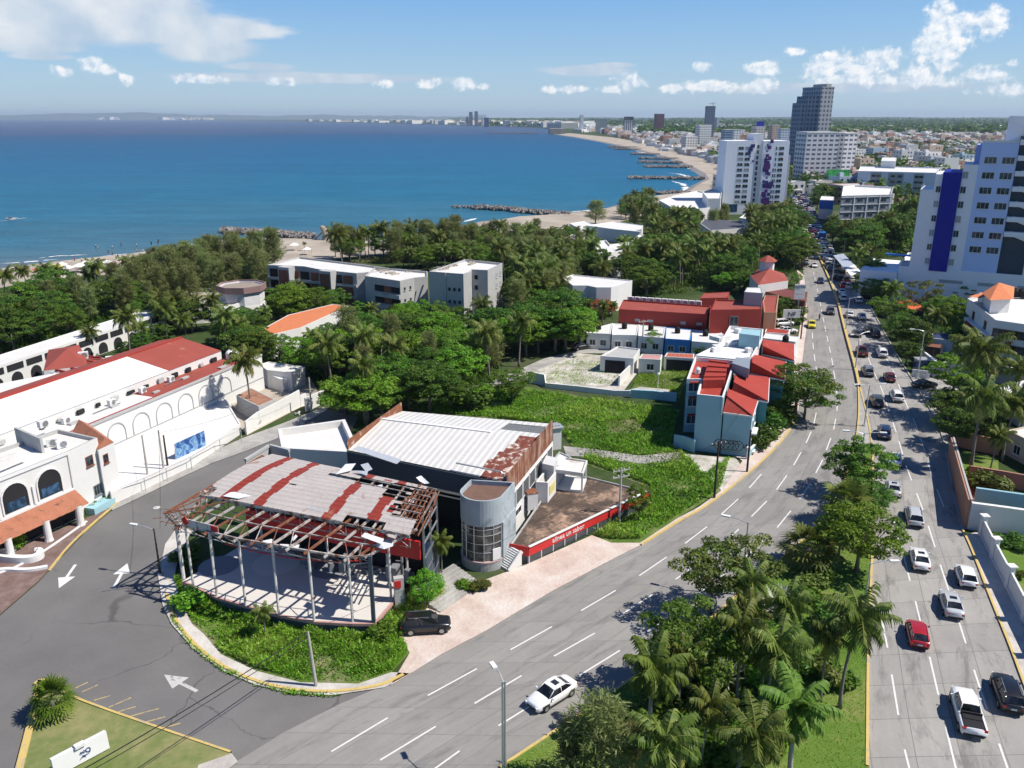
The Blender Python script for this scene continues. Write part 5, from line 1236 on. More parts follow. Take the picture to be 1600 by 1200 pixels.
def wall(name,label,px,h,t_,m,cap=None,z=0.0,cat='wall'):
 o=thing(name,label,cat,G(*px[0],z));mb=MB();P_=GP(px,z)
 L_=[Vector((p.x,p.y,0))for p in P_];off=offset_poly(L_,t_);n=len(L_);hs_=h if hasattr(h,'__len__')else[h]*n
 mb.v=[(p.x,p.y,0)for p in L_]+[(p.x,p.y,q)for p,q in zip(L_,hs_)]+[(p.x,p.y,q)for p,q in zip(off,hs_)]+[(p.x,p.y,0)for p in off]
 for i in range(n-1):
  for a,b in((0,1),(1,2),(2,3)):mb.f.append((a*n+i,a*n+i+1,b*n+i+1,b*n+i));mb.m.append(0)
 mb.f.append((0,n,2*n,3*n));mb.f.append((n-1,4*n-1,3*n-1,2*n-1));mb.m+=[0,0]
 mb.build('wall_face',m,o)
 if cap:
  mb=MB()
  for p,q,h1,h2 in zip(L_,L_[1:],hs_,hs_[1:]):mb.bar(p+Vector((0,0,h1+.04)),q+Vector((0,0,h2+.04)),t_+.12,.1)
  mb.build('coping',cap,o)
 return o
wall('street_wall','peeling white street wall with a jagged broken top before the huts',[(386,680),(405,668),(440,650),(470,636),(470.5,636),(480,632)],[2.2,2.5,2.6,3.0,2.0,2.0],.25,mat('peeling_white_wall',(.74,.73,.70),.85,.1,.5,dirt=(.30,.29,.27),dirtlo=.60,dirtscale=.9,fine=.08))
wall('street_wall','white street wall with brick capping at the shaded end of the lane',[(479,643),(492,637),(508,629)],2.3,.3,M['white'])
h1=GW([(369,617),(392,605),(429,623),(404,634)],3.0);hb,_=block('rusty_roofed_hut','derelict hut with a rust streaked tin roof under the leaning palm','hut',None,2.9,M['concrete'],corrug('rusty_tin',(.40,.20,.12),(1,.5),.7,dirt=(.17,.07,.04),dirtlo=.5),par=.04,world=[(p.x,p.y)for p in h1])
put_win(hb,h1[3],h1[2],.5,.8,1.2,1.4,M['concrete'],M['dark'],0)
h2=GW([(405,569),(420,565),(476,573),(455,582),(417,578)],3.4);h2b,_=block('white_cabin','small white flat roofed cabin at the edge of the dark trees','cabin',None,3.4,M['white'],M['concrete_white'],par=.12,world=[(p.x,p.y)for p in h2])
put_win(h2b,h2[3],h2[2],.5,1.7,.9,.9,M['white'],M['dark'])
o=thing('broken_wall_stub','white broken wall stub standing between the two huts','wall',G(440,610));mb=MB();a,b=G(430,606),G(447,611);mb.bar(a+Vector((0,0,1.3)),b+Vector((0,0,1.0)),1.2,2.4);mb.build('wall_face',M['white'],o)
ground('earth_yard',[(365,655),(352,622),(372,600),(400,575),(480,580),(505,628),(470,636),(386,680)],M['sand'],.05)
rub=MB();r_=random.Random(5)
for k in range(60):
 q=G(r_.uniform(360,470),r_.uniform(612,650));s_=r_.uniform(.2,.7);R_=Euler((r_.random()*3,r_.random()*3,r_.random()*3)).to_matrix();rub.box((q.x,q.y,s_*.3),(s_,s_*1.3,s_*.5),R=R_)
tag(rub.build('rubble',M['concrete']),kind='stuff')
aw=GW([(-60,573),(243,478),(255,488),(-60,590)],4.4)
arc,_=block('arcade_wing','long narrow arcade wing with a pale flat roof among the palms','building',None,4.4,M['white'],M['concrete_white'],par=.1,world=[(p.x,p.y)for p in aw])
A,B=aw[3],aw[2]
LA=(B-A).length;k=0;mb=MB()
nA=int(LA/4.2)
for i in range(nA):
 f=(i+.5)/nA;m2=MB();panel(m2,A,B,f-.42/nA,f+.42/nA,2.7,3.9,.03,.04);m2.build('upper_opening',M['dark'],arc)
 m2=MB();archmb(m2,A,B,f,2.5,.1,1.1,.03);m2.build('arch',M['dark'],arc)
FOOT[-1]=ccw([(p.x,p.y)for p in aw])
rt=[G(310,492,3.6)];ctr=G(312,490);
ro=thing('round_terrace','curved white two level terrace with a railing beside the arcade wing','terrace',ctr)
MB().lathe(ctr,[(11,0),(11,3.2),(10.7,3.2),(10.7,2.9)],28).build('wall',M['white'],ro);MB().poly([(ctr.x+10.7*math.cos(k*.2244),ctr.y+10.7*math.sin(k*.2244),2.9)for k in range(28)]).build('deck',mat('terrace_deck',(.42,.36,.32),.9,.2,.5,dirt=(.34,.15,.10),dirtlo=.58),ro)
mb=MB()
for k in range(28):
 a0,a1=k*.2244,(k+1)*.2244;p0,p1=[Vector((ctr.x+10.8*math.cos(a),ctr.y+10.8*math.sin(a),0))for a in(a0,a1)]
 mb.bar(p0+Vector((0,0,3.2)),p0+Vector((0,0,4.2)),.08);mb.bar(p0+Vector((0,0,4.15)),p1+Vector((0,0,4.15)),.09);mb.bar(p0+Vector((0,0,3.7)),p1+Vector((0,0,3.7)),.05)
mb.build('railing',M['steel_grey'],ro)
for k in range(5):q=ctr+Vector((-6+3*k,-3+.9*k,3.4));MB().box(q,(2.6,.2,1.1),.5).build('low_partition',M['white'],ro)
oc=G(381,486);oct_=thing('octagonal_pavilion','octagonal white pavilion with a brown flat roof behind the terrace','pavilion',oc)
o8=lambda r_,z:[(oc.x+r_*math.cos(math.pi/8+k*math.pi/4),oc.y+r_*math.sin(math.pi/8+k*math.pi/4),z)for k in range(8)]
MB().prism(o8(5.6,0),0,2.0).build('base_wall',M['white'],oct_);mb=MB();shell(mb,o8(5.4,0),2.02,6.6,.2,6.0);mb.build('upper_wall',mat('pleated_white_wall',(.66,.66,.67),.8,.2,.8),oct_)
mb=MB();shell(mb,o8(6.0,0),5.4,6.9,.25,6.3);mb.build('fascia',mat('maroon_fascia',(.26,.17,.16),.8,.2,.6,dirt=(.5,.42,.38),dirtlo=.56),oct_);MB().sheet([Vector(p)for p in o8(5.9,6.3)]).build('roof',mat('earth_roof',(.30,.25,.21),.95,.2,.6),oct_)
rr1=GW([(67,574),(75,542),(122,534),(133,552),(136,566)],6.0)
rw,_=block('red_hipped_block','red roofed block with small roof boxes near the arcade wing','building',None,5.4,M['white'],M['dull_red'],par=.05,world=[(p.x,p.y)for p in rr1])
mb=MB();q=[Vector((p.x,p.y,5.45))for p in rr1];cc=centroid(rr1)+Vector((0,0,7.0));mb.add(q+[cc],[(i,(i+1)%5,5)if(q[(i+1)%5]-q[i]).cross(cc-q[i]).z>0 else((i+1)%5,i,5)for i in range(5)]);mb.build('hipped_roof',M['dull_red'],rw)
rr2=GW([(66,580),(125,556),(190,562),(130,588)],5.0)
rw2,_=block('red_flat_block','flat red roof with pergola beams left of the long hall','building',None,5.0,M['white'],M['dull_red'],par=.1,world=[(p.x,p.y)for p in rr2])
for k in range(5):MB().bar(G(80+12*k,576-5*k,5.3),G(110+12*k,583-6*k,5.3),.3,.3).build('roof_beam',M['deep_red'],rw2)
for k,(x,y)in enumerate(((131,561),(174,568))):acunit(G(x,y,4.92),.4,['white roof unit left on the flat red roof','white roof unit at the right end of the flat red roof'][k],1.6)
af=GW([(-40,607),(90,582),(98,585),(-40,632)],6.3)
ap,_=block('arched_front_wing','white wing with round arches and red lined openings at the left edge','building',None,6.3,M['white'],M['concrete_white'],par=.3,world=[(p.x,p.y)for p in af])
A,B=af[3],af[2]
for f in(.30,.58,.85):mb=MB();archmb(mb,A,B,f,4.2,2.2,3.6,.04);mb.build('arch',M['dark'],ap);mb=MB();archring(mb,A,B,f,4.3,2.2,3.6,.3,.08);mb.build('arch_lining',M['deep_red'],ap)
ol=GW([(408,515),(450,492),(520,475),(545,478),(470,512),(420,524)],5.0)
ob,_=block('orange_roofed_house','house with long faded orange roof almost hidden in trees','house',None,5.0,M['white'],M['orange_tile'],par=.05,world=[(p.x,p.y)for p in ol])
for k in range(6):
 q=G(131+9*k,476-2*k);o=MB().tube([q,q+Vector((0,0,3.4))],.3,8).build('white_column',M['white']);o.data.transform(Matrix.Translation(-q));o.location=q;tag(o,'free standing white column by the beach garden, %s'%['leftmost of six','second of six from the left','third of six from the left','fourth of six from the left','fifth of six from the left','rightmost of six'][k],'column','white columns in the beach garden')
def unf(name,label,px,h,wallm=None,par=.5):
 b,pts=block(name,label,'apartment block',px,h,wallm or M['concrete'],M['concrete_white'],par=par,t=.25);return b,GW(px,h)
u3,q3=unf('unfinished_apartments','bare concrete four storey block, unfinished, rightmost and tallest of its row',[(670,424),(727,405),(785,411),(762,422),(737,421),(737,424),(724,428)],12.4)
wingrid(u3,q3[0],q3[6],3,(2.4,5.3,8.2),.75,.9,.52,.95,frame_m=M['concrete'],glass_m=M['dark'],mull=0)
wingrid(u3,q3[4],q3[3],1,(1.6,4.6,7.6,10),1.0,1.2,.05,.5,frame_m=M['concrete'],glass_m=M['dark'],mull=0)
wingrid(u3,q3[3],q3[2],2,(1.3,4.2,7.1,9.6),1.0,1.2,.45,.98,frame_m=M['concrete'],glass_m=M['grey_wall'],mull=0)
mb=MB();panel(mb,q3[0],q3[6],.47,.50,0,12.3,.02,.2);mb.build('pilaster',M['concrete'],u3)
u2,q2=unf('unfinished_apartments','bare concrete three storey block, unfinished, in the middle of its row',[(570,431),(585,418),(622,420),(668,424),(668,432),(647,434),(625,439)],9.6)
for z in(3.6,6.4):mb=MB();panel(mb,q2[0],q2[6],.28,.98,z,z+1.5,.02,.05);mb.build('open_bay',M['dark'],u2);mb=MB();panel(mb,q2[0],q2[6],.55,.75,z+.05,z+1.45,.075,.04);mb.build('brick_infill',M['brick'],u2)
for z in(3.3,6.1):mb=MB();panel(mb,q2[0],q2[6],.25,1.0,z-.9,z+.1,.02,.5);mb.build('balcony',M['concrete'],u2)
wingrid(u2,q2[6],q2[5],2,(4.2,7.0),.7,.9,.1,.9,frame_m=M['concrete'],glass_m=M['dark'],mull=0)
u1,q1=unf('unfinished_apartments','bare concrete and brick three storey block, unfinished, leftmost and longest of its row',[(417,414),(468,401),(566,413),(622,421),(557,427),(500,421),(474,416)],9.3)
A,B=q1[0],q1[4]
for k in range(8):
 f0_,f1_=.03+.118*k,.03+.118*k+.10
 for z in(.6,3.5,6.4):mb=MB();panel(mb,q1[0]if k<2 else q1[0],q1[4],f0_,f1_,z,z+2.1,.04,.06);mb.build('brick_bay' if k in(2,4,5,7)else 'open_bay',M['brick']if k in(2,4,5,7)else M['dark'],u1)
for z in(3.0,5.9):mb=MB();panel(mb,q1[0],q1[4],0,1,z-.15,z+.45,.03,.35);mb.build('slab_edge',M['concrete'],u1)
for f in(.26,.72):c_=q1[0].lerp(q1[4],f);d_,n_=toward_cam(q1[0],q1[4]);cx_=c_+n_*1.2;mb=MB();mb.box((cx_.x,cx_.y,4.8),(3.6,2.4,9.6),math.atan2(d_.y,d_.x));mb.build('stair_tower',M['concrete'],u1);mb=MB();q_=cx_+n_*1.25;mb.box((q_.x,q_.y,5.2),(3.0,.1,7.4),math.atan2(d_.y,d_.x));mb.build('stair_infill',M['brick'],u1)
rc=random.Random(8);
for k,(x,y,z)in enumerate(((740,412,11.9),(705,416,11.9),(690,420,11.9),(640,425,9.1),(600,424,9.1),(610,428,9.1))):
 o=MB();
 for j in range(5):q=G(x+rc.uniform(-9,9),y+rc.uniform(-2,2),z);o.box((q.x,q.y,z+.15),(rc.uniform(1,3),rc.uniform(.2,.6),.3),rc.uniform(0,3))
 o=o.build('timber_pile',M['sand']);tag(o,None,None,None,'stuff')
v1=GW([(877,432),(896,429),(988,438),(966,446),(955,449),(932,449),(918,446),(895,446)],6.4)
vb,_=block('white_villa','large plain white villa with a flat roof left of the red block','villa',None,6.4,M['white_clean'],M['white_roof'],par=.25,world=[(p.x,p.y)for p in v1])
put_win(vb,v1[4],v1[3],.5,1.2,1.6,1.6)
v2=GW([(925,377),(947,375),(953,382),(983,378),(982,388),(950,396),(948,388),(933,390)],8.6)
vb,_=block('white_villa','three storey white villa with a blue window panel, left of a car park','villa',None,8.6,M['white_clean'],M['white_roof'],par=.5,world=[(p.x,p.y)for p in v2])
wingrid(vb,v2[7],v2[6],1,(1.2,3.7,6.0),1.7,1.2,.1,.9);mb=MB();panel(mb,v2[5],v2[4],.5,.75,5.0,7.0,.03,.05);mb.build('blue_panel',mat('blue_panel',(.03,.08,.42),.5,.05,1),vb);wingrid(vb,v2[5],v2[4],3,(1.6,4.6),1.6,1.0,.02,.5)
v3=GW([(978,378),(1000,366),(1010,367),(1008,381),(990,386)],6)
vb,_=block('white_villa','small white villa with blue shaded front right of the car park','villa',None,6,M['white_clean'],M['white_roof'],par=.3,world=[(p.x,p.y)for p in v3])
wingrid(vb,v3[4],v3[3],2,(1.0,3.6),1.4,1.2)
v4=GW([(880,372),(895,366),(915,368),(905,376)],5);block('white_villa','low white house roof peeping out above the palms far left of the car park','house',None,5,M['white_clean'],M['white_roof'],par=.2,world=[(p.x,p.y)for p in v4])
v5=GW([(915,352),(960,346),(1005,352),(1000,362),(960,358)],5);block('beach_house','long white beach house roof along the sand','house',None,5,M['white_clean'],M['white_roof'],par=.2,world=[(p.x,p.y)for p in v5])
v6=GW([(890,349),(915,345),(930,352),(905,357)],4.5);block('beach_house','white beach house with a broken roofline left of the long one','house',None,4.5,M['white_clean'],M['white_roof'],par=.2,world=[(p.x,p.y)for p in v6])
mo,_=block('red_motel','long dark red motel block with units lined along its flat roof','motel',[(966,476),(1115,484),(1112,487),(1112,501),(967,481.5)]and[(967,483),(974,468),(1111,478),(1105,491)],6.6,M['deep_red'],M['dull_red'],par=.3)
mp=GW([(967,483),(974,468),(1111,478),(1105,491)],6.6)
for k in range(11):acunit(G(985+10.6*k,470.5+.72*k,6.3),math.atan2((mp[2]-mp[1]).y,(mp[2]-mp[1]).x),'white air conditioner on the red motel roof, %s of eleven from the left'%['first','second','third','fourth','fifth','sixth','seventh','eighth','ninth','tenth','last'][k],1.3)
for f in(.22,.37,.74,.92):put_win(mo,mp[0],mp[3],f,4.0,1.3,.8,M['dull_red'],M['grey_wall'],0)
me,_=block('red_motel_wing','taller dark red motel end wing with one small window, nearest the boulevard','motel',[(1112,482),(1118,467),(1184,466),(1198,480),(1192,489),(1190,481)]and[(1111,484),(1118,468),(1192,470),(1190,483)],8.4,M['deep_red'],M['dull_red'],par=.3)
mq=GW([(1111,484),(1118,468),(1192,470),(1190,483)],8.4);put_win(me,mq[0],mq[3],.47,5.0,1.8,2.0,M['steel_grey'],M['glass'])
block('motel_rooftop_cabin','grey white stair cabin on the red motel roof','cabin',[(1163,456),(1167,449),(1190,449),(1192,458)],11,M['grey_wall'],M['white_roof'],par=.1,z0=8.1,foot=False)
block('red_annex','red flat roofed annex with pale edges right of the motel wing','building',[(1192,470),(1195,461),(1217,461),(1213,488),(1194,488)],6.8,mat('sandy_wall',(.42,.27,.16),.8,.15,.5),M['dull_red'],par=.25)
block('red_shed','low dull red roof behind the motel','shed',[(1094,466),(1100,458),(1140,456),(1138,465)],5,M['deep_red'],M['dull_red'],par=.1)
block('maroon_shed','dark maroon roofed shed beside the boulevard behind the hotel sign','shed',[(1195,455),(1196,446),(1262,456),(1258,470),(1240,468)],3.6,M['brick'],mat('maroon_roof',(.17,.05,.045),.8,.2,.5),par=.1)
hc=GW([(1172,428),(1190,415),(1225,425),(1232,436),(1185,443)],6)
hd,_=block('tiled_villa','pale villa with red tiled roofs and a small turret','villa',None,5.6,M['white'],M['dull_red'],par=.05,world=[(p.x,p.y)for p in hc])
mb=MB();q=[Vector((p.x,p.y,5.62))for p in hc];cc=centroid(hc)+Vector((0,0,7.6));mb.add(q+[cc],[(i,(i+1)%5,5)if(q[(i+1)%5]-q[i]).cross(cc-q[i]).z>0 else((i+1)%5,i,5)for i in range(5)]);mb.build('hipped_roof',M['dull_red'],hd)
tq=centroid(hc)+Vector((0,2,0));MB().prism([(tq.x+2*math.cos(k*1.047),tq.y+2*math.sin(k*1.047))for k in range(6)],6,9.4).build('turret',M['white_clean'],hd);MB().lathe((tq.x,tq.y,9.4),[(2.7,0),(1.4,.8),(.05,1.5)],6).build('turret_roof',M['dull_red'],hd)
wingrid(hd,hc[4],hc[3],3,(.9,),1.1,1.6)
rowpx=[(915,516),(957,505),(998,507),(1040,511),(1082,515),(1128,520)]
for k in range(5):
 x0,x1=rowpx[k],rowpx[k+1];hh=3.5
 q=GW([x0,x1,(x1[0]-3,x1[1]+17),(x0[0]-1 if k else x0[0]+2,x0[1]+(18 if k else 4))],hh);q=[q[0],q[1],q[2].lerp(q[1],.02),q[3]]
 lab=['leftmost white bungalow of the row, half behind a tree','second white bungalow of the row from the left','third white bungalow of the row, beside a thin pole','white bungalow with a bright blue front in the row','rightmost white bungalow of the row with a slatted screen'][k]
 b,_=block('bungalow',lab,'house',None,hh,M['white_clean']if k!=3 else mat('bright_blue_wall',(.04,.22,.55),.7,.08,.6),M['white_roof'],par=.12,world=[(p.x,p.y)for p in q],group='bungalows in the white row')
 for f in(.25,.7):put_win(b,q[3],q[2],f,.9,1.3,1.3)
 tp=centroid(q)+Vector((0,1.0,3.4));tank(tp,1.0,'black water tank on the %s bungalow roof of the white row'%['leftmost','second','third','blue fronted','rightmost'][k])
q=GW([(938,556),(965,541),(1000,545),(990,560)],3.2);b,_=block('ruined_house','roofless ruined white house shell at the rubble lot corner','house',None,3.2,M['white'],M['concrete'],par=.25,world=[(p.x,p.y)for p in q])
mb=MB();panel(mb,q[0],q[3],.15,.75,.1,2.5,.02,.05);mb.build('dark_opening',M['dark'],b)
q=GW([(998,560),(1003,553),(1035,554),(1032,562)],3.0);b,_=block('pink_roofed_hut','white hut with a faded pink roof right of the ruined shell','hut',None,3.0,M['white'],mat('faded_pink',(.50,.27,.25),.8,.15,.5),par=.1,world=[(p.x,p.y)for p in q]);put_win(b,q[0],q[3],.55,.8,1.4,1.3,M['white'],M['dark'])
q=GW([(1038,557),(1042,551),(1085,553),(1084,560)],2.8);b,_=block('tiled_garage','open garage with a ribbed orange red roof and three water drums','garage',None,2.8,M['white'],corrug('red_tiles',(.48,.13,.075),(0,1),.8),par=.05,world=[(p.x,p.y)for p in q]);mb=MB();panel(mb,q[0],q[3],.08,.95,.1,2.3,.03,.05);mb.build('dark_opening',M['dark'],b)
for k in range(3):p=G(1046+9*k,576+.3*k);tank(p,1.25,'dark drum standing before the tiled garage, %s of three'%['left','middle','right'][k],group='drums before the tiled garage')
wall('lot_wall','weathered low wall along the near side of the rubble lot',[(825,598),(850,602),(852,606),(905,612),(960,618),(985,620)],[2.2,2.0,.9,1.0,.9,1.1],.35,M['white'])
wall('lot_wall','white dividing wall between rubble lot and dirt yard',[(968,604),(985,585),(994,571)],[2.0,1.8,1.7],.3,M['white'])
wall('pale_blue_wall','pale blue garden wall beside the townhouses',[(985,622),(1020,624),(1056,628)],1.5,.5,M['pale_blue'])
pool=MB().prism([(p.x,p.y)for p in GP([(982,614),(1000,609),(1046,613),(1044,622),(984,620)])],0,.55).build('pool_surround',M['sidewalk']);tag(pool,'pale terrace slab with the empty pool behind the pale blue wall','terrace')
MB().sheet(GP([(990,617),(1006,611.5),(1020,613),(1012,618.5)],.56)).build('pool_floor',mat('pool_blue',(.35,.60,.70),.6,.08,.6),pool,world=False)
for(x,y,t_,l)in((908,580,0,'thin white lamp post with globe in the dirt yard'),):
 pass
th=thing('pale_blue_townhouses','pale blue townhouse block with stepped red hipped roofs beside the boulevard','townhouses',G(1165,716))
PH,EV,AP=8.6,6.4,8.2
P1=GW([(1073,592),(1095.5,592),(1089,616),(1131,620),(1149,563),(1086,557)],PH)
mb=MB();i_=shell(mb,[(p.x,p.y)for p in P1],0,PH,.25,PH-.7,0,1);mb.build('near_wall',[M['pale_blue'],M['white_clean']],th);MB().sheet([Vector((x,y,PH-.7))for x,y in i_]).build('near_flat_roof',M['red_roof'],th);FOOT.append(ccw([(p.x,p.y)for p in P1]))
P2=GW([(1086,555),(1149,561),(1176,556),(1191,530),(1193,514),(1140,509),(1125,536)],PH)
mb=MB();i_=shell(mb,[(p.x,p.y)for p in P2],0,PH-.02,.25,PH-.6);mb.build('rear_wall',M['white_clean'],th);MB().sheet([Vector((x,y,PH-.6))for x,y in i_]).build('rear_flat_roof',M['white_roof'],th);FOOT.append(ccw([(p.x,p.y)for p in P2]))
units=[([(1130,644),(1176,650),(1184,626),(1136,616)],(1136,619)),([(1141.6,617),(1200,627.5),(1202,589),(1148,583)],(1147,598)),([(1172,583),(1226,594),(1228,565),(1177,553)],(1175,567)),([(1191,553),(1241,564),(1241,537),(1193,530)],(1192,541))]
for k,(ev,ap)in enumerate(units):
 e_=GW(ev,EV);a_=G(*ap,AP);a2=a_+(e_[3]-e_[0])*.42
 mb=MB();mb.add([*e_,a_,a2],[(0,1,4),(1,2,5,4),(2,3,5)]);mb.add([v-Vector((0,0,.12))for v in e_],[(0,3,2,1)]);mb.build('hipped_roof',M['red_roof'],th)
 mb=MB();mb.bar(e_[1]+Vector((0,0,.06)),a_+Vector((0,0,.06)),.18,.14).bar(a_+Vector((0,0,.06)),a2+Vector((0,0,.06)),.18,.14);mb.build('ridge_tiles',M['deep_red'],th)
 mb=MB();mb.bar(e_[0]-Vector((0,0,.1)),e_[1]-Vector((0,0,.1)),.22,.22).bar(e_[1]-Vector((0,0,.1)),e_[2]-Vector((0,0,.1)),.2,.2);mb.build('white_eaves',M['white_clean'],th)
 cc=sum(e_,Vector())/4;w_=[v.lerp(cc,.04)for v in e_]
 MB().prism([(v.x,v.y)for v in w_],0,EV-.14,top=False).build('unit_wall',M['pale_blue']if k==0 else M['teal'],th);FOOT.append(ccw([(v.x,v.y)for v in w_]))
 for z in(.7,3.5):
  put_win(th,w_[1],w_[2],.35,z,1.5,1.5,M['white_clean'],M['glass']);put_win(th,w_[1],w_[2],.75,z,1.1,1.5,M['white_clean'],M['glass'])
  mb=MB();panel(mb,w_[1],w_[2],.15,.55,z-.35,z-.1,.05,.7);mb.build('balcony_ledge',M['white_clean'],th)
for z in(1.4,4.2,6.6):
 put_win(th,P1[0],P1[1],.5,z,1.6,1.4,M['white_clean'],M['glass']);mb=MB();panel(mb,P1[0],P1[1],.2,.85,z+1.5,z+1.65,.05,.6);mb.build('red_awning',M['deep_red'],th)
mb=MB();panel(mb,P1[2],P1[3],.95,1.0,PH-2.6,PH-.05,.02,.3);mb.build('white_pier',M['white_clean'],th)
for k,px in enumerate((((1098,598),(1108,565),(1137,569),(1132,597)),)):
 q=GW(px,PH+.2);MB().prism([(p.x,p.y)for p in q],PH-.68,PH+.6).build('red_roof_room',M['red_roof'],th)
 for j in range(4):f=.12+.25*j;MB().bar(q[0].lerp(q[1],f)+Vector((0,0,.5)),q[3].lerp(q[2],f)+Vector((0,0,.5)),.3,.28).build('roof_beam',M['red_roof'],th)
q=GW([(1143,573),(1150,564),(1172,566),(1170,582)],PH+.4);MB().prism([(p.x,p.y)for p in q],PH-.55,PH+1.0).build('grey_stair_head',mat('blue_grey_panel',(.25,.28,.33),.6,.1,.6),th)
q=GW([(1155,520),(1160,513),(1189,515),(1187,524)],PH+2);MB().prism([(p.x,p.y)for p in q],PH-.55,PH+1.9).build('rear_stair_head',M['pale_blue'],th)
rc=random.Random(12)
for k in range(10):p=G(rc.uniform(1115,1170),rc.uniform(518,552),PH-.58);MB().box((p.x,p.y,PH-.2),(rc.uniform(.8,2.4),rc.uniform(.5,1.4),.75),.5).build('roof_curb',M['white_clean'],th)
for k,(x,y,l)in enumerate(((1090,584,'white dish shaped tank in the near corner of the townhouse roof'),(1103,600,'white roof tank by the red flat roof of the near townhouse'))):tank(G(x,y,PH-.68),.8,l,'white')
tank(G(1227,535,3.4),1.1,'black water tank on the white flat roof behind the farthest red hip roof')
block('flat_roofed_shop','low white flat roofed shop behind the last red hip roof','shop',[(1192,528),(1196,520),(1250,526),(1243,534)],3.4,M['white'],M['white_roof'],par=.1)
block('red_trimmed_shop','low building with a red roof edge behind the townhouses','shop',[(1195,519),(1198,511),(1235,516),(1232,522)],3.2,M['white'],M['red_roof'],par=.1)
wall('garden_wall','pale blue garden wall at the foot of the townhouse gable',[(1052,699),(1068,702),(1084,708)],2.0,.25,M['pale_blue'])
A,B=G(1084,708),G(1167,716.5);d,n=toward_cam(A,B);B=A+d*(B-A).length
gf=MB();gx={'n':0}
def stroke(pts,w=.10):
 gx['n']+=1;P_=[A+d*x+n*(.32+.004*gx['n'])+Vector((0,0,z))for x,z in pts]
 for a,b in zip(P_,P_[1:]):gf.bar(a,b,.01,w)
base_w=(B-A).length
gfl=MB()
for k in range(5):
 c0=base_w*(.47+.085*k);stroke([(c0+.75*math.cos(t_),1.9+.75*math.sin(t_))for t_ in[i*.42 for i in range(16)]]);stroke([(c0+.35*math.cos(t_),1.85+.4*math.sin(t_))for t_ in[i*.52+.5 for i in range(9)]],.08)
stroke([(base_w*.90,2.3),(base_w*.93,1.6),(base_w*.95,2.2)]);stroke([(base_w*.955,1.6),(base_w*.965,2.3),(base_w*.985,1.7)]);stroke([(base_w*.42,1.0),(base_w*.9,.9)],.05)
gf.build('graffiti_rings',mat('black_spray_paint',(.03,.03,.035),.8,.1,1),th)
wall('boulevard_garden_wall','pale blue panelled garden wall with white posts along the boulevard',[(1170,716),(1182,704),(1200,688),(1216,668),(1226,650)],1.3,.2,M['pale_blue'],M['white_clean'])
for k,(x,y)in enumerate(((1168,718),(1184,703),(1200,688),(1214,671),(1226,650))):
 q=G(x,y);o=MB().box((0,0,.9),(.4,.4,1.8)).box((0,0,1.86),(.55,.55,.12)).build('gate_post',M['white_clean']if k!=3 else M['dark']);o.location=q;tag(o,'%s wall post of the townhouse garden, %s along the boulevard'%('dark' if k==3 else 'white',['nearest','second','third','fourth','farthest'][k]),'post')
PDZ=9.0
T0,T1=G(1420,420,PDZ),G(1497,426,PDZ);td=(T1-T0);td.z=0;td.normalize();tn=Vector((-td.y,td.x,0))
def tpx(px,py,z=PDZ):
 p=G(px,py,z);return(p-T0).dot(td)
tow=thing('lavender_tower','white and lavender hotel tower with one dark blue vertical stripe','hotel tower',Vector((T0.x,T0.y,0)))
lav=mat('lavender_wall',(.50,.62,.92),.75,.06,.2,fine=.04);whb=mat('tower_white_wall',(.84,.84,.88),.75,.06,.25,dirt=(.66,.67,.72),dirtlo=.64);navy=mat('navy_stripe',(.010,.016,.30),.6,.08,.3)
def seg(name,s0_,s1_,z0,z1,dep,mm,fwd=0.0):
 a,b=T0+td*s0_-tn*fwd,T0+td*s1_-tn*fwd;c_,e_=b+tn*(dep+fwd),a+tn*(dep+fwd)
 return MB().prism([(p.x,p.y)for p in(a,b,c_,e_)],z0,z1).build(name,mm,tow)
H_=lambda px,py0,py1:hgt((px,py0),py1,PDZ)
hA,hB,hS,hW,hL=H_(1425,420.5,296),H_(1440,421.5,272),H_(1465,423,269),H_(1490,425,257),H_(1525,429,223)
sA,sB,sS,sC,sL,sR=0,tpx(1440,421),tpx(1451,421.5),tpx(1479,424),tpx(1501,426),tpx(1556,431)
seg('white_wing',sA,sB,PDZ,hA,14,whb);seg('white_wing',sB+.01,sS,PDZ,hB,16,whb,.05)
seg('navy_stripe',sS+.01,sC,PDZ,hS,15,navy,.5);seg('white_column',sC+.01,sL,PDZ,hW,15,whb,.06)
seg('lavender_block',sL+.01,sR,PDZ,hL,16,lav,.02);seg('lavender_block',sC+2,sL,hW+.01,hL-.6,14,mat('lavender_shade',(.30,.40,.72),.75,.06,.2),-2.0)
seg('stair_core',sR+.01,sR+5.5,PDZ,hL+1.5,13,M['dark_wall'],-1.6);seg('right_wing',sR+5.51,sR+24,PDZ-8.9,hL-10,15,whb,.3);seg('top_cabin',sR-3,sR+16,hL+.01,hL+6,11,whb,-3)
seg('parapet_cap',sL+.01,sR,hL+.01,hL+.5,.3,M['white_clean'],.05)
for k in range(9):
 z=PDZ+1.2+3.55*k
 if z>hL:break
 a,b=T0+td*(sR+.1)+tn*.2,T0+td*(sR+5.4)+tn*.2
 MB().bar(a+Vector((0,0,z)),b+Vector((0,0,z)),1.7,1.15).build('stair_landing',whb,tow);MB().bar(a+Vector((0,0,z+.3))+td*1.2,b+Vector((0,0,z-1.4 if False else z+1.9))*1 if False else b+Vector((0,0,z-1.3)),.3,1.0).build('stair_flight',whb,tow)
FA_,FB_=T0+td*sL-tn*.02,T0+td*sR-tn*.02
for k in range(8):
 z=PDZ+5.2+3.55*k
 if z+1.5>hL:break
 for f in((.30,.78)if k<7 else(.78,)):put_win(tow,FA_,FB_,f,z,2.7,1.65,M['white_clean'],M['glass'],2)
CA,CB=T0+td*sC-tn*.06,T0+td*sL-tn*.06
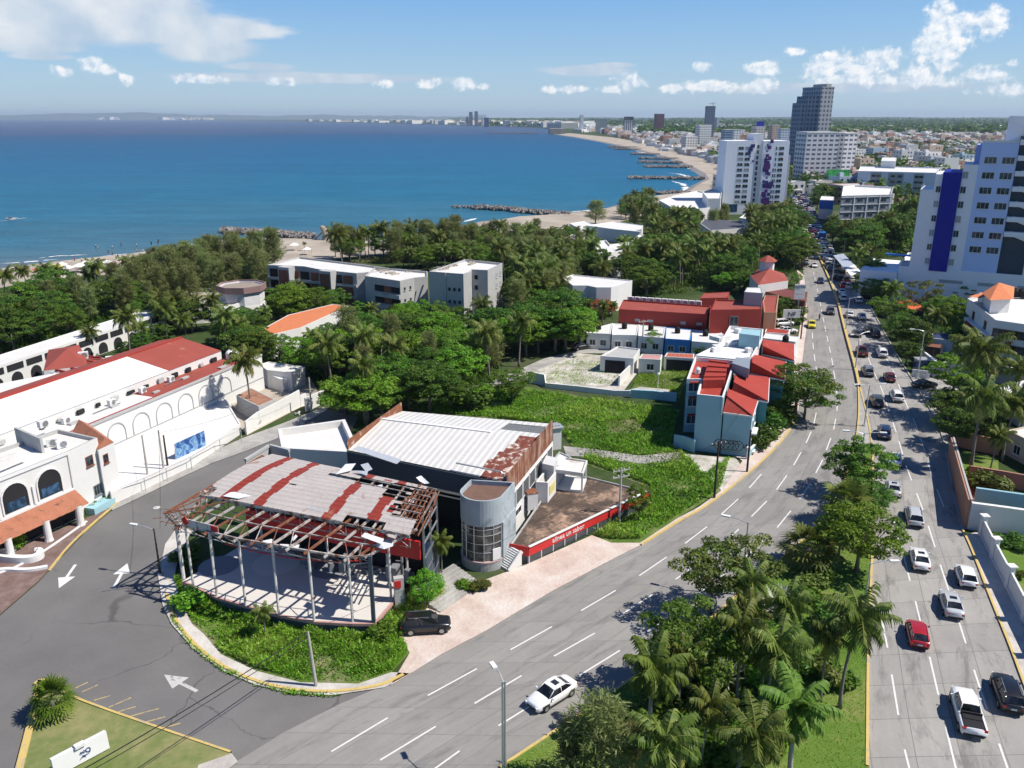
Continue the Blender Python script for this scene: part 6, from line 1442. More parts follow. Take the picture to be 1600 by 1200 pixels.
for k in range(8):
 z=PDZ+1.6+3.55*k
 if z+1.5<hW:put_win(tow,CA,CB,.22,z,1.3,1.7,M['white_clean'],M['glass']if k%3 else M['grey_wall'],1)
 if z+1.5<hB:put_win(tow,T0+td*sB-tn*.05,T0+td*sS-tn*.05,.62,z,1.2,1.6,M['white_clean'],M['glass']if k%2 else M['grey_wall'],1)
LA_,LB_=T0,T0+tn*14
for k in range(6):
 for f in(.25,.6):put_win(tow,LA_,LB_,f,PDZ+1.5+3.5*k,1.6,1.6,M['white_clean'],M['glass_blue'],1,flip=(toward_cam(LA_,LB_)[1].dot(td)>0))
pa_,pb_,pc_=G(1404,419,PDZ),G(1497,426,PDZ),None
pe=pa_+td*75;pq=[pa_,pe,pe+tn*30,pa_+tn*26]
pod,_=block('hotel_podium','blank white podium under the lavender tower','podium',None,PDZ+.6,whb,M['concrete_white'],par=.6,world=[(p.x,p.y)for p in pq])
for k in range(4):mb=MB();panel(mb,pa_,pe,.13+.115*k,.20+.115*k,6.2,7.0,.02,.05);mb.build('slot_vent',M['grey_wall'],pod)
MB().bar(T0-tn*1.2+Vector((0,0,.7)),T0-tn*1.2+td*20+Vector((0,0,1.4)),.1,.1)
rw_=[G(1372,410,5),G(1383,402,8),G(1404,419,8),G(1396,470,2)]
ramp=thing('podium_ramp','white stepped side wing of the podium on the boulevard side','building',G(1385,455));ra=[pa_-td*9-tn*1,pa_-td*.1-tn*1,pa_-td*.1+tn*20,pa_-td*9+tn*20]
MB().prism([(p.x,p.y)for p in ra],0,8.0).build('wall',whb,ramp);mb=MB();panel(mb,ra[0],ra[1],.1,.9,.3,3.2,.02,.05);mb.build('garage_opening',M['dark'],ramp);mb=MB();panel(mb,ra[0],ra[3],.1,.9,.3,3.0,.02,.05);mb.build('garage_opening',M['dark'],ramp)
cq=G(1412,404,9.7);MB().box((cq.x,cq.y,10.6),(9,2.2,.25),math.atan2(td.y,td.x)).build('canopy_sheet',mat('bright_blue_canopy',(.03,.22,.62),.5,.08,1),pod)
AZ=10.0
a0=GW([(1512,466),(1556,500),(1660,515),(1660,470),(1560,455)],AZ)
apt,_=block('white_apartments','white apartment house with orange tiled roofs and red window awnings','apartment house',None,AZ,M['white'],M['white_roof'],par=.6,world=[(p.x,p.y)for p in a0])
A,B,C_=a0[0],a0[1],a0[2]
for z in(1.2,4.2,7.0):
 for f in(.3,.72):put_win(apt,A,B,f,z,1.6,1.5,M['brick'],M['glass'])
 for f in(.09,.26,.43):put_win(apt,B,C_,f,z,2.4,1.5,M['brick'],M['glass'],2)
 mb=MB();panel(mb,A,B,.12,.9,z-.55,z-.3,.05,.9);mb.build('balcony',M['white'],apt)
for z in(2.9,5.9):
 for f in(.04,.21):
  mb=MB();d_,n_=toward_cam(B,C_);q0,q1=B.lerp(C_,f),B.lerp(C_,f+.10);mb.add([q0+n_*.05-Vector((0,0,AZ-z-.5)),q1+n_*.05-Vector((0,0,AZ-z-.5)),q1+n_*.8-Vector((0,0,AZ-z)),q0+n_*.8-Vector((0,0,AZ-z))],[(0,3,2,1)]);mb.build('tiled_awning',M['dull_red'],apt)
 mb=MB();d_,n_=toward_cam(A,B);q0,q1=A.lerp(B,.2),A.lerp(B,.62);mb.add([q0+n_*.05-Vector((0,0,AZ-z-.5)),q1+n_*.05-Vector((0,0,AZ-z-.5)),q1+n_*1.1-Vector((0,0,AZ-z)),q0+n_*1.1-Vector((0,0,AZ-z))],[(0,3,2,1)if n_.dot(Vector((0,-1,0)))>9 else(0,1,2,3)]);mb.build('tiled_awning',M['dull_red'],apt)
pw=GW([(1531,476),(1543,488),(1580,486),(1582,466),(1560,460)],AZ);MB().prism([(p.x,p.y)for p in[v.lerp(centroid(pw)+Vector((0,0,AZ)),.18)for v in pw]],AZ-.58,AZ+2.5,top=False).build('penthouse_wall',M['white'],apt)
q=[Vector((p.x,p.y,AZ+2.4))for p in pw];cc=centroid(pw)+Vector((0,1,AZ+4.2));mb=MB();mb.add(q+[cc],[((i,(i+1)%5,5)if(q[(i+1)%5]-q[i]).cross(cc-q[i]).z>0 else((i+1)%5,i,5))for i in range(5)]);mb.build('orange_tiled_roof',M['orange_tile'],apt)
q=GW([(1514,463),(1531,466),(1572,453),(1560,450)],AZ+1.5);mb=MB();mb.add(q,[(0,1,2,3)if(q[1]-q[0]).cross(q[2]-q[0]).z>0 else(3,2,1,0)]);mb.build('orange_tiled_roof',M['orange_tile'],apt);mb=MB();mb.bar((q[0]+q[3])/2-Vector((0,0,1.0)),(q[1]+q[2])/2-Vector((0,0,1.0)),3,1.9);mb.build('roof_room',M['white'],apt)
for k in range(4):tank(G(1573+11*k,463+.6*k,AZ-.3),1.4,'black water tank on the white apartment roof, %s of four'%['leftmost','second','third','rightmost'][k])
os_=GW([(1397,469),(1421,467),(1445,479),(1443,487),(1405,479)],3.0);osd,_=block('orange_roofed_shelter','open shelter with a bright orange roof among the trees below the podium','shelter',None,3.0,M['dark'],mat('bright_orange_roof',(.62,.14,.05),.7,.12,.5),par=.03,world=[(p.x,p.y)for p in os_])
wall('yard_wall','white yard wall running back from the roadside sign',[(1436,566),(1458,590),(1458.5,591)],[2.6,3.2,3.2],.3,M['white'],M['white_clean'])
wall('yard_wall','grey shaded wall in front of the parked vehicles',[(1458,590),(1510,594),(1600,604)],[3.0,3.2,3.2],.3,mat('shaded_grey_wall',(.46,.48,.52),.8,.08,.3),M['white_clean'])
block('carport','brown roofed carport beside the white yard wall','carport',[(1447,541),(1452,536),(1474,538),(1470,544)],3.2,M['dark'],M['brick'],par=.05)
block('blue_roofed_garage','long shaded white garage with dark blue roof','garage',[(1455,528),(1457,518),(1503,524),(1505,534)],3.8,M['white'],mat('dark_blue_roof',(.03,.05,.13),.6,.1,.5),par=.1)
kb=thing('glass_guard_booth','small glazed guard booth by the roadside sign','booth',G(1443,582));q=G(1443,581);MB().box((q.x,q.y,1.3),(3.4,1.8,2.4)).build('glazing',M['glass_blue'],kb);MB().box((q.x,q.y,2.6),(3.7,2.1,.15)).build('roof',M['galv'],kb)
sg=thing('entrance_sign','white letter panel sign at the side street corner','sign',G(1437,590));a,b=G(1424,589),G(1452,592);MB().bar(a+Vector((0,0,.75)),b+Vector((0,0,.75)),.18,1.5).build('panel',M['white_clean'],sg)
d_,n_=toward_cam(a,b);d_=d_ if d_.x>0 else-d_
for k,(s_,z)in enumerate((('PLAZA',.85),('LOTE 5',.25))):p=(a if a.x<b.x else b)+d_*.5+n_*.1;text3d('sign_lettering',s_,(p.x,p.y,z),d_,Vector((0,0,1)),.62,M['steel_grey'],sg)
terra=mat('terracotta_wall',(.42,.215,.14),.8,.14,.35,dirt=(.28,.14,.10),dirtlo=.6)
wall('terracotta_wall','tall terracotta wall beside the inland carriageway',[(1484,716),(1497,770),(1510,826)],[3.2,3.4,3.7],-.35,terra,M['concrete'])
wall('terracotta_wall','terracotta cross wall behind the small garden',[(1491,697),(1530,706),(1560,712)],2.4,.3,terra)
wall('terracotta_wall','terracotta garden wall in front of the villa yard',[(1512,752),(1560,760),(1640,775)],2.2,.3,terra)
wall('white_retaining_wall','plain white retaining wall above the lawn',[(1511,827),(1560,834),(1640,846)],3.4,.4,M['white'],M['white_clean'])
wall('blue_pool_wall','pale blue pool edge behind the white retaining wall',[(1519,800),(1600,812),(1650,818)],3.2,.4,M['pale_blue'])
ground('garden_patch',[(1492,706),(1530,712),(1560,718),(1560,745),(1512,748)],M['lawn'],.10)
ground('red_terrace',[(1513,756),(1560,764),(1640,780),(1640,812),(1519,798)],mat('red_terrace_tile',(.22,.075,.055),.85,.15,.5),.12)
vr=GW([(1559,606),(1600,594),(1680,600),(1680,640),(1598,634)],3.6);vb,_=block('white_roofed_villa','white flat roofed villa behind the roadside palms','villa',None,3.6,M['white'],M['white_roof'],par=.2,world=[(p.x,p.y)for p in vr])
vr=GW([(1575,672),(1620,662),(1690,690),(1640,705)],3.6);vb2,_=block('white_roofed_villa','second flat roofed villa cut by the right picture edge','villa',None,3.6,mat('beige_wall',(.55,.47,.38),.8,.1,.5),M['white_roof'],par=.2,world=[(p.x,p.y)for p in vr])
put_win(vb2,vr[0],vr[3],.3,.8,1.4,1.4,M['white'],M['dark'])
bf=thing('white_panel_fence','white panelled fence with capped posts along the right pavement','fence',G(1533,837));fpx=[(1533,838),(1551,875),(1574,920),(1600,972),(1630,1030)]
for k,px in enumerate(fpx):
 q=G(*px);MB().box((q.x,q.y,1.3),(.55,.55,2.6)).box((q.x,q.y,2.66),(.85,.85,.14)).build('post',M['white_clean'],bf)
 if k:
  a,b=G(*fpx[k-1]),q;MB().bar(a+Vector((0,0,1.15)),b+Vector((0,0,1.15)),.2,1.9).build('panel',M['pale_blue']if False else M['white_clean'],bf);MB().bar(a+Vector((0,0,.2)),b+Vector((0,0,.2)),.45,.4).build('plinth',M['white'],bf)
cp_=thing('roadside_canopy','long grey metal canopy with a white end beside the jammed carriageway','canopy',G(1335,430));q=GW([(1302,399),(1318,396),(1345,424),(1330,432)],4.0)
MB().add(q+[v-Vector((0,0,.15))for v in q],[(0,1,2,3)if(q[1]-q[0]).cross(q[2]-q[0]).z>0 else(3,2,1,0)]).build('roof_sheet',mat('blue_grey_sheet',(.42,.47,.55),.4,.1,.5),cp_);w1=[q[3].lerp(q[0],.35),q[2].lerp(q[1],.35),q[2],q[3]];w1=[v+Vector((0,0,.05))for v in w1];MB().add(w1,[(0,1,2,3)if(w1[1]-w1[0]).cross(w1[2]-w1[0]).z>0 else(3,2,1,0)]).build('white_sheet',M['white_clean'],cp_)
for v in q:MB().bar((v.x,v.y,0),v-Vector((0,0,.1)),.2).build('post',M['steel_grey'],cp_)
def facade(name,wall_c,win_c,bw,fh,ww=.55,wh=.5,var=.1):
 """plaster with rows of dark openings, in metres, on whichever way the wall faces"""
 m,t,b=newmat(name);g=t.new('ShaderNodeNewGeometry');P_=g.outputs['Position'];N=g.outputs['True Normal']
 tg=t.vmath('CROSS_PRODUCT',N,(0,0,1));al=t.vmath('DOT_PRODUCT',P_,tg);sx_=t.new('ShaderNodeSeparateXYZ');t.l.new(P_,sx_.inputs[0])
 fx=t.math('FRACT',t.math('MULTIPLY',al,1/bw));fz=t.math('FRACT',t.math('MULTIPLY',sx_.outputs[2],1/fh))
 w=t.math('MULTIPLY',t.math('LESS_THAN',t.math('ABSOLUTE',t.math('SUBTRACT',fx,.5)),ww/2),t.math('LESS_THAN',t.math('ABSOLUTE',t.math('SUBTRACT',fz,.5)),wh/2))
 nz=t.new('ShaderNodeSeparateXYZ');t.l.new(N,nz.inputs[0]);w=t.math('MULTIPLY',w,t.math('LESS_THAN',t.math('ABSOLUTE',nz.outputs[2]),.5))
 k=t.math('MULTIPLY_ADD',t.noise(P_,.15,5),2*var,1-var);kc=t.new('ShaderNodeCombineColor')
 for i in range(3):t.l.new(k,kc.inputs[i])
 c_=t.mix(w,t.mix(1.0,(*wall_c,1),kc.outputs[0],'MULTIPLY'),(*win_c,1));t.l.new(c_,b.inputs['Base Color']);b.inputs['Roughness'].default_value=.6;return m
def tower(name,label,cat,px0,px1,basey,topy,m,dep=None,roof=None,turn=0.0,crown=None,cm_=None):
 """upright block whose front spans columns px0-px1 with its foot at row basey"""
 a,b=G(px0,basey),G(px1,basey);h=hgt(((px0+px1)/2,basey),topy);d_=(b-a);w_=d_.length;d_.normalize();n_=Vector((-d_.y,d_.x,0));c_=a.lerp(b,.5)
 dep=dep or w_;o=thing(name,label,cat,Vector((c_.x,c_.y,0))+n_*dep/2,turn);mb=MB();mb.prism([(-w_/2,-dep/2),(w_/2,-dep/2),(w_/2,dep/2),(-w_/2,dep/2)],0,h,top=False)
 mb.build('wall',m,o,world=False);rz_=math.atan2(d_.y,d_.x);o.rotation_euler=(0,0,rz_+turn)
 mb=MB();mb.prism([(-w_/2-.2,-dep/2-.2),(w_/2+.2,-dep/2-.2),(w_/2+.2,dep/2+.2),(-w_/2-.2,dep/2+.2)],h,h+.8);mb.build('roof',roof or M['white_roof'],o,world=False)
 if crown:
  f0_,f1_,ch_=crown;MB().prism([(-w_/2+w_*f0_,-dep*.3),(-w_/2+w_*f1_,-dep*.3),(-w_/2+w_*f1_,dep*.3),(-w_/2+w_*f0_,dep*.3)],h+.81,h+ch_).build('roof_house',cm_ or m,o,world=False)
 q=[(c_+n_*dep/2)+Matrix.Rotation(rz_+turn,3,'Z')@Vector((sx_*w_/2,sy_*dep/2,0))for sx_,sy_ in((-1,-1),(1,-1),(1,1),(-1,1))];FOOT.append(ccw([(p.x,p.y)for p in q]));return o,w_,dep,h
hotel=thing('mosaic_hotel','white twin winged hotel tower with purple mosaic squares','hotel',G(1178,336))
hb=G(1127,335);he=G(1223,335);hd_=(he-hb);hw_=hd_.length;hd_.normalize();hn_=Vector((-hd_.y,hd_.x,0))
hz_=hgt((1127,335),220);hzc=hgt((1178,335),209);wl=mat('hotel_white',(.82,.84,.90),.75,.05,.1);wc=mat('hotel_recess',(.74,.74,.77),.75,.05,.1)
def hseg(name,f0_,f1_,z1,fwd,dep,mm):
 a,b=hb+hd_*hw_*f0_-hn_*fwd,hb+hd_*hw_*f1_-hn_*fwd;MB().prism([(p.x,p.y)for p in(a,b,b+hn_*(dep+fwd),a+hn_*(dep+fwd))],0,z1).build(name,mm,hotel);return a,b
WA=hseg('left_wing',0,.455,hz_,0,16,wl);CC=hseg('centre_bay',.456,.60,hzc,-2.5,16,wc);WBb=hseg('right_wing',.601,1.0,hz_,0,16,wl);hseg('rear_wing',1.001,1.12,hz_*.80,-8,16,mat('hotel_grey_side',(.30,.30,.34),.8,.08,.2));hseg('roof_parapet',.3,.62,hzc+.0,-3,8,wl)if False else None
fl=(hz_-7)/11
for k in range(11):
 z=5.2+fl*k
 for f in(.52,.76):put_win(hotel,WA[0],WA[1],f,z,2.7,1.7,M['white_clean'],M['glass']if(k*3+int(f*9))%4 else M['grey_wall'],1,sill=False)
 put_win(hotel,WBb[0],WBb[1],.70,z,2.5,1.7,M['white_clean'],M['glass'],1,sill=False)
 for f in((.44,.52)if k<7 else(.50,)):put_win(hotel,WBb[0],WBb[1],f,z,.7,1.7,M['white_clean'],M['glass'],0,sill=False)
 put_win(hotel,CC[0],CC[1],.5,z+.6,1.2,1.9,wc,M['glass'],0,sill=False)
pur=mat('purple_mosaic',(.09,.02,.17),.6,.15,1);pur2=mat('indigo_mosaic',(.04,.04,.16),.6,.15,1);rq=random.Random(4)
for k in range(46):
 z=1.5+hz_*.93*rq.random()**1.05;s_=rq.choice((.9,1.2,1.6,2.2,2.8))if z<hz_*.72 else rq.choice((.8,1.1,1.6));f=abs(rq.gauss(.10,.09))if z<hz_*.7 else rq.uniform(.02,.22)
 if z<5:f=rq.uniform(.0,.95)
 mb=MB();panel(mb,WBb[0],WBb[1],f,f+s_/(WBb[1]-WBb[0]).length,z,z+s_,.02+.004*k,.05);mb.build('mosaic_square',pur if rq.random()<.6 else pur2,hotel)
for k in range(9):mb=MB();z=hz_*(.70+.27*rq.random());f=rq.uniform(.74,.96);s_=rq.choice((.8,1.1,1.6));panel(mb,WA[0],WA[1],f,min(.995,f+s_/(WA[1]-WA[0]).length),z,z+s_,.03+.004*k,.05);mb.build('mosaic_square',pur2,hotel)
mb=MB();panel(mb,WA[0],WA[1],.06,.55,1.2,5.0,.02,.05);mb.build('lobby_glazing',M['glass_blue'],hotel);FOOT.append(ccw([(p.x,p.y)for p in(hb,he,he+hn_*16,hb+hn_*16)]))
gb=GW([(1315,306),(1392,304),(1396,292),(1336,289),(1318,291)],15.5);g5,_=block('grey_office_block','grey five storey block with long window bands behind roadside trees','office block',None,15.5,mat('slate_grey_wall',(.20,.23,.29),.7,.08,.3),M['white_roof'],par=.8,world=[(p.x,p.y)for p in gb],coping=M['white_clean'])
A,B=gb[0],gb[1]
for k in range(5):mb=MB();panel(mb,A,B,0,1,2.7+3*k,2.95+3*k,.02,.25);mb.build('floor_band',M['concrete_white'],g5);wingrid(g5,A,B,4,(.8+3*k,),2.6,1.3,.02,.98,frame_m=M['steel_grey'],glass_m=M['glass'],skip=.2,sill=False)
for f in(.26,.52,.78):mb=MB();panel(mb,A,B,f-.008,f+.008,0,15.3,.03,.3);mb.build('pier',M['concrete_white'],g5)
wsb=GW([(1341,267),(1463,270),(1468,262),(1345,259)],15);ws,_=block('white_slab_block','white four storey slab block with grey recessed bays','apartment block',None,15,mat('slab_white',(.62,.66,.76),.75,.06,.2),M['white_roof'],par=.6,world=[(p.x,p.y)for p in wsb])
A,B=wsb[0],wsb[1]
for f0_,f1_ in((.17,.31),(.40,.60),(.73,.85)):
 mb=MB();panel(mb,A,B,f0_,f1_,.5,14.3,.02,.05);mb.build('recessed_bay',M['grey_wall'],ws)
 for z in(1.6,5.0,8.4,11.6):
  for f in(.3,.75):put_win(ws,A,B,f0_+(f1_-f0_)*f,z,2.6,1.5,M['grey_wall'],M['glass'],0,out=.08,sill=False)
block('rooftop_cube','white box house standing on the skyline behind the slab block','building',[(1377,251),(1400,252),(1401,246),(1379,246)],19,M['white_clean'],M['white_roof'],par=.2)
tg=facade('tower_facade',(.34,.35,.38),(.08,.10,.14),3.2,3.3,.55,.55);tg2=facade('tower_dark_facade',(.22,.25,.31),(.06,.09,.14),2.6,3.3,.6,.6)
t1,w_,dp_,h_=tower('grey_skyscraper','tall grey skyscraper with a stepped sloping top, tallest on the skyline','skyscraper',1262,1283,279,137,tg,dep=26,roof=M['grey_wall'],turn=.25)
MB().prism([(-w_/2-7,-7),(-w_/2-.02,-10),(-w_/2-.02,10),(-w_/2-7,9)],0,h_-6,top=True).build('dark_wing',tg2,t1,world=False);MB().prism([(-w_/2-11,-4),(-w_/2-7.02,-6),(-w_/2-7.02,8),(-w_/2-11,8)],0,h_-11).build('dark_wing',tg2,t1,world=False);MB().prism([(w_*.1,-9),(w_/2,-9),(w_/2,9),(w_*.1,9)],h_+.81,h_+3).build('top_step',M['grey_wall'],t1,world=False)
tw_=facade('white_apartment_facade',(.66,.66,.68),(.10,.12,.16),4.2,3.2,.66,.45)
tower('white_apartment_block','long white apartment block with banded balconies below the skyscraper, left half','apartment block',1250,1302,287,208,tw_,dep=18,turn=.1);tower('white_apartment_block','right wing of the white banded apartments, lit on its right side','apartment block',1304,1326,285,209,tw_,dep=22,turn=.3)
SK=[('white_tower_block','white grid fronted apartment tower above the curving beach road',1089,1109,233,196,facade('grid_facade',(.72,.72,.71),(.14,.17,.2),3.6,3.4,.6,.5),None),('glass_tower','slim dark glass tower with a crane mast, beyond the white grid tower',1101,1114,222,166,facade('glass_facade',(.16,.20,.28),(.05,.08,.14),3,3.5,.7,.6),None),('dark_red_tower','dark maroon tower slab standing alone near the far beach',1023,1036,212,178,facade('maroon_facade',(.10,.05,.07),(.05,.04,.06),3,3.4,.6,.5),None),('crowned_tower','white tower with a dark flared crown by the far beach',976,988,214,188,facade('crowned_facade',(.55,.57,.62),(.06,.07,.10),5,3.4,.45,.9),'crown'),('cream_slab','cream slab block far along the shore left of the crowned tower',931,949,206,186,facade('cream_facade',(.62,.58,.52),(.22,.22,.24),4,3.4,.5,.5),None),('thin_tower','thin pale tower rising alone beyond the harbour',906,911,206,180,facade('pale_facade',(.60,.62,.66),(.3,.33,.38),3,4,.5,.5),None),('slim_grey_tower','slim grey tower right of the glass tower',1118,1122,210,184,facade('slim_facade',(.40,.44,.50),(.2,.24,.3),3,3.4,.5,.5),None),('blue_glass_block','blue glazed office block left of the mosaic hotel roof',1129,1142,240,203,facade('blue_glass_facade',(.20,.30,.40),(.05,.10,.18),9,3.2,.95,.5),None),('white_office_block','white office block touching the blue glazed one',1143,1154,238,203,facade('white_office_facade',(.72,.72,.72),(.2,.2,.22),4,3.4,.4,.45),None),('stained_block','brown stained block right of the mosaic hotel crown',1203,1215,232,196,facade('brown_facade',(.45,.36,.30),(.12,.1,.1),4,3.2,.5,.45),None),('pale_block','narrow white and blue block left of the skyscraper',1217,1231,240,202,facade('pale_blue_facade',(.60,.66,.74),(.14,.2,.3),3.5,3.2,.5,.45),None),('navy_sign_block','building with a navy sign box above the mosaic hotel',1176,1192,238,199,facade('cream2_facade',(.5,.48,.45),(.12,.12,.13),4,3.2,.5,.45),'navy'),('white_long_block','long low white block on the inland skyline',1137,1163,214,203,facade('long_facade',(.72,.71,.69),(.25,.25,.27),5,4,.5,.4),None),('twin_tower','left one of the twin blue towers across the bay',733,738.5,197,175,tg2,None),('twin_tower','right one of the twin blue towers across the bay',741.5,747,197,174,tg2,None),('white_bay_tower','small white tower right of the twin towers across the bay',752,755.5,198,184,facade('wbt',(.6,.62,.65),(.3,.33,.37),4,4,.5,.5),None),('navy_bay_tower','dark blue tapering tower right of the twin towers across the bay',756.5,764,198.5,184,facade('nbt',(.07,.13,.25),(.03,.07,.15),4,4,.7,.7),None),('grey_bay_tower','short tower left of the twin towers across the bay',728.5,732,197,183,tg2,None),('bay_apartments','pair of pale apartment slabs across the bay right of the towers',786,798,198,189,facade('bay',(.58,.56,.54),(.25,.28,.33),4,4,.5,.5),None),('harbour_fort','blocky grey brown harbour building at the end of the sand spit',858,881,209,201,facade('fort',(.32,.29,.26),(.12,.11,.1),6,4,.5,.5),None),('white_apartment_block','white apartments with brown infill at the base of the glass tower',1068,1088,238,214,facade('wbr',(.68,.66,.63),(.2,.18,.16),4,3.4,.5,.5),None)]
for nm,lb,x0,x1,by,ty,mm,ex in SK:
 o,w_,dp_,h_=tower(nm,lb,'tower' if 'tower' in nm else 'building',x0,x1,by,ty,mm,dep=max(14,(G(x1,by)-G(x0,by)).length*.8),turn=random.Random(nm).uniform(-.1,.25))
 if ex=='crown':MB().prism([(-w_*.56,-dp_*.56),(w_*.56,-dp_*.56),(w_*.56,dp_*.56),(-w_*.56,dp_*.56)],h_+.81,h_*1.22).build('dark_crown',M['dark_wall'],o,world=False)
 if ex=='navy':MB().box((0,-dp_*.3,h_+4.5),(w_*.75,1.2,7)).build('sign_box',navy,o,world=False)
 if nm=='glass_tower':MB().bar((w_*.3,0,h_+.8),(w_*.3,0,h_*1.10),1.2).bar((w_*.3-9,0,h_*1.07),(w_*.3+5,0,h_*1.09),.8).build('crane_mast',M['steel_grey'],o,world=False)
block('white_beach_club','cluster of bright white beach apartments left of the mosaic hotel','building',[(1030,313),(1052,306),(1090,298),(1122,304),(1126,322),(1092,326),(1050,324)],7,M['white_clean'],M['white_roof'],par=.6)
block('white_beach_club','taller white piece at the right of the beach apartments beside the hotel','building',[(1098,300),(1112,295),(1128,298),(1126,310),(1106,310)],11,M['white_clean'],M['white_roof'],par=.6)
b_,_=block('louvred_hall','long dark louvred roof between hotel and casuarinas','hall',[(1094,349),(1100,343),(1160,345),(1166,356),(1110,360)],5,M['white'],corrug('louvres',(.10,.10,.115),(1,-.1),1.6),par=.1)
block('white_porch','white porch roof in front of the mosaic hotel entrance','porch',[(1155,340),(1165,334),(1196,336),(1190,346)],5,M['white_clean'],M['white_roof'],par=.2)
b_,_=block('bright_blue_shop','blue fronted two storey shop beside the jam','shop',[(1281,312),(1284,306),(1303,307),(1303,313)],9,M['white'],M['white_roof'],par=.2);q=GW([(1281,312),(1303,313)],9);mb=MB();panel(mb,q[0],q[1],.02,.98,4.8,8.8,.03,.1);mb.build('blue_fascia',mat('bright_blue',(.02,.13,.50),.5,.08,1),b_)
bb=thing('green_billboard','large green billboard above the roadside trees','billboard',G(1305,300));a,b=G(1305,300)+Vector((-7,0,0)),G(1305,300)+Vector((8,0,0));zt=hgt((1305,300),265);zb=hgt((1305,300),280)
MB().bar(a+Vector((0,0,(zt+zb)/2)),b+Vector((0,0,(zt+zb)/2)),.5,zt-zb).build('panel',picmat('billboard_print',[(.35,(.02,.20,.04)),(.5,(.03,.36,.07)),(.62,(.10,.45,.12))],.25),bb);MB().bar((a+b)/2,(a+b)/2+Vector((0,0,zb)),.8).build('post',M['steel_grey'],bb)
block('red_fronted_shop','low dark red fronted shop under the green billboard','shop',[(1318,288),(1322,283),(1346,284),(1346,289)],5,M['brick'],M['white_roof'],par=.2)
def paintmat():
 m,t,b=newmat('car_paint');oi=t.new('ShaderNodeObjectInfo');t.l.new(oi.outputs['Color'],b.inputs['Base Color'])
 b.inputs['Roughness'].default_value=.32;b.inputs['Specular IOR Level'].default_value=.5;b.inputs['Coat Weight'].default_value=.6;b.inputs['Coat Roughness'].default_value=.06;return m
PAINT=paintmat();HEADL=mat('headlamp_lens',(.75,.77,.80),.15,.05,3,spec=.6);TAILL=mat('tail_lamp_lens',(.42,.015,.012),.2,.05,3,spec=.6);RIM=mat('alloy_rim',(.42,.43,.44),.35,.1,3,metal=.7);PLATE=mat('number_plate',(.68,.68,.66),.5,.1,4)
TRIM=mat('black_plastic_trim',(.02,.02,.022),.6,.1,3)
def loft(mb,st,m=0):
 """st: list of rings of (x,y,z) for the half body y>=0, mirrored"""
 full=[]
 for ring in st:full.append([Vector(p)for p in ring]+[Vector((p[0],-p[1],p[2]))for p in reversed(ring)if abs(p[1])>1e-6])
 n=len(full[0]);b=len(mb.v)
 for r_ in full:mb.v+=[tuple(p)for p in r_]
 for i in range(len(full)-1):
  for k in range(n):mb.f.append((b+i*n+k,b+i*n+(k+1)%n,b+(i+1)*n+(k+1)%n,b+(i+1)*n+k));mb.m.append(m)
 mb.f.append(tuple(b+n-1-k for k in range(n)));mb.m.append(m);e=b+(len(full)-1)*n;mb.f.append(tuple(e+k for k in range(n)));mb.m.append(m);return mb
def car_specs(kind):
 if kind=='sedan':return dict(L=4.6,W=.90,belt=.92,roof=1.44,st=[(2.30,.70,.30,.60,.66),(2.12,.82,.22,.68,.76),(1.3,.895,.20,.84,.90),(.75,.90,.20,.90,.96),(-.2,.90,.20,.92,.95),(-1.35,.90,.20,.95,1.00),(-1.95,.86,.24,.93,1.02),(-2.30,.76,.34,.80,.92)],cab=(1.02,-1.72,.32,-1.02))
 if kind=='suv':return dict(L=4.6,W=.93,belt=1.02,roof=1.68,st=[(2.30,.74,.36,.72,.86),(2.12,.86,.28,.80,.96),(1.4,.925,.26,.96,1.06),(.95,.93,.26,1.02,1.10),(-.2,.93,.26,1.04,1.06),(-1.6,.93,.26,1.06,1.08),(-2.1,.90,.28,1.02,1.06),(-2.30,.82,.40,.86,1.0)],cab=(1.15,-2.16,.55,-1.86))
 if kind=='hatch':return dict(L=4.0,W=.87,belt=.94,roof=1.50,st=[(2.0,.70,.30,.62,.70),(1.84,.80,.22,.72,.82),(1.2,.865,.20,.88,.95),(.8,.87,.20,.92,.98),(-.2,.87,.20,.94,.96),(-1.3,.87,.20,.97,.99),(-1.8,.84,.24,.92,.98),(-2.0,.78,.34,.80,.92)],cab=(.98,-1.84,.35,-1.42))
 if kind=='pickup':return dict(L=5.3,W=.95,belt=1.08,roof=1.80,st=[(2.65,.78,.42,.80,.98),(2.45,.90,.34,.88,1.08),(1.7,.945,.32,1.02,1.16),(1.25,.95,.32,1.08,1.18),(0,.95,.32,1.08,1.12),(-.75,.95,.32,1.08,1.10),(-2.4,.95,.34,1.06,1.08),(-2.65,.92,.44,1.02,1.06)],cab=(1.40,-.72,.85,-.55))
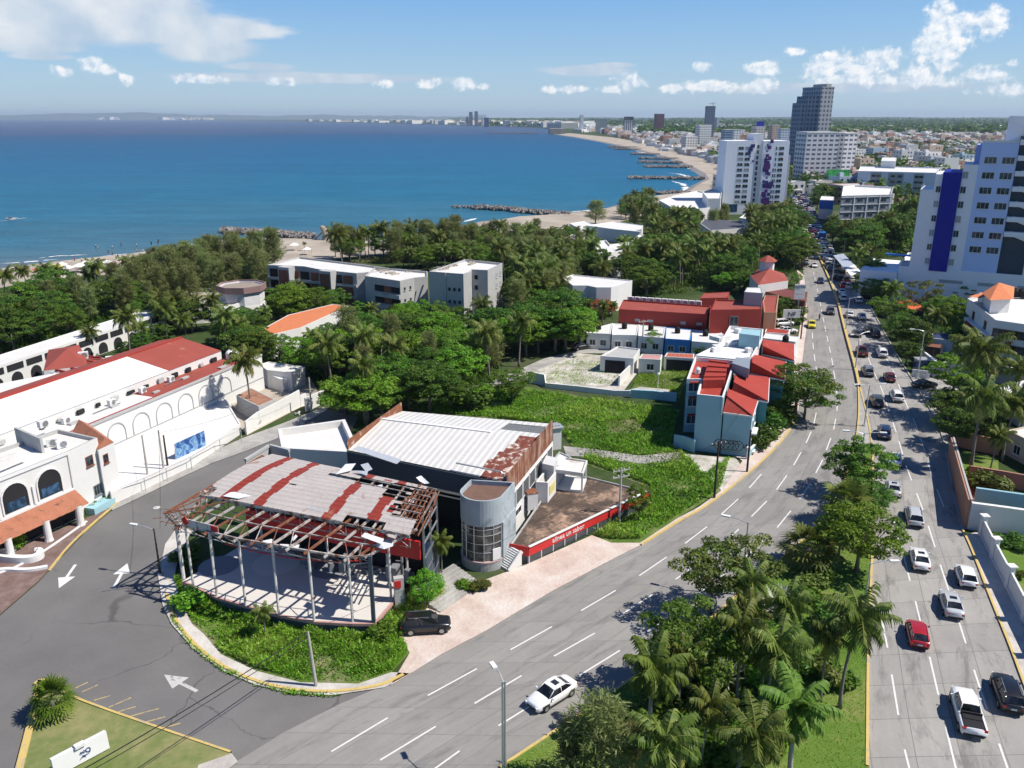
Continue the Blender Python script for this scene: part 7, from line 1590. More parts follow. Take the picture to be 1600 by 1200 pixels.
def car_geo(kind):
 S_=car_specs(kind);body=MB();rings=[]
 for x,w,zl,zb,zt in S_['st']:rings.append([(x,0,zl),(x,w*.90,zl),(x,w*.995,zl+.16),(x,w,(zl+zb)/2+.06),(x,w*.965,zb),(x,w*.86,zt-.012),(x,w*.45,zt+.012),(x,0,zt+.018)])
 loft(body,rings);glass_=MB();x0,x1,r0_,r1_=S_['cab'];W,zb,zr=S_['W'],S_['belt'],S_['roof']
 def cr(x,w,z):return[(x,0,z),(x,w,z)]
 gb,gr_=W*.885,W*.71
 pts=lambda e:[(x0,e*gb*.9,zb+.03),(x0-.25,e*gb,zb+.02),((x0+x1)/2,e*gb*1.0,zb+.02),(x1+.2,e*gb*.97,zb+.04),(x1,e*gb*.88,zb+.06)]
 top=lambda e:[(r0_,e*gr_*.92,zr-.06),(r0_-.12,e*gr_,zr-.03),((r0_+r1_)/2,e*gr_*1.0,zr),(r1_+.1,e*gr_*.98,zr-.04),(r1_,e*gr_*.92,zr-.09)]
 for e in(1,-1):
  a,b=pts(e),top(e);n=len(a);glass_.add(a+b,[((i,i+1,n+i+1,n+i)if e<0 else(n+i,n+i+1,i+1,i))for i in range(n-1)])
 a,b,c_,d_=pts(1)[0],pts(-1)[0],top(-1)[0],top(1)[0];wind=MB().add([a,b,c_,d_],[(0,3,2,1)]if False else[(0,1,2,3)][::-1])
 a,b,c_,d_=pts(1)[-1],pts(-1)[-1],top(-1)[-1],top(1)[-1];rear=MB().add([a,b,c_,d_],[(3,2,1,0)])
 roof=MB();tp,tn_=top(1),top(-1);rt=[]
 for p,q in zip(tp,tn_):rt.append((p,(p[0],0,p[2]+.045),q))
 vs=[v for r in rt for v in r];fs=[]
 for i in range(4):
  for k in range(2):fs.append((i*3+k,i*3+k+1,i*3+3+k+1,i*3+3+k))
 roof.add(vs,fs)
 for e in(1,-1):
  P0,T0_=pts(e),top(e);o_=Vector((0,e*.012,.008))
  for i,j in((0,0),(1,1)if False else(0,0),(2,2),(4,4)):roof.bar(Vector(P0[i])+o_,Vector(T0_[j])+o_,.075 if i!=2 else.06,.05)
  for i in range(4):roof.bar(Vector(T0_[i])+o_,Vector(T0_[i+1])+o_,.05,.05)
 return S_,body,glass_,wind,rear,roof
def wheels(kind):S_=car_specs(kind);f=S_['L']/2-.86;r_=.33 if kind in('sedan','hatch')else.38;return f,r_,S_['W']
def build_car(kind,name):
 S_,body,glass_,wind,rear,roof=car_geo(kind);o=thing(name,'car','car')
 body.build('body',PAINT,o,smooth=True,world=False);glass_.build('side_windows',M['glass_car'],o,world=False);wind.build('windscreen',M['glass_car'],o,world=False);rear.build('rear_window',M['glass_car'],o,world=False);roof.build('roof',PAINT,o,smooth=True,world=False)
 f,r_,W=wheels(kind);ft=S_['st'][0];bk=S_['st'][-1]
 for sx_ in(1,-1):
  for sy_ in(1,-1):
   tb=MB().lathe((0,0,0),[(r_*.62,-.11),(r_*.95,-.11),(r_,-.07),(r_,.07),(r_*.95,.11),(r_*.62,.11)],16).build('wheel',M['black'],o,smooth=True,world=False);tb.matrix_local=Matrix.Translation((f*sx_,sy_*(W-.07),r_))@Matrix.Rotation(math.pi/2,4,'X')
   rm_=MB().lathe((0,0,0),[(.01,.0),(r_*.30,.015),(r_*.64,.0)],10).lathe((0,0,0),[(.01,-.0),(r_*.64,-.012)],10).build('rim',RIM,tb,world=False);rm_.location=(0,0,-.095*sy_)
   MB().box((f*sx_,sy_*(W-.012),r_+.05),(r_*2.25,.02,r_*1.75)).build('wheel_arch',TRIM,o,world=False)
 for e in(1,-1):
  MB().box((ft[0]-.07,e*ft[1]*.78,(ft[3]+ft[4])/2-.02),(.20,.36,.13),e*-.45).build('headlight',HEADL,o,world=False)
  MB().box((bk[0]+.05,e*bk[1]*.80,bk[3]-.02),(.16,.32,.16),e*.35).build('taillight',TAILL,o,world=False)
  MB().box((S_['cab'][0]-.22,e*(W+.09),S_['belt']+.08),(.12,.18,.12)).build('wing_mirror',PAINT,o,world=False)
  MB().box((0,e*(W+.004),S_['st'][3][2]+.02),(2*f-2*r_-.2,.03,.10)).build('sill_trim',TRIM,o,world=False)
 MB().box((ft[0]-.02,0,ft[2]+.12),(.10,ft[1]*1.5,.18)).build('front_grille',TRIM,o,world=False);MB().box((bk[0]+.02,0,bk[2]+.06),(.10,bk[1]*1.7,.14)).build('rear_bumper',TRIM,o,world=False)
 MB().box((bk[0]-.015,0,bk[2]+.30),(.03,.42,.15)).build('number_plate',PLATE,o,world=False)
 if kind=='sedan':MB().box((-.35,0,S_['roof']+.035),(.5,.62,.02)).build('sunroof',M['glass_car'],o,world=False)
 if kind=='suv':
  for e in(1,-1):MB().bar((.3,e*.58,S_['roof']+.03),(-1.6,e*.58,S_['roof']+.02),.05,.05).build('roof_rail',RIM,o,world=False)
 if kind=='pickup':MB().box((-1.68,0,1.10),(1.72,1.52,.05)).build('load_bed',TRIM,o,world=False);MB().box((-1.0,0,1.17),(.12,1.55,.35)).box((-1.35,0,1.15),(.55,1.4,.07)).build('bed_cover',TRIM,o,world=False)
 return o
def build_far(kind,name):
 S_,body,glass_,wind,rear,roof=car_geo(kind);mb=MB()
 for part,m_ in((body,0),(glass_,1),(wind,1),(rear,1),(roof,0)):mb.add(part.v,part.f,m_)
 f,r_,W=wheels(kind)
 for sx_ in(1,-1):
  for sy_ in(1,-1):mb.add([(f*sx_+r_*math.cos(a),sy_*(W+.01),r_+r_*math.sin(a))for a in[k*.785 for k in range(8)]],[tuple(range(8))if sy_<0 else tuple(range(7,-1,-1))],2)
 bk=S_['st'][-1]
 for e in(1,-1):mb.box((bk[0]+.05,e*bk[1]*.80,bk[3]-.02),(.16,.32,.16),0,3)
 o=mb.build(name,[PAINT,M['glass_car'],M['black'],TAILL]);return o
CP={k:build_car(k,n)for k,n in(('sedan','sedan_car'),('suv','suv_car'),('hatch','hatchback_car'),('pickup','pickup_truck'))}
CF={k:build_far(k,n)for k,n in(('sedan','sedan_car'),('suv','suv_car'),('hatch','hatchback_car'),('pickup','pickup_truck'))}
COLR={'white':(.80,.80,.80,1),'silver':(.48,.50,.52,1),'grey':(.16,.17,.18,1),'dark grey':(.055,.06,.065,1),'black':(.010,.010,.012,1),'red':(.36,.012,.02,1),'dark red':(.12,.012,.014,1),'dark blue':(.018,.03,.075,1),'yellow':(.75,.62,.03,1),'blue':(.03,.12,.42,1),'beige':(.45,.40,.32,1)}
def tangent(pl,p):
 best=None
 for a,b in zip(pl,pl[1:]):
  d=((a+b)/2-p).length
  if best is None or d<best[0]:best=(d,(b-a))
 v=best[1];return math.atan2(v.y,v.x)
LRW=line(LR);RRW=line(RR)
def car(kind,col,px,label,pl=RRW,away=True,group='cars on the inland carriageway',rz=None,near=True,z=.056,cat='car'):
 p=G(px[0],px[1],z);a=rz if rz is not None else tangent(pl,p)+(0 if away else math.pi)
 o=dup(CP[kind]if near else CF[kind],p,a,1.0,label,cat,group,COLR[col],parts=near);o.color=COLR[col];return o
IN='cars on the inland carriageway';SE='cars on the seaward carriageway'
car('pickup','white',(1510,1122),'white pickup truck with a black bed cover, nearest vehicle on the inland carriageway',cat='pickup truck')
car('suv','black',(1572,1092),'black car in the outer lane beside the white pickup truck')
car('hatch','red',(1432,998),'red hatchback with dark rear window in the middle of the inland carriageway')
car('sedan','silver',(1485,951),'silver sedan between the red hatchback and the two white cars')
car('hatch','white',(1508,907),'white rounded hatchback in the outer lane ahead of the silver sedan')
car('sedan','white',(1436,880),'white sedan in the inner lane beside the median trees, ahead of the red hatchback')
car('suv','silver',(1427,814),'silver estate with roof rails following the palm shadows')
car('sedan','silver',(1395,769),'silver sedan next to the big round median tree')
car('sedan','white',(1397,723),'white sedan half covered by the big round median tree')
car('suv','dark blue',(1381,681),'dark blue car in the inner lane beyond the palm shadows')
car('suv','dark grey',(1369,632),'dark grey car beside the gravel median tip')
car('suv','white',(1400,624),'white boxy car next to the dark grey one at the median tip')
car('hatch','dark red',(1389,594),'dark red small car with pale roof approaching the side street mouth')
car('suv','grey',(1355,585),'grey car in the inner lane past the forked kerb')
car('pickup','dark red',(1346,554),'dark maroon pickup in the inner lane',cat='pickup truck')
car('suv','white',(1377,556),'white car in the outer lane level with the maroon pickup')
car('hatch','dark grey',(1338,525),'dark grey hatchback behind a black pair in the tower shadow')
car('suv','black',(1357,520),'first of two black cars side by side leaving the tower shadow')
car('suv','black',(1367,525),'second black car nearer the outer kerb leaving the tower shadow')
car('sedan','white',(1327,495),'white sedan in the tower shadow beside the barrier')
car('sedan','white',(1346,498),'white sedan in the outer lane at the shadow edge')
car('suv','white',(1341,472),'white boxy car deep in the tower shadow')
car('suv','white',(1317,469),'white van like car in the shadow beside the barrier')
car('sedan','white',(1315,459),'white sedan leading into the tower shadow')
car('sedan','black',(1444,605),'black car waiting at the side street mouth',rz=0.25,z=.08)
car('sedan','white',(862,1092),'white sedan with dark sunroof coming down the seaward carriageway',LRW,False,SE)
car('hatch','yellow',(1268,511),'yellow taxi by the kerb on the seaward carriageway',LRW,False,SE)
car('suv','dark grey',(1297,490),'dark car in the tower shadow on the seaward carriageway',LRW,False,SE)
car('hatch','dark blue',(1282,442),'dark blue small car alone on the seaward carriageway',LRW,False,SE)
car('sedan','white',(1272,417),'white sedan beside the barrier on the seaward carriageway',LRW,False,SE)
car('suv','silver',(1259,413),'silver car near the kerb trees on the seaward carriageway',LRW,False,SE)
car('suv','black',(666,984),'black estate car parked on the pink pavement by the weeds',rz=.10,z=.13,group='parked cars')
car('suv','white',(1224,509),'white car parked behind the letter sign by the boulevard',rz=.3,z=.1,group='parked cars')
car('sedan','white',(1229,520),'white car parked lowest in the small lot beside the utility pole',rz=.2,z=.1,group='parked cars')
car('sedan','black',(908,545),'dark car parked under the round tree by the bungalows',rz=.5,z=.1,group='parked cars')
car('hatch','red',(921,541),'red small car parked at the left end of the bungalows',rz=.9,z=.1,group='parked cars')
car('hatch','red',(1000,540),'red car tucked between bungalow trees',rz=1.4,z=.1,group='parked cars')
car('sedan','red',(942,420),'red car parked left of the white villa car park',rz=1.2,z=.1,group='parked cars')
car('sedan','silver',(957,416),'silver car parked before the white villa',rz=.6,z=.1,group='parked cars')
car('suv','dark grey',(968,408),'dark car parked rightmost at the white villa',rz=.4,z=.1,group='parked cars')
car('suv','silver',(835,503),'silver car parked among the trees below the white villa',rz=2.6,z=.1,group='parked cars')
car('sedan','white',(1480,562),'white car parked inside the walled yard',rz=.3,z=.1,group='parked cars');car('suv','dark blue',(1492,566),'dark covered vehicle parked in the walled yard',rz=.3,z=.1,group='parked cars')
LLn=line(LL)
def lane_pts(A,B,f,ymin,ymax):
 n=400
 def rs(pts):
  Ls=[0]
  for p,q in zip(pts,pts[1:]):Ls.append(Ls[-1]+(q-p).length)
  out=[]
  k=0
  for i in range(n+1):
   s=Ls[-1]*i/n
   while k<len(Ls)-2 and Ls[k+1]<s:k+=1
   out.append(pts[k].lerp(pts[k+1],(s-Ls[k])/max(1e-6,Ls[k+1]-Ls[k])))
  return out
 a,b=rs(A),rs(B);out=[]
 for p in a:
  q=min(b,key=lambda v:(v-p).length);c_=p.lerp(q,f)
  if ymin<proj(c_)[1]<ymax:out.append(c_)
 return out
rj=random.Random(21);NAMES=['white','white','white','white','silver','silver','grey','dark grey','black','black','dark blue','red','dark red','beige','blue']
RLW=line(RL)
jam=[]
for f in(.14,.38,.62,.86):
 pts=lane_pts(RLW,RRW,f,290,450);last=None;gap=rj.uniform(6,9)
 for p in pts:
  if last is None or(p-last).length>gap:
   last=p;gap=rj.uniform(6.2,10.5)if proj(p)[1]>340 else rj.uniform(7,12)
   jam.append((p,f))
for p,f in jam:
 if f<.3 and proj(p)[1]>430:continue
 k=rj.choice(['sedan','suv','hatch','suv','pickup']);cn=rj.choice(NAMES);d_=proj(p)[2]
 lane={.14:'barrier lane',.38:'inner middle lane',.62:'outer middle lane',.86:'kerb lane'}[f]
 zone='past the tower shadow' if proj(p)[1]>415 else 'beside the grey canopy' if proj(p)[1]>385 else 'by the roadside trees' if proj(p)[1]>350 else 'by the blue shop' if proj(p)[1]>318 else 'at the far end of the jam'
 word={'sedan':'sedan','suv':'tall car','hatch':'hatchback','pickup':'pickup'}[k]
 o=dup(CF[k],Vector((p.x,p.y,.056)),tangent(RRW,p),1.0,'%s %s, %s of the jam, %s'%(cn,word,lane,zone),'car',IN,COLR[cn],parts=False);o.color=COLR[cn]
for f in(.2,.5,.8):
 pts=lane_pts(LRW,LLn,f,296,405);last=None;gap=rj.uniform(8,25)
 for p in pts:
  if last is None or(p-last).length>gap:
   last=p;gap=rj.uniform(14,42)if proj(p)[1]>335 else rj.uniform(9,24);k=rj.choice(['sedan','suv','hatch','suv']);cn=rj.choice(NAMES);word={'sedan':'sedan','suv':'tall car','hatch':'hatchback','pickup':'pickup'}[k]
   zone='before the roadside trees' if proj(p)[1]>360 else 'below the mosaic hotel' if proj(p)[1]>320 else 'at the far end'
   o=dup(CF[k],Vector((p.x,p.y,.056)),tangent(LRW,p)+math.pi,1.0,'oncoming %s %s, seaward %s, %s'%(cn,word,{.2:'barrier lane',.5:'middle lane',.8:'kerb lane'}[f],zone),'car',SE,COLR[cn],parts=False);o.color=COLR[cn]
car('sedan','red',(1322,441),'red car third in from the kerb beside the grey canopy',near=False);car('suv','white',(1325,450),'white car right behind the red one at the canopy foot',near=False);car('suv','black',(1305,436),'black tall car by the barrier before the tower shadow',near=False)
bt=thing('box_truck','blue tarpaulin covered truck standing in the jam','truck',G(1284,375,.05),tangent(RRW,G(1284,375)))
MB().box((-.8,0,2.0),(5.2,2.4,2.2)).build('cargo_cover',mat('blue_tarpaulin',(.02,.17,.55),.6,.12,1),bt,world=False);MB().box((2.7,0,1.5),(1.6,2.2,1.9)).build('cab',M['white_clean'],bt,world=False);MB().box((0,0,.65),(7,2.2,.35)).build('chassis',M['black'],bt,world=False)
for x in(2.5,-2.2):
 for y in(1.0,-1.0):MB().lathe((0,0,0),[(.3,-.15),(.5,-.15),(.5,.15),(.3,.15)],12).build('wheel',M['black'],bt,world=False).matrix_local=Matrix.Translation((x,y,.5))@Matrix.Rotation(math.pi/2,4,'X')
MB().box((3.52,0,1.95),(.05,1.9,.75)).build('windscreen',M['glass_car'],bt,world=False)
SKIN=mat('skin',(.36,.20,.13),.6,.08,4);CLOTH=paintmat();CLOTH.name='clothing'
CLOTH.node_tree.nodes['Principled BSDF'].inputs['Roughness'].default_value=.9;CLOTH.node_tree.nodes['Principled BSDF'].inputs['Coat Weight'].default_value=0
def figure(name,J,E,R,mm):
 me=bpy.data.meshes.new(name);me.from_pydata(J,E,[]);o=bpy.data.objects.new(name,me);COL.objects.link(o)
 sk=o.modifiers.new('s','SKIN');o.modifiers.new('u','SUBSURF').levels=1
 if not me.skin_vertices:
  bpy.context.view_layer.objects.active=o;
 sv=me.skin_vertices[0].data if me.skin_vertices else None
 if sv is None:return o
 for v,r_ in zip(sv,R):v.radius=(r_,r_)
 sv[0].use_root=True
 dg=bpy.context.evaluated_depsgraph_get();m2=bpy.data.meshes.new_from_object(o.evaluated_get(dg));bpy.data.objects.remove(o);m2.materials.clear();m2.materials.append(mm)
 for p in m2.polygons:p.use_smooth=True
 o=bpy.data.objects.new(name,m2);COL.objects.link(o);return o
def stick(sit=False,stride=.18):
 hz_=.95
 if sit:
  J=[(0,0,.80),(.05,0,1.05),(.10,0,1.30),(.13,0,1.46),(.16,0,1.62),(.0,.10,.80),(.38,.16,.78),(.30,.17,.38),(.42,.17,.34),(.0,-.10,.80),(.38,-.16,.78),(.30,-.17,.38),(.42,-.17,.34),(.10,.19,1.34),(.28,.26,1.12),(.48,.24,1.10),(.10,-.19,1.34),(.28,-.26,1.12),(.48,-.24,1.10)]
 else:
  J=[(0,0,hz_),(0,0,1.18),(0,0,1.40),(.01,0,1.53),(.03,0,1.66),(0,.09,hz_-.04),(stride*.5,.10,.50),(stride*.3,.10,.08),(stride*.3+.14,.10,.04),(0,-.09,hz_-.04),(-stride*.4,-.10,.50),(-stride,-.10,.09),(-stride+.13,-.10,.04),(0,.19,1.42),(-.04,.25,1.14),(.08,.26,.90),(0,-.19,1.42),(.06,-.25,1.14),(.18,-.25,.92)]
 E=[(0,1),(1,2),(2,3),(3,4),(0,5),(5,6),(6,7),(7,8),(0,9),(9,10),(10,11),(11,12),(2,13),(13,14),(14,15),(2,16),(16,17),(17,18)]
 R=[.13,.12,.13,.055,.105,.09,.07,.045,.04,.09,.07,.045,.04,.06,.045,.035,.06,.045,.035];return J,E,R
def person(p,rz,label,top,low,sit=False,group=None,parent_z=0):
 o=figure('person',*stick(sit),SKIN);
 J,E,R=stick(sit);o.location=p;o.rotation_euler=(0,0,rz);tag(o,label,'person',group)
 sh=MB();a=Vector(J[0]);b=Vector(J[2]);sh.tube([a+Vector((0,0,-.02)),Vector(J[1]),b+Vector((0,0,.05)),b+Vector((.0,0,.09))],[.17,.165,.19,.09],10)
 s_=sh.build('shirt',CLOTH,o,world=False,smooth=True);s_.color=COLR[top]
 for i,j in((5,6),(9,10)):q=MB().tube([Vector(J[0]).lerp(Vector(J[i]),.8)+Vector((0,0,.03)),Vector(J[j])],[.115,.09],8).build('trouser_leg',CLOTH,o,world=False,smooth=True);q.color=COLR[low]
 h_=Vector(J[4]);MB().lathe((h_.x-.02,h_.y,h_.z),[(.118,-.02),(.122,.04),(.09,.10),(.02,.13)],10).build('hair',TRIM,o,world=False,smooth=True);return o
mp_=G(1280,500,.056);mrz=tangent(LRW,mp_)+math.pi
mc=thing('motorcycle','small dark motorcycle with its rider ahead of the tower shadow','motorcycle',mp_,mrz)
for x in(.62,-.62):MB().lathe((0,0,0),[(.22,-.05),(.31,-.04),(.31,.04),(.22,.05)],14).build('wheel',M['black'],mc,world=False).matrix_local=Matrix.Translation((x,0,.31))@Matrix.Rotation(math.pi/2,4,'X')
MB().tube([(-.62,0,.34),(-.25,0,.60),(.25,0,.72),(.50,0,.86),(.64,0,.31)],[.05,.10,.13,.06,.04],8).build('frame',TRIM,mc,world=False);MB().tube([(.42,.32,1.02),(.50,0,.98),(.42,-.32,1.02)],.025,6).build('handlebar',M['steel_grey'],mc,world=False);MB().box((-.2,0,.74),(.7,.24,.10)).build('seat',M['black'],mc,world=False)
person(mp_+Matrix.Rotation(mrz,3,'Z')@Vector((-.12,0,-.02)),mrz,'person in dark clothes riding the motorcycle','dark grey','black',True)
rb_=random.Random(31)
bp=[(117,409,'red'),(128,410,'white'),(170,398,'black'),(176,401,'black'),(185,405,'black'),(182,407,'dark blue'),(150,388,'beige'),(154,391,'white'),(176,390,'white'),(214,396,'beige'),(218,397,'beige'),(224,396,'white'),(228,397,'beige'),(237,384,'black'),(247,383,'black'),(214,387,'white'),(243,393,'white'),(190,386,'red'),(248,380,'black'),(252,395,'beige')]
bmp=[]
for k,(x,y,c_)in enumerate(bp):
 o=person(G(x,y,-1.1 if y<402 else-.3),rb_.uniform(0,6.28),'person in %s wading in the shallow water off the left beach'%{'red':'red','white':'white','black':'dark clothes','dark blue':'dark blue','beige':'pale clothes'}[c_],c_,rb_.choice(['black','dark blue','grey']),group='people wading off the beach')
bo_=G(18,343,-1.2);sp_=thing('speedboat','small white speedboat trailing foam at the left edge of the sea','boat',bo_,.15)
loft(MB(),[[(3,0,.2),(3,.1,.8),(3,0,.85)],[(1.5,0,.0),(1.5,.8,.75),(1.5,0,.8)],[(-2.5,0,.0),(-2.5,1.0,.7),(-2.5,0,.72)]]).build('hull',M['white_clean'],sp_,world=False);MB().box((-.3,0,1.0),(1.4,1.2,.6)).build('windshield',M['glass_blue'],sp_,world=False)
for k in CP.values():hide_proto(k)
for k in CF.values():bpy.data.objects.remove(k)
def lamp(base,top,label,arms=((1,0),),conc=False,dark=False,arm=1.9,h=None,group='street lamps'):
 p=G(*base);h=h or hgt(base,top);o=thing('street_lamp',label,'street lamp',p,0,group);mm=M['wood_pole']if dark else M['concrete_pole']if conc else M['galv']
 MB().tube([p,p+Vector((0,0,h*.5)),p+Vector((0,0,h))],[.13,.10,.07],8).build('pole',mm,o)
 for ax,ay in arms:
  d=Vector((ax,ay,0)).normalized();a=p+Vector((0,0,h-.15));e=a+d*arm+Vector((0,0,.35));MB().tube([a,a+d*arm*.5+Vector((0,0,.28)),e],.045,6).build('arm',M['galv'],o)
  R_=Matrix.Rotation(math.atan2(d.y,d.x),3,'Z');MB().box(e+d*.3,(.85,.32,.13),R=R_).build('lamp_head',M['white_clean'],o)
 MB().box(p+Vector((0,0,.15)),(.45,.45,.3)).build('base',M['concrete'],o);return o
lamp((1350,667),602,'double armed lamp on the median tip beyond the round tree',((1,.1),(-1,-.1)))
lamp((1336,578),522,'lamp on the barrier where the median splits',((-.9,-.5),(.9,.5)))
lamp((1321,517),466,'lamp on the barrier inside the tower shadow',((1,.1),))
lamp((1299,446),404,'lamp on the barrier farther up the avenue',((1,.1),(-1,-.1)))
lamp((1337,775),717,'tall double armed lamp rising from the round median tree',((1,-.15),(-1,.15)),h=8.6)
lamp((1158,930),853,'lamp rising out of the open crowned median tree',((-1,.5),),h=8.2)
lamp((1346,975),914,'slim lamp at the lawn edge reaching over the inland carriageway',((1,0),),h=6.6)
qz=G(787,1066,8.4);lq=thing('street_lamp','tall twin post lamp in the foreground at the bottom edge','street lamp',Vector((qz.x,qz.y,0)),0,'street lamps');q0=Vector((qz.x,qz.y,.16))
for e in(-.09,.09):MB().tube([q0+Vector((e,0,0)),q0+Vector((e,0,8.3))],[.085,.07],8).build('pole',M['galv'],lq)
a=q0+Vector((0,0,8.2));MB().tube([a,a+Vector((-.3,.6,.35)),a+Vector((-.6,1.0,.5))],.04,6).build('arm',M['galv'],lq);MB().box(a+Vector((-.75,1.25,.52)),(.34,.75,.14),R=Matrix.Rotation(.45,3,'Z')).build('lamp_head',M['white_clean'],lq)
o=lamp((251,899),826,'dark wooden pole with a pale lamp arm by the pavilion curve',((-1,.25),),dark=True,arm=2.1)
lamp((1433,592),519,'white lamp pole beside the entrance sign, arm over the road',((-1,.1),),h=9.2)
def upole(base,top,label,dark=True,arms=1,lean=0,h=None,ang=.4):
 p=G(*base);h=h or hgt(base,top);o=thing('utility_pole',label,'utility pole',p,0,'utility poles');MB().tube([p,p+Vector((lean,0,h))],[.16,.11],8).build('pole',M['wood_pole']if dark else M['concrete_pole'],o)
 d=Vector((math.cos(ang),math.sin(ang),0))
 for k in range(arms):
  c_=p+Vector((lean,0,h-.35-.8*k));MB().bar(c_-d*1.1,c_+d*1.1,.1,.12).build('crossarm',M['wood_pole']if dark else M['concrete_pole'],o)
  for s_ in(-1,-.35,.35,1):MB().lathe(c_+d*s_+Vector((0,0,.06)),[(.05,0),(.07,.08),(.05,.2),(.01,.24)],6).build('insulator',M['white_clean'],o)
 return p+Vector((lean,0,h))
U1=upole((1116,779),690,'dark wooden pole with a crossarm before the pale blue gable')
U2=upole((967,822),731,'pale pole with two crossarms and insulators beside the red fascia',False,2)
U3=upole((494,1073),987,'leaning concrete pole in the front weed bed',False,0,-.3)
U4=upole((233,757),680,'grey street pole left of the blue banner',False,0);U5=upole((258,748),672,'tall thin pole just left of the blue banner',False,0);U6=upole((264,743),680,'thin dark pole touching the banner edge',True,0)
U7=upole((1251,530),478,'tall dark pole beside the letter sign on the boulevard kerb',True,2)
U8=upole((1454,579),547,'dark pole in front of the walled yard',True,0);U9=upole((487,645),590,'pale pole before the dark trees at the lane end',False,0);U10=upole((1003,551),500,'thin pole in front of the third bungalow',False,1)
U11=upole((597,572),520,'pale pole deep among the grove trees',False,0);U12=upole((878,540),470,'pole behind the round bright tree',True,0);U13=upole((1226,652),595,'dark pole in the hedge along the pale blue garden wall',True,1);U14=upole((1167,738),672,'short pole at the corner of the pale blue garden wall',True,0)
gl=thing('globe_lamp','thin white lamp post with a globe in the dirt yard','lamp post',G(1027,616));g0=G(1027,616);MB().tube([g0,g0+Vector((0,0,3.4))],.06,6).build('pole',M['white_clean'],gl);MB().lathe(g0+Vector((0,0,3.4)),[(.05,0),(.24,.14),(.28,.3),(.2,.48),(.02,.56)],12).build('globe',M['white_clean'],gl)
def wire(a,b,sag,label,r_=.022,n=14):
 a,b=Vector(a),Vector(b);P_=[a.lerp(b,i/n)-Vector((0,0,sag*4*(i/n)*(1-i/n)))for i in range(n+1)]
 o=MB().tube(P_,r_,4,cap=False).build('overhead_cable',M['black']);return tag(o,label,'cable')
wire(U3,G(-60,1305,7.5),.5,'thick black cable running from the concrete pole to the lower left',.05);wire(U3-Vector((0,0,.5)),G(-60,1315,6.6),.5,'second black cable just below the thick one',.035)
wire(U2,U1,.9,'cable from the red fascia pole to the gable pole');wire(U1,U7,1.2,'cable from the gable pole up the boulevard kerb');wire(U3,U2,1.2,'cable passing before the hall to the fascia pole',.018);wire(U7,U7+Vector((22,90,0)),1.5,'cable leading from the kerb pole towards the hotel');wire(G(250,826,hgt((251,899),826)),U5,.8,'thin cable across the side street to the banner pole',.018)
wire(U4,U9,1.5,'cable along the side street wall',.018)
def postsign(base,label,panels,w,z0,h_each,name='hotel_sign',posts=1):
 p=G(*base);o=thing(name,label,'sign',p);n=len(panels)
 for i,txt in enumerate(panels):
  zc=z0+h_each*(n-1-i)+h_each/2;MB().box((p.x,p.y,zc),(w,.25,h_each-.12)).build('panel',M['white_clean'],o)
  if txt:text3d('lettering',txt,(p.x,p.y-.15,zc-h_each*.28),Vector((1,0,0)),Vector((0,0,1)),h_each*.72,TRIM if i==0 else M['dark_wall'],o,'CENTER')
 MB().bar((p.x,p.y,0),(p.x,p.y,z0),.25).build('post',M['steel_grey'],o);return o
postsign((1245,499),'stacked white hotel sign panels on a tall post beside the maroon shed',('HOTEL','',''),2.6,hgt((1245,499),467.5),1.22)
postsign((1234,520),'single white letter sign above the small car park',('NF',),3.8,hgt((1234,520),497),2.0,'letter_sign')
a0,a1=G(80,1188,1.75),G(166,1143,1.75);b1=G(173,1168,.3);sgn=thing('monument_sign','white tilted monument sign with a blue swirl emblem on the grass island','sign',Vector((a0.x,a0.y,0)))
dx_=(a1-a0).normalized();dn_=Vector((b1.x-a1.x,b1.y-a1.y,b1.z-a1.z));dn_=dn_-dx_*dn_.dot(dx_);b0=a0+dn_;b1=a1+dn_;nr=dx_.cross(dn_).normalized();nr=-nr if nr.z<0 else nr
bk=[v-nr*.35 for v in(a0,a1,b1,b0)];MB().add([a0,a1,b1,b0]+bk,[(0,3,2,1),(4,5,6,7),(0,1,5,4),(1,2,6,5),(2,3,7,6),(3,0,4,7)]).build('panel',M['white_clean'],sgn)
c0=(a0+a1)/2;MB().box(c0+Vector((0,0,.05)),(.7,.4,.25),math.atan2(dx_.y,dx_.x)).build('cap',M['white_clean'],sgn)
L0=dn_.length;yv=-dn_.normalized();ctr=(a0+a1+b0+b1)/4+dx_*.15+nr*.03
emb={'k':0}
def ribbon(pts,w_):
 P_=[ctr+dx_*x*.62+yv*y*.62+nr*.012*emb['k']for x,y in pts];w_*=.7;emb['k']+=.3;mb=MB()
 for p,q in zip(P_,P_[1:]):mb.bar(p,q,w_,.02,up=nr)
 mb.build('emblem_stroke',mat('emblem_blue',(.02,.05,.20),.6,.05,1)if 'emblem_blue' not in bpy.data.materials else bpy.data.materials['emblem_blue'],sgn)
ribbon([(.55+.26*math.cos(t_),.12+.24*math.sin(t_))for t_ in[i*.45-.3 for i in range(14)]],.10);ribbon([(.80,.1),(.74,-.2),(.45,-.38),(.1,-.36),(-.2,-.25)],.08)
ribbon([(-.45,.02),(-.2,.3)],.07);ribbon([(-.3,-.05),(.1,.36)],.07);ribbon([(0.0,0.0),(.22,.3)],.07);ribbon([(-.35,.28),(.15,.02)],.06);ribbon([(-.5,-.6),(-.3,-.42),(0,-.45),(.2,-.55)],.06)
FOOT.append(ccw([(p.x,p.y)for p in(a0,a1,b1,b0)]))
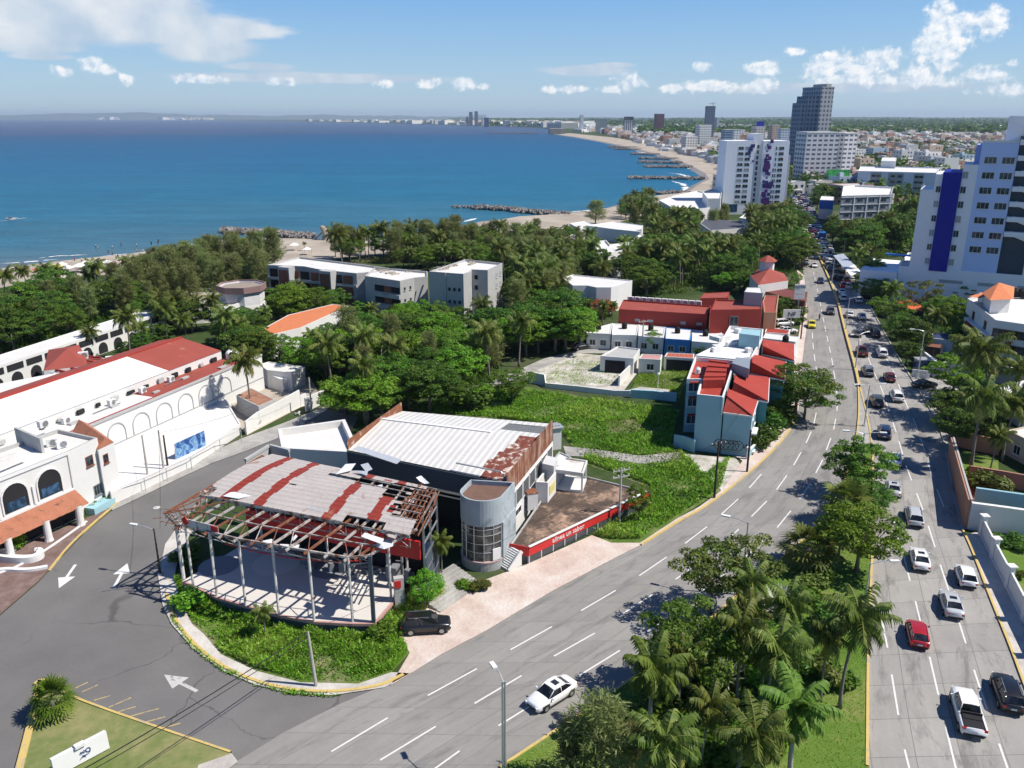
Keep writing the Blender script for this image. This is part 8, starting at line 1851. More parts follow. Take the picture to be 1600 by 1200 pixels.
def groyne(label,px,w_,seed,n):
 R_=random.Random(seed);P_=[G(a,b,-1.2)for a,b in px];mb=MB();Ls=[(b-a).length for a,b in zip(P_,P_[1:])];T_=sum(Ls)
 o=bpy.data.objects.new
 for k in range(n):
  s_=R_.random()*T_;i=0
  while i<len(Ls)-1 and s_>Ls[i]:s_-=Ls[i];i+=1
  q=P_[i].lerp(P_[i+1],min(1,s_/Ls[i]));d=(P_[i+1]-P_[i]).normalized();sd=Vector((-d.y,d.x,0));off=R_.gauss(0,.36);sz=min(1.6,w_*.3)*R_.uniform(.5,1.15)
  c_=q+sd*off*w_+Vector((0,0,max(0,.6+min(1.6,w_*.16)*(1-abs(off)*1.3))+R_.uniform(-.2,.3)));M_=Euler((R_.random()*3,R_.random()*3,R_.random()*3)).to_matrix()
  mb.add([c_+M_@Vector((x*sz*R_.uniform(.7,1.1),y*sz*R_.uniform(.7,1.1),z*sz*.7))for x,y,z in((1,0,0),(-1,0,0),(0,1,0),(0,-1,0),(0,0,1),(0,0,-1))],[(0,2,4),(2,1,4),(1,3,4),(3,0,4),(2,0,5),(1,2,5),(3,1,5),(0,3,5)])
 return tag(mb.build('rock_groyne',M['rock']),label,'breakwater','rock groynes along the bay')
groyne('broad rock groyne off the near beach left of the sculpture',[(347,363),(390,365),(430,368),(455,371),(490,373)],5,1,700);groyne('dark rock groyne reaching out below the middle of the bay',[(740,326),(790,329),(835,334),(890,338)],5,2,600);groyne('thin dark tip of rocks at the head of the middle groyne',[(705,325),(740,326)],3,3,60)
for k,(x0,x1,y,l)in enumerate(((982,1100,280,'nearest groyne in the curved bay, widest of the row'),(1007,1082,262,'second nearest groyne in the curved bay'),(999,1066,255,'third groyne in the curved bay'),(999,1058,249,'fourth groyne in the curved bay'),(987,1030,242,'fifth groyne in the curved bay'),(960,1000,234,'sixth groyne in the curved bay'),(950,995,231,'farthest short groyne of the row'))):groyne(l,[(x0,y-.8),((x0+x1)/2,y),(x1,y+.6)],6,10+k,420)
groyne('rock bank before the white beach apartments',[(1028,304),(1050,302),(1078,303)],4,19,300);groyne('low breakwater spit across the harbour mouth',[(761,208.6),(800,208.9),(842,208.8)],14,20,500)
st_=G(505,375,.0);o=thing('beach_sculpture','tall pale leaning rock sculpture at the root of the near groyne','sculpture',st_);MB().tube([st_+Vector((.8,0,0)),st_+Vector((1.0,0,2.5)),st_+Vector((.3,0,4.6)),st_+Vector((-.6,0,5.4))],[1.3,1.1,1.2,.6],8).build('stone',M['sand'],o);MB().bar(st_+Vector((-3.4,0,0)),st_+Vector((-.2,0,3.0)),.5).build('prop',M['rock'],o)
tc=[mat('tent_white',(.78,.77,.74),.8,.05,1),mat('tent_red',(.50,.09,.04),.8,.05,1),mat('tent_yellow',(.62,.45,.12),.8,.05,1),mat('tent_pink',(.72,.52,.50),.8,.05,1)]
for k,(x,y,c_,s_)in enumerate(((23,434,0,2.4),(61,431,1,2.4),(89,426,2,2.6),(107,428,0,2.6),(125,425,0,3.0),(137,420,0,2.8),(165,419,0,2.8),(187,420,3,3.2),(98,423,0,2.2),(148,422,0,2.4),(351,405,3,2.6),(460,391,0,2.5),(480,398,0,2.2),(675,390,0,2.6),(700,383,0,2.4))):
 q=G(x,y,.05);o=thing('beach_tent',['leftmost white tent on the left beach','red awning tent on the left beach','yellow beige awning on the left beach','white parasol right of the yellow awning','large white tent with dark table below it','white tent just right of the large one','white tent behind the thin palms','pale pink tent at the right of the left beach','small white parasol behind the yellow awning','small white parasol between white tents','pink tent half hidden in casuarinas','white parasol on the open sand by the sculpture','small parasol right of the lone small palm','white parasol at the trees left of the middle beach','white parasol right of the last one by the water'][k],'tent',q,0,'beach tents and parasols')
 MB().add([q+Vector((a*s_*.6,b*s_*.6,1.9))for a,b in((-1,-1),(1,-1),(1,1),(-1,1))]+[q+Vector((0,0,2.8))],[(0,1,4),(1,2,4),(2,3,4),(3,0,4)]).build('canopy',tc[c_],o)
 for a,b in((-1,-1),(1,-1),(1,1),(-1,1)):MB().bar(q+Vector((a*s_*.58,b*s_*.58,0)),q+Vector((a*s_*.58,b*s_*.58,1.9)),.06).build('pole',M['steel_grey'],o)
rg=random.Random(77)
def T(kind,base,top,label,group=None,v=None,w=1.0,h=None,rz=None,z=0.0):return plant(kind,base,top,label,group,v,rz,w,h,z,r=rg)
MP='palms on the median';MT='trees on the median'
zl=.16
T('palm',(1312,1106),952,'coconut palm at the median lawn edge leaning over the inland carriageway',MP,2,1.0,rz=.75,z=zl)
T('palm',(1282,1096),975,'slim coconut palm just left of the leaning one',MP,3,.95,rz=.9,z=zl)
T('palm',(1192,1132),995,'large spreading coconut palm in the middle of the median grove',MP,0,1.15,rz=.4,z=zl)
T('palm',(1150,1108),955,'tall thin trunked palm over the lit lawn patch',MP,3,.9,rz=2.2,z=zl)
T('palm',(1184,1112),1000,'palm standing close behind the large spreading one',MP,1,.9,rz=3.3,z=zl)
T('palm',(1161,1064),930,'palm behind the thin trunked one near the open crowned tree',MP,1,.9,rz=1.2,z=zl)
T('royal',(1016,1158),1018,'bright green palm with pale straight trunk at the grove front',MP,0,1.15,rz=1.0,z=zl)
T('royal',(1233,1228),1072,'bright feathery palm at the bottom right of the median',MP,0,1.15,rz=2.0,z=zl)
T('palm',(1042,1262),1122,'broad yellowish palm at the bottom edge, left of two',MP,0,1.2,rz=4.0,z=zl)
T('palm',(1140,1250),1108,'broad palm at the bottom edge, right of two',MP,2,1.1,rz=5.5,z=zl)
T('palm',(1094,1208),1080,'half hidden palm between the two bottom edge palms',MP,1,1.0,rz=2.6,z=zl)
T('palm',(1212,1040),925,'palm at the back of the grove beside the shrub row',MP,0,1.0,rz=0.3,z=zl)
T('palm',(1168,1000),888,'palm crown just below the open crowned tree',MP,3,1.0,rz=1.9,z=zl)
T('palm',(1060,1120),1000,'young palm between the bright palm and the thin trunked one',MP,1,1.0,rz=1.4,z=zl)
T('open',(1152,958),842,'open crowned olive tree throwing shade on the seaward carriageway',MT,0,.85,rz=.6,z=zl)
T('open',(1110,958),860,'small open crowned tree at the kerb left of the lamp',MT,1,.75,rz=2.0,z=zl)
T('mid',(1075,1085),950,'rounded light green tree at the kerb above the bright palm',MT,0,.82,rz=1.0,z=zl)
T('bright',(1030,1078),1000,'low bright tree beside the kerb left of the rounded one',MT,0,.8,rz=.2,z=zl)
T('casu',(928,1240),1092,'feathery casuarina in the bottom foreground by the kerb',MT,2,1.25,rz=.3,z=zl);T('casu',(893,1232),1120,'smaller feathery casuarina left of the foreground one',MT,1,1.1,rz=1.3,z=zl)
T('casu',(985,1230),1130,'feathery casuarina right of the foreground one',MT,0,1.1,rz=2.3,z=zl)
T('bright',(1338,893),800,'broad bright flat crowned tree overhanging the inland kerb',MT,0,1.0,rz=1.2,z=zl);T('bright',(1310,868),808,'smaller bright tree joined to the broad flat crowned one',MT,1,.9,z=zl)
T('mid',(1340,775),692,'big round tree on the narrow end of the median',MT,1,.95,rz=.5,z=zl);T('open',(1315,770),700,'open tree leaning left beside the big round one',MT,1,.8,z=zl)
T('dark',(1345,805),752,'dark bushy tree below the big round one',MT,0,1.1,z=zl);T('fan',(1318,818),758,'tall fan palm under the dark bushy tree',MP,0,1.1,z=zl);T('mid',(1365,800),760,'small tree at the inland kerb below the round one',MT,0,1.1,z=zl)
T('fan',(1260,888),832,'stout fan palm at the seaward kerb beside the bright flat crowned tree',MP,0,1.35,z=zl)
for k,(x,y,t_,v,l)in enumerate(((1276,905,880,0,'rounded shrub nearest the bright tree in the shrub row'),(1271,925,898,1,'middle shrub of the row on the lit lawn'),(1262,945,915,0,'nearest shrub of the row on the lit lawn'),(1294,985,955,2,'dark shrub beside the lawn above the palms'),(1308,975,950,1,'olive shrub right of the dark one on the lawn'),(1290,1062,1028,1,'broad shrub between the two lawn edge palms'),(1315,1070,1040,0,'broad shrub behind the leaning palm trunk'),(1262,1050,1018,2,'shrub left of the lawn edge palms'),(1185,1070,1045,3,'bright shrub in the shade of the grove'),(1128,1145,1110,2,'dark shrub under the large spreading palm'),(1160,1165,1128,3,'leafy shrub in front of the large spreading palm'),(1085,1165,1120,2,'dark shrub right of the pale trunk'),(1052,1130,1098,0,'shrub behind the pale trunk'),(1040,1180,1140,2,'dark shrub at the foot of the pale trunk'),(1105,1110,1080,3,'lit shrub between the grove trunks'),(1000,1190,1150,1,'shrub between foreground casuarina and pale trunk'),(970,1160,1125,2,'dark shrub behind the foreground casuarina'),(1030,1110,1075,2,'dark shrub at the kerb under the rounded tree'),(1125,1190,1150,0,'shrub at the bottom below the grove'),(1185,1180,1150,1,'shrub at the bottom centre of the grove'),(1000,1135,1100,0,'kerb shrub left of the bright palm'),(1062,1200,1165,0,'shrub behind the left bottom palm'),(1205,1165,1140,3,'low bright shrub at the lawn border'),(1100,1010,980,2,'dark shrub at the kerb below the open tree'),(1180,985,955,2,'dark shrub below the back palms'))):T('bush',(x,y),t_,l,'shrubs on the median',v,1.2,z=zl)
T('agave',(1218,955),918,'pale spiky rosette plant on the median lawn',None,0,1.2,z=zl);T('agave',(1222,968),942,'smaller pale rosette in front of the other',None,0,1.2,z=zl);T('agave',(1132,1068),1035,'pale rosette in the grove shade',None,0,1.1,z=zl)
T('fan',(86,1120),1064,'large fan palm clump at the tip of the grass island',None,1,.92);T('palm',(415,1000),950,'young palm in the front weed bed',None,1,1.3,h=3.4);T('bush',(300,950),922,'dense shrub at the left end of the front weed bed',None,3,1.2)
T('bush',(292,880),852,'tall shrub inside the left end of the pavilion',None,2,1.0);T('bright',(664,955),898,'bright leafy shrub beside the sign pillar',None,0,.72);T('palm',(690,910),818,'young palm in the dark gap left of the round glass corner',None,1,.95,h=5.4);T('bush',(722,922),905,'low shrub at the foot of the round glass corner',None,3,.9);T('bush',(748,922),905,'olive shrub before the tower base',None,1,1.3);T('bush',(592,992),968,'weedy shrub under the pavilion corner post',None,0,1.4)
T('bright',(998,815),760,'vine covered shrub at the right end of the red fascia',None,1,.6)
for k,(x,y,t_,l)in enumerate(((18,855,833,'clipped bright shrub in the planter beside the car porch'),(28,850,836,'small shrub right of the clipped one'),(5,858,840,'shrub at the left edge before the car porch'))):T('bush',(x,y),t_,l,None,3,1.2)
for k in range(5):T('bush',(143+8*k,800-4*k),788-4*k,'small sprawling plant in the pale planter below the restaurant, %s of five'%['leftmost','second','third','fourth','rightmost'][k],'plants in the pale planter',k,1.3)
T('bright',(572,662),588,'bright broad tree at the end of the lane',None,0,1.25);T('mid',(540,650),592,'tree at the left of the bright one by the pale pole',None,1,1.2);T('mid',(598,655),600,'tree between the bright one and the thin palm',None,0,1.1)
T('dark',(672,642),568,'dark round tree behind the white metal roof',None,1,1.2);T('dark',(705,640),590,'dark tree right behind the round one',None,0,1.1);T('dark',(640,640),588,'dark tree left behind the metal roof',None,0,1.1);T('bush',(736,640),600,'shrubby tree at the left edge of the weedy lot',None,2,1.0)
T('palm',(576,658),555,'thin fan headed palm in front of the bright tree',None,1,.8);T('mid',(800,628),580,'round dark bush like tree at the lot wall',None,0,1.25)
T('bright',(883,548),486,'bright round tree above the lane bend',None,1,1.3);T('bright',(975,536),515,'small round tree before the bungalows',None,1,1.1);T('mid',(1018,548),518,'olive tree in front of the third bungalow',None,1,1.1);T('bush',(1095,556),530,'small shrub before the rightmost bungalow',None,0,1.2)
T('mid',(1242,648),572,'broad tree on the boulevard pavement past the townhouses',None,0,1.15,rz=1.0);T('open',(1256,655),590,'open tree overhanging the boulevard at the garden wall',None,1,1.0)
for k,(x,y,t_,l)in enumerate(((1180,702,672,'shrub at the near corner of the townhouse garden'),(1193,690,655,'shrub second along the townhouse garden'),(1206,676,640,'shrub third along the townhouse garden'),(1218,660,622,'tall shrub at the far end of the townhouse garden'))):T('bush',(x,y),t_,l,'townhouse garden shrubs',2,.9)
RP='roadside palms at the right'
T('palm',(1540,655),525,'tallest palm at the right before the white apartments',RP,2,1.15,rz=3.0);T('palm',(1517,736),597,'palm with tall bare trunk inside the terracotta wall',RP,3,1.0,rz=1.0);T('palm',(1566,720),615,'dense palm behind the terracotta garden wall',RP,0,1.15,rz=.6);T('palm',(1545,745),668,'short palm in the small garden',RP,1,1.0,rz=2.5);T('palm',(1590,690),600,'palm cut by the right picture edge',RP,0,1.0,rz=4);T('palm',(1500,690),610,'palm leaning over the shaded wall',RP,1,1.0,rz=2.0);T('palm',(1580,650),560,'palm beside the white roofed villa',RP,3,1.0)
T('bright',(1487,622),560,'bright umbrella shaped tree at the side street mouth',None,0,1.15);T('mid',(1480,668),612,'dense dark tree behind the roadside wall',None,0,1.1);T('dark',(1488,700),640,'dark tree above the terracotta cross wall',None,1,1.05);T('dark',(1510,665),605,'dark tree under the palm crowns',None,0,1.1);T('bush',(1543,770),735,'round shrub on the red terrace',None,1,1.2);T('bush',(1526,750),730,'small bright shrub by the palm trunk',None,3,1.0);T('bush',(1570,852),836,'hedge shrub below the retaining wall, left',None,2,1.6);T('bush',(1592,856),838,'hedge shrub below the retaining wall, right',None,2,1.6);T('bush',(1585,905),888,'dry shrub by the panel fence',None,1,1.0);T('dark',(1530,690),640,'dark tree between the roadside palms',None,1,1.0);T('mid',(1555,672),628,'tree behind the dense palm',None,1,1.0)
for k,(kd,x,y,t_,l)in enumerate((('mid',1392,512,464,'round tree at the tower foot by the ramp'),('dark',1408,545,492,'dark tree beside the road below the orange shelter'),('dark',1425,552,500,'dark tree in front of the walled yard'),('mid',1400,530,495,'tree at the kerb under the shelter'),('palm',1448,545,480,'small palm between dark trees and yard wall'),('bright',1478,510,465,'bright tree below the slot vents'),('bright',1462,505,470,'bright low tree right of the orange shelter'),('dark',1492,505,465,'dark tree against the podium'),('open',1440,490,440,'leaning open tree against the white podium'),('dark',1505,480,442,'dark tree between podium and apartments'),('dark',1510,540,490,'dark tree in the shade of the apartments'),('dark',1495,550,512,'dark tree over the parked vehicles'),('palm',1500,585,525,'palm behind the grey shaded wall'),('mid',1438,558,528,'shrubby tree at the yard wall top'),('dark',1415,570,535,'dark shrubby tree on the kerb before the booth'),('mid',1530,560,515,'tree at the apartment corner'),('dark',1545,600,555,'tree at the foot of the white apartments'),('bush',1385,495,478,'kerb shrub at the podium ramp'),('palm',1385,500,440,'dark palm in the shade of the ramp'))):T(kd,(x,y),t_,l,None,None,1.05)
ALLP=[]
GUARD=[[(417,416),(560,423),(640,424),(668,428),(727,402),(790,408),(790,478),(742,482),(735,462),(650,470),(560,470),(545,452),(480,440),(417,440)],[(352,444),(414,444),(414,478),(352,478)],[(425,508),(452,488),(515,474),(545,478),(500,500),(470,514),(440,520)],[(878,428),(990,434),(990,452),(958,470),(930,466),(895,452)],[(-10,548),(243,480),(330,482),(352,492),(330,508),(250,504),(235,512),(140,552),(0,600)],[(915,505),(1130,510),(1128,545),(915,536)],[(966,466),(1110,458),(1216,455),(1216,500),(1190,512),(1110,505),(966,494)],[(1094,342),(1165,344),(1165,362),(1100,362)],[(1308,290),(1396,290),(1394,330),(1345,338),(1309,348)],[(1172,400),(1235,404),(1235,440),(1180,440)],[(1300,396),(1320,394),(1346,424),(1330,432)],[(740,316),(900,322),(960,322),(960,346),(860,352),(740,350)],[(1030,300),(1128,296),(1128,322),(1030,322)],[(1400,405),(1600,430),(1600,455),(1500,450),(1470,446),(1404,440)],[(1281,305),(1304,305),(1304,330),(1281,330)],[(470,376),(520,376),(520,398),(470,402)],[(690,600),(760,596),(800,578),(830,566),(838,572),(800,592),(770,606)],[(1396,466),(1446,476),(1444,488),(1404,482)]]
WID={'palm':.30,'casu':.26,'dark':.52,'mid':.52,'bright':.58,'open':.58,'flame':.5,'bush':.8,'fan':.5,'royal':.3}
def blocks(g,h,kd):
 by=proj((g.x,g.y,0))[1];a=proj((g.x,g.y,h*1.02));w=WID[kd]*h*.85;l=proj((g.x-w,g.y,h*.8));r_=proj((g.x+w,g.y,h*.8));m_=proj((g.x,g.y,h*.6))
 return any(inpoly(q[0],q[1],P_)for q in(a,l,r_,m_)for P_ in GUARD if by>sum(c[1]for c in P_)/len(P_))
def grove(poly,n,mixk,label,group,seed,sep=3.2,near=False,avoid_roads=True):
 r=random.Random(seed);xs=[p[0]for p in poly];ys=[p[1]for p in poly];tries=0;k=0
 roads=[(p.x,p.y)for p in line(LL)]+[(p.x,p.y)for p in line(RR)][::-1]
 wsum=sum(m[1]for m in mixk)
 while k<n and tries<6000:
  tries+=1;x,y=r.uniform(min(xs),max(xs)),r.uniform(min(ys),max(ys))
  if not inpoly(x,y,poly):continue
  g=G(x,y)
  if any(inpoly(g.x,g.y,f)for f in FOOT)or inpoly(g.x,g.y,roads):continue
  if any((g.x-a)**2+(g.y-b)**2<sep*sep for a,b in ALLP):continue
  c_=r.uniform(0,wsum)
  for m in mixk:
   if c_<=m[1]:break
   c_-=m[1]
  h=r.uniform(m[2],m[3])
  if blocks(g,h,m[0]):h=r.uniform(m[2]*.6,m[2])
  if blocks(g,h,m[0]):continue
  sz='tall' if h>m[2]+.66*(m[3]-m[2])else 'medium' if h>m[2]+.33*(m[3]-m[2])else 'small'
  kd={'palm':'coconut palm','dark':'dark leafy tree','mid':'mid green tree','bright':'bright green tree','casu':'feathery casuarina','open':'open crowned tree','fan':'fan palm','royal':'bright feathered palm','flame':'orange flowering tree','bush':'shrub'}[m[0]]
  plant(m[0],(g.x,g.y,0),None,'%s %s %s'%(sz,kd,label),group,None,None,r.uniform(.92,1.15),h,near=near,r=r);ALLP.append((g.x,g.y));k+=1
DK=[('dark',.42,7,10.5),('mid',.3,6.5,10),('bright',.16,6,9),('palm',.08,8,11)]
grove([(395,590),(412,560),(420,530),(470,515),(520,490),(560,470),(640,470),(680,500),(760,505),(790,545),(770,600),(735,615),(640,622),(560,628),(512,612),(480,590)],60,[('dark',.36,6,9),('mid',.3,5.5,9),('bright',.2,5.5,8),('palm',.16,8,11),('casu',.1,8,11)],'in the grove below the unfinished blocks','grove between hall and unfinished blocks',1,3.6,True)
grove([(440,490),(520,470),(560,470),(545,500),(440,512)],8,[('mid',.5,7,9),('bright',.5,7,9)],'before the brick bays of the leftmost unfinished block','trees before the unfinished blocks',2,3.5,True)
grove([(790,560),(815,520),(880,500),(915,530),(900,548),(850,556),(810,585)],16,DK,'along the lane bend','trees along the lane',3,3.4,True)
grove([(0,500),(60,480),(150,470),(185,500),(150,530),(60,548),(0,556)],22,[('dark',.5,7,9.5),('mid',.3,6,9),('casu',.2,7,10)],'behind the arcade wing at the left','trees behind the arcade wing',4,3.6,True)
grove([(-60,505),(0,500),(0,556),(-60,575)],5,[('dark',.6,7,9.5)],'cut by the left edge','trees behind the arcade wing',44,3.6)
grove([(140,560),(190,535),(240,505),(262,505),(345,515),(350,540),(300,525),(230,552),(150,570)],22,[('dark',.3,5,7.5),('mid',.3,5,7),('palm',.5,7,10)],'in the courtyard behind the red roofs','courtyard trees',5,2.6,True)
grove([(350,510),(410,500),(420,530),(395,590),(372,560),(350,535)],13,[('dark',.4,6,9),('mid',.4,6,8),('palm',.3,7,10)],'between the long hall and the orange roof','courtyard trees',6,3.0,True)
grove([(195,500),(180,470),(215,448),(260,436),(330,428),(400,424),(418,440),(418,470),(350,474),(300,482),(250,492)],52,[('casu',.9,8.5,13.5),('mid',.12,6,8)],'in the left beach belt','casuarinas behind the left beach',7,3.4)
grove([(412,470),(420,455),(520,470),(500,490),(430,505)],8,[('mid',.4,6,8),('dark',.4,6,8),('palm',.3,7,9)],'right of the octagonal pavilion','trees right of the octagon',8,3)
grove([(545,412),(600,400),(690,392),(740,388),(800,378),(860,372),(905,378),(905,420),(880,440),(800,455),(792,412),(740,404),(620,412)],66,[('casu',.72,9,13),('palm',.18,9,12),('mid',.16,7,9)],'in the beach belt behind the unfinished blocks','casuarinas behind the middle beach',9,4.0)
grove([(788,420),(850,430),(905,420),(925,400),(935,430),(900,440),(880,470),(860,500),(800,505),(786,470)],48,[('palm',.42,9,12),('dark',.22,7,10),('casu',.24,9,12),('mid',.2,7,9)],'between the unfinished blocks and the white villas','trees before the white villas',10,3.8)
grove([(920,440),(930,420),(990,402),(1020,372),(1060,352),(1120,366),(1180,362),(1240,362),(1243,390),(1200,404),(1170,440),(1150,452),(1090,452),(1060,466),(1000,466),(985,450)],120,[('palm',.62,9,13),('dark',.2,7,10),('mid',.2,7,9)],'in the palm belt behind the red motel','palms behind the red motel',11,3.6)
grove([(1185,365),(1245,345),(1250,400),(1255,432),(1230,440),(1228,410),(1195,400)],22,[('dark',.5,8,10),('mid',.5,7,9.5)],'along the avenue above the tiled villa','trees along the avenue',12,4.0)
grove([(960,345),(985,330),(1030,318),(1060,330),(1090,340),(1090,365),(1020,365)],36,[('palm',.45,8,12),('casu',.4,9,13),('mid',.2,6,8)],'between the palm belt and the beach apartments','trees before the beach apartments',13,4.2)
grove([(1040,345),(1092,330),(1130,330),(1145,348),(1110,372),(1060,362)],16,[('casu',.6,10,14),('palm',.4,8,11)],'left of the louvred hall','trees before the beach apartments',14,4.0)
grove([(1165,362),(1200,345),(1236,340),(1240,365)],16,[('palm',.5,8,11),('dark',.3,7,9),('casu',.3,8,11)],'below the mosaic hotel','trees below the mosaic hotel',15,3.6)
grove([(900,470),(930,460),(965,480),(960,505),(915,512),(890,490)],14,[('palm',.6,7,10),('mid',.3,5,8),('flame',.15,4,5)],'left of the red motel','trees left of the red motel',16,3)
grove([(815,368),(850,352),(905,345),(930,352),(905,368),(850,375)],10,[('palm',.8,8,11)],'on the sand by the middle groyne','beach palms',17,6)
grove([(1313,395),(1310,365),(1318,345),(1345,362),(1395,362),(1415,400),(1370,400),(1345,412)],34,[('dark',.45,9,12),('palm',.4,10,13),('mid',.2,8,10)],'between the grey office block and the tower','trees before the grey office block',18,4.2)
grove([(1395,362),(1410,340),(1430,330),(1440,380),(1415,402)],8,[('palm',.7,11,15),('dark',.3,8,10)],'between office block and lavender tower','trees before the grey office block',19,4.5)
grove([(1272,322),(1282,310),(1310,318),(1310,350),(1300,380),(1292,350)],12,[('dark',.8,7,10),('palm',.2,9,11)],'beside the jammed carriageway','trees beside the jam',20,5)
grove([(1325,430),(1345,425),(1372,470),(1372,490),(1352,465)],8,[('palm',.4,7,10),('mid',.4,5,7)],'behind the grey canopy','trees beside the jam',21,3.5)
grove([(1195,500),(1215,488),(1248,488),(1250,512),(1215,505)],8,[('mid',.6,3,5),('bush',.4,1.5,2.5)],'around the letter sign','shrubs around the letter sign',22,2.4)
grove([(1130,455),(1180,448),(1245,446),(1235,452),(1195,455),(1180,460)],10,[('mid',.5,4,6),('bright',.5,4,6)],'between motel and tiled villa','trees behind the motel',23,2.6)
grove([(610,414),(700,398),(800,400),(835,420),(800,440),(700,430),(640,424)],34,[('mid',.4,6,8),('casu',.4,7,10),('palm',.2,7,10)],'just behind the unfinished blocks','casuarinas behind the middle beach',24,3.2)
rk=random.Random(50)
for k in range(27):
 x=524+12.2*k+rk.uniform(-4,4);yb=404-.055*(x-524)+rk.uniform(-5,5);tp=352-.03*(x-524)+rk.uniform(-6,14)
 plant('casu' if rk.random()<.8 else 'palm',(x,yb),tp,'%s feathery tree on the seaward side of the middle beach belt'%('tall' if tp<355 else 'shorter'),'casuarinas behind the middle beach',None,None,rk.uniform(.8,1.2),None,near=False,r=rk)
for k in range(20):
 x=232+10.6*k+rk.uniform(-4,4);yb=440-.09*(x-232)+rk.uniform(-4,4);tp=386-.14*(x-232)+rk.uniform(-10,10)
 plant('casu',(x,yb),tp,'%s feathery tree on the seaward side of the left beach belt'%('tall' if tp<378 else 'shorter'),'casuarinas behind the left beach',None,None,rk.uniform(.8,1.2),None,near=False,r=rk)
for k,(x,y,t_,l)in enumerate(((10,480,420,'beach palm at the far left edge'),(47,464,415,'second beach palm from the left'),(81,472,412,'third beach palm from the left, full crown'),(97,468,414,'fourth beach palm from the left, yellowish'),(146,470,420,'shorter beach palm left of the thin tall one'),(158,470,405,'thin tall beach palm above the white columns'),(177,462,416,'beach palm right of the thin tall one'),(201,448,400,'rightmost beach palm before the casuarinas'),(143,556,508,'grey green palm before the arcade arches'),(204,562,482,'tall palm at the arcade end, left of two'),(226,552,505,'leaning small palm in the courtyard'),(262,545,470,'tall palm by the round terrace'),(293,540,490,'palm left behind the red roof'),(354,556,480,'palm at the right end of the red roof'),(394,648,545,'leaning palm over the ruined huts'),(476,392,378,'lone small palm on the open sand'),(536,420,356,'dark palm left behind the beach belt'),(745,520,465,'palm before the tallest unfinished block'),(770,535,485,'second palm before the tallest unfinished block'),(738,575,520,'tall thin palm near the lane'))):T('palm',(x,y),t_,l,None,None,1.05)
T('casu',(930,350),312,'wind shaped lone tree on the sand by the middle groyne',None,2,1.6)
FB=[[(275,905),(287,904),(339,931),(436,961),(584,974),(640,925),(655,880),(400,840)]]
weeds('weed_bed','',[(272,905),(285,910),(340,945),(435,965),(585,984),(640,938),(690,925),(694,936),(658,958),(624,985),(638,1018),(614,1048),(562,1065),(470,1063),(400,1045),(346,1019),(320,986),(303,972),(284,940)],36000,.15,1.3,1,leaf=.15)
lot_=[(640,640),(700,622),(760,600),(830,612),(940,628),(1060,642),(1046,698),(1062,706),(1100,742),(1140,716),(1126,762),(1058,806),(1000,843),(955,843),(928,838),(1022,790),(1014,758),(915,722),(870,664)]
weeds('weed_lot','',lot_,70000,.05,1.0,2,leaf=.2,avoid=[[(880,697),(930,702),(1000,712),(1064,706),(1062,724),(1000,726),(930,716),(885,714)],[(945,660),(990,655),(1010,668),(985,680),(950,676)]])
weeds('weed_patch','',[(820,590),(900,560),(960,570),(975,600),(850,603)],2200,.1,.45,3,leaf=.16);weeds('weed_patch','',[(1005,574),(1078,580),(1062,618),(985,610)],6000,.15,.5,4,leaf=.16)
weeds('kerb_weeds','',[(256,935),(270,972),(300,1013),(345,1049),(400,1073),(455,1087),(520,1090),(540,1086),(455,1080),(400,1066),(345,1042),(300,1006),(272,970)],1500,.05,.35,5,leaf=.14);weeds('weed_patch','',[(640,930),(690,912),(700,930),(660,957),(625,985)],3000,.2,.8,6)
weeds('shrub_thicket','',[(60,545),(140,520),(200,500),(240,490),(200,520),(130,545)],6000,.4,1.6,7,kind='dark',leaf=.3);weeds('beach_scrub','',[(0,470),(60,458),(140,446),(165,462),(120,490),(40,505),(0,505)],14000,.2,.8,8,kind='olive',leaf=.3)
weeds('dry_weeds','',[(285,940),(345,960),(435,985),(560,1000),(625,985),(634,1015),(600,1045),(470,1055),(350,1010)],5000,.3,1.2,41,kind='olive',leaf=.13);weeds('dry_weeds','',lot_,9000,.2,1.0,42,kind='olive',leaf=.2);weeds('tall_weeds','',lot_,3500,.6,1.8,43,kind='bright',leaf=.2)
def under(poly,n,seed,kind='dark'):weeds('undergrowth','',poly,n,.5,2.2,seed,kind=kind,leaf=.42,avoid=None)
under([(395,592),(420,528),(520,490),(680,500),(790,545),(770,600),(735,618),(560,632),(480,592)],26000,9);under([(790,440),(930,420),(940,470),(880,500),(800,505)],14000,10);under([(930,440),(1020,372),(1240,365),(1243,430),(1090,455),(1000,468)],34000,11);under([(195,500),(215,448),(400,424),(418,470),(300,482)],16000,12,'casu');under([(545,412),(740,388),(905,378),(905,420),(800,450),(740,404),(620,412)],18000,13,'casu');under([(1380,480),(1440,480),(1510,470),(1520,560),(1440,550),(1400,530)],7000,14);under([(1475,640),(1500,615),(1560,640),(1560,690),(1492,695)],4000,15)
under([(1000,1150),(1130,1000),(1200,1050),(1210,1160),(1150,1230),(1000,1230)],5000,16);under([(1310,360),(1395,362),(1415,400),(1345,410)],9000,17);under([(0,505),(150,475),(180,500),(60,545),(0,552)],9000,18)
weeds('lawn_grass','',[(790,1205),(944,1096),(1120,962),(1231,868),(1303,790),(1330,720),(1362,720),(1364,800),(1360,900),(1355,1000),(1354,1200),(1354,1240),(760,1240)],42000,.01,.06,19,kind='weed',leaf=.07,z=.16)
for k in PR:
 for o in PR[k]:hide_proto(o)
rt_=random.Random(99)
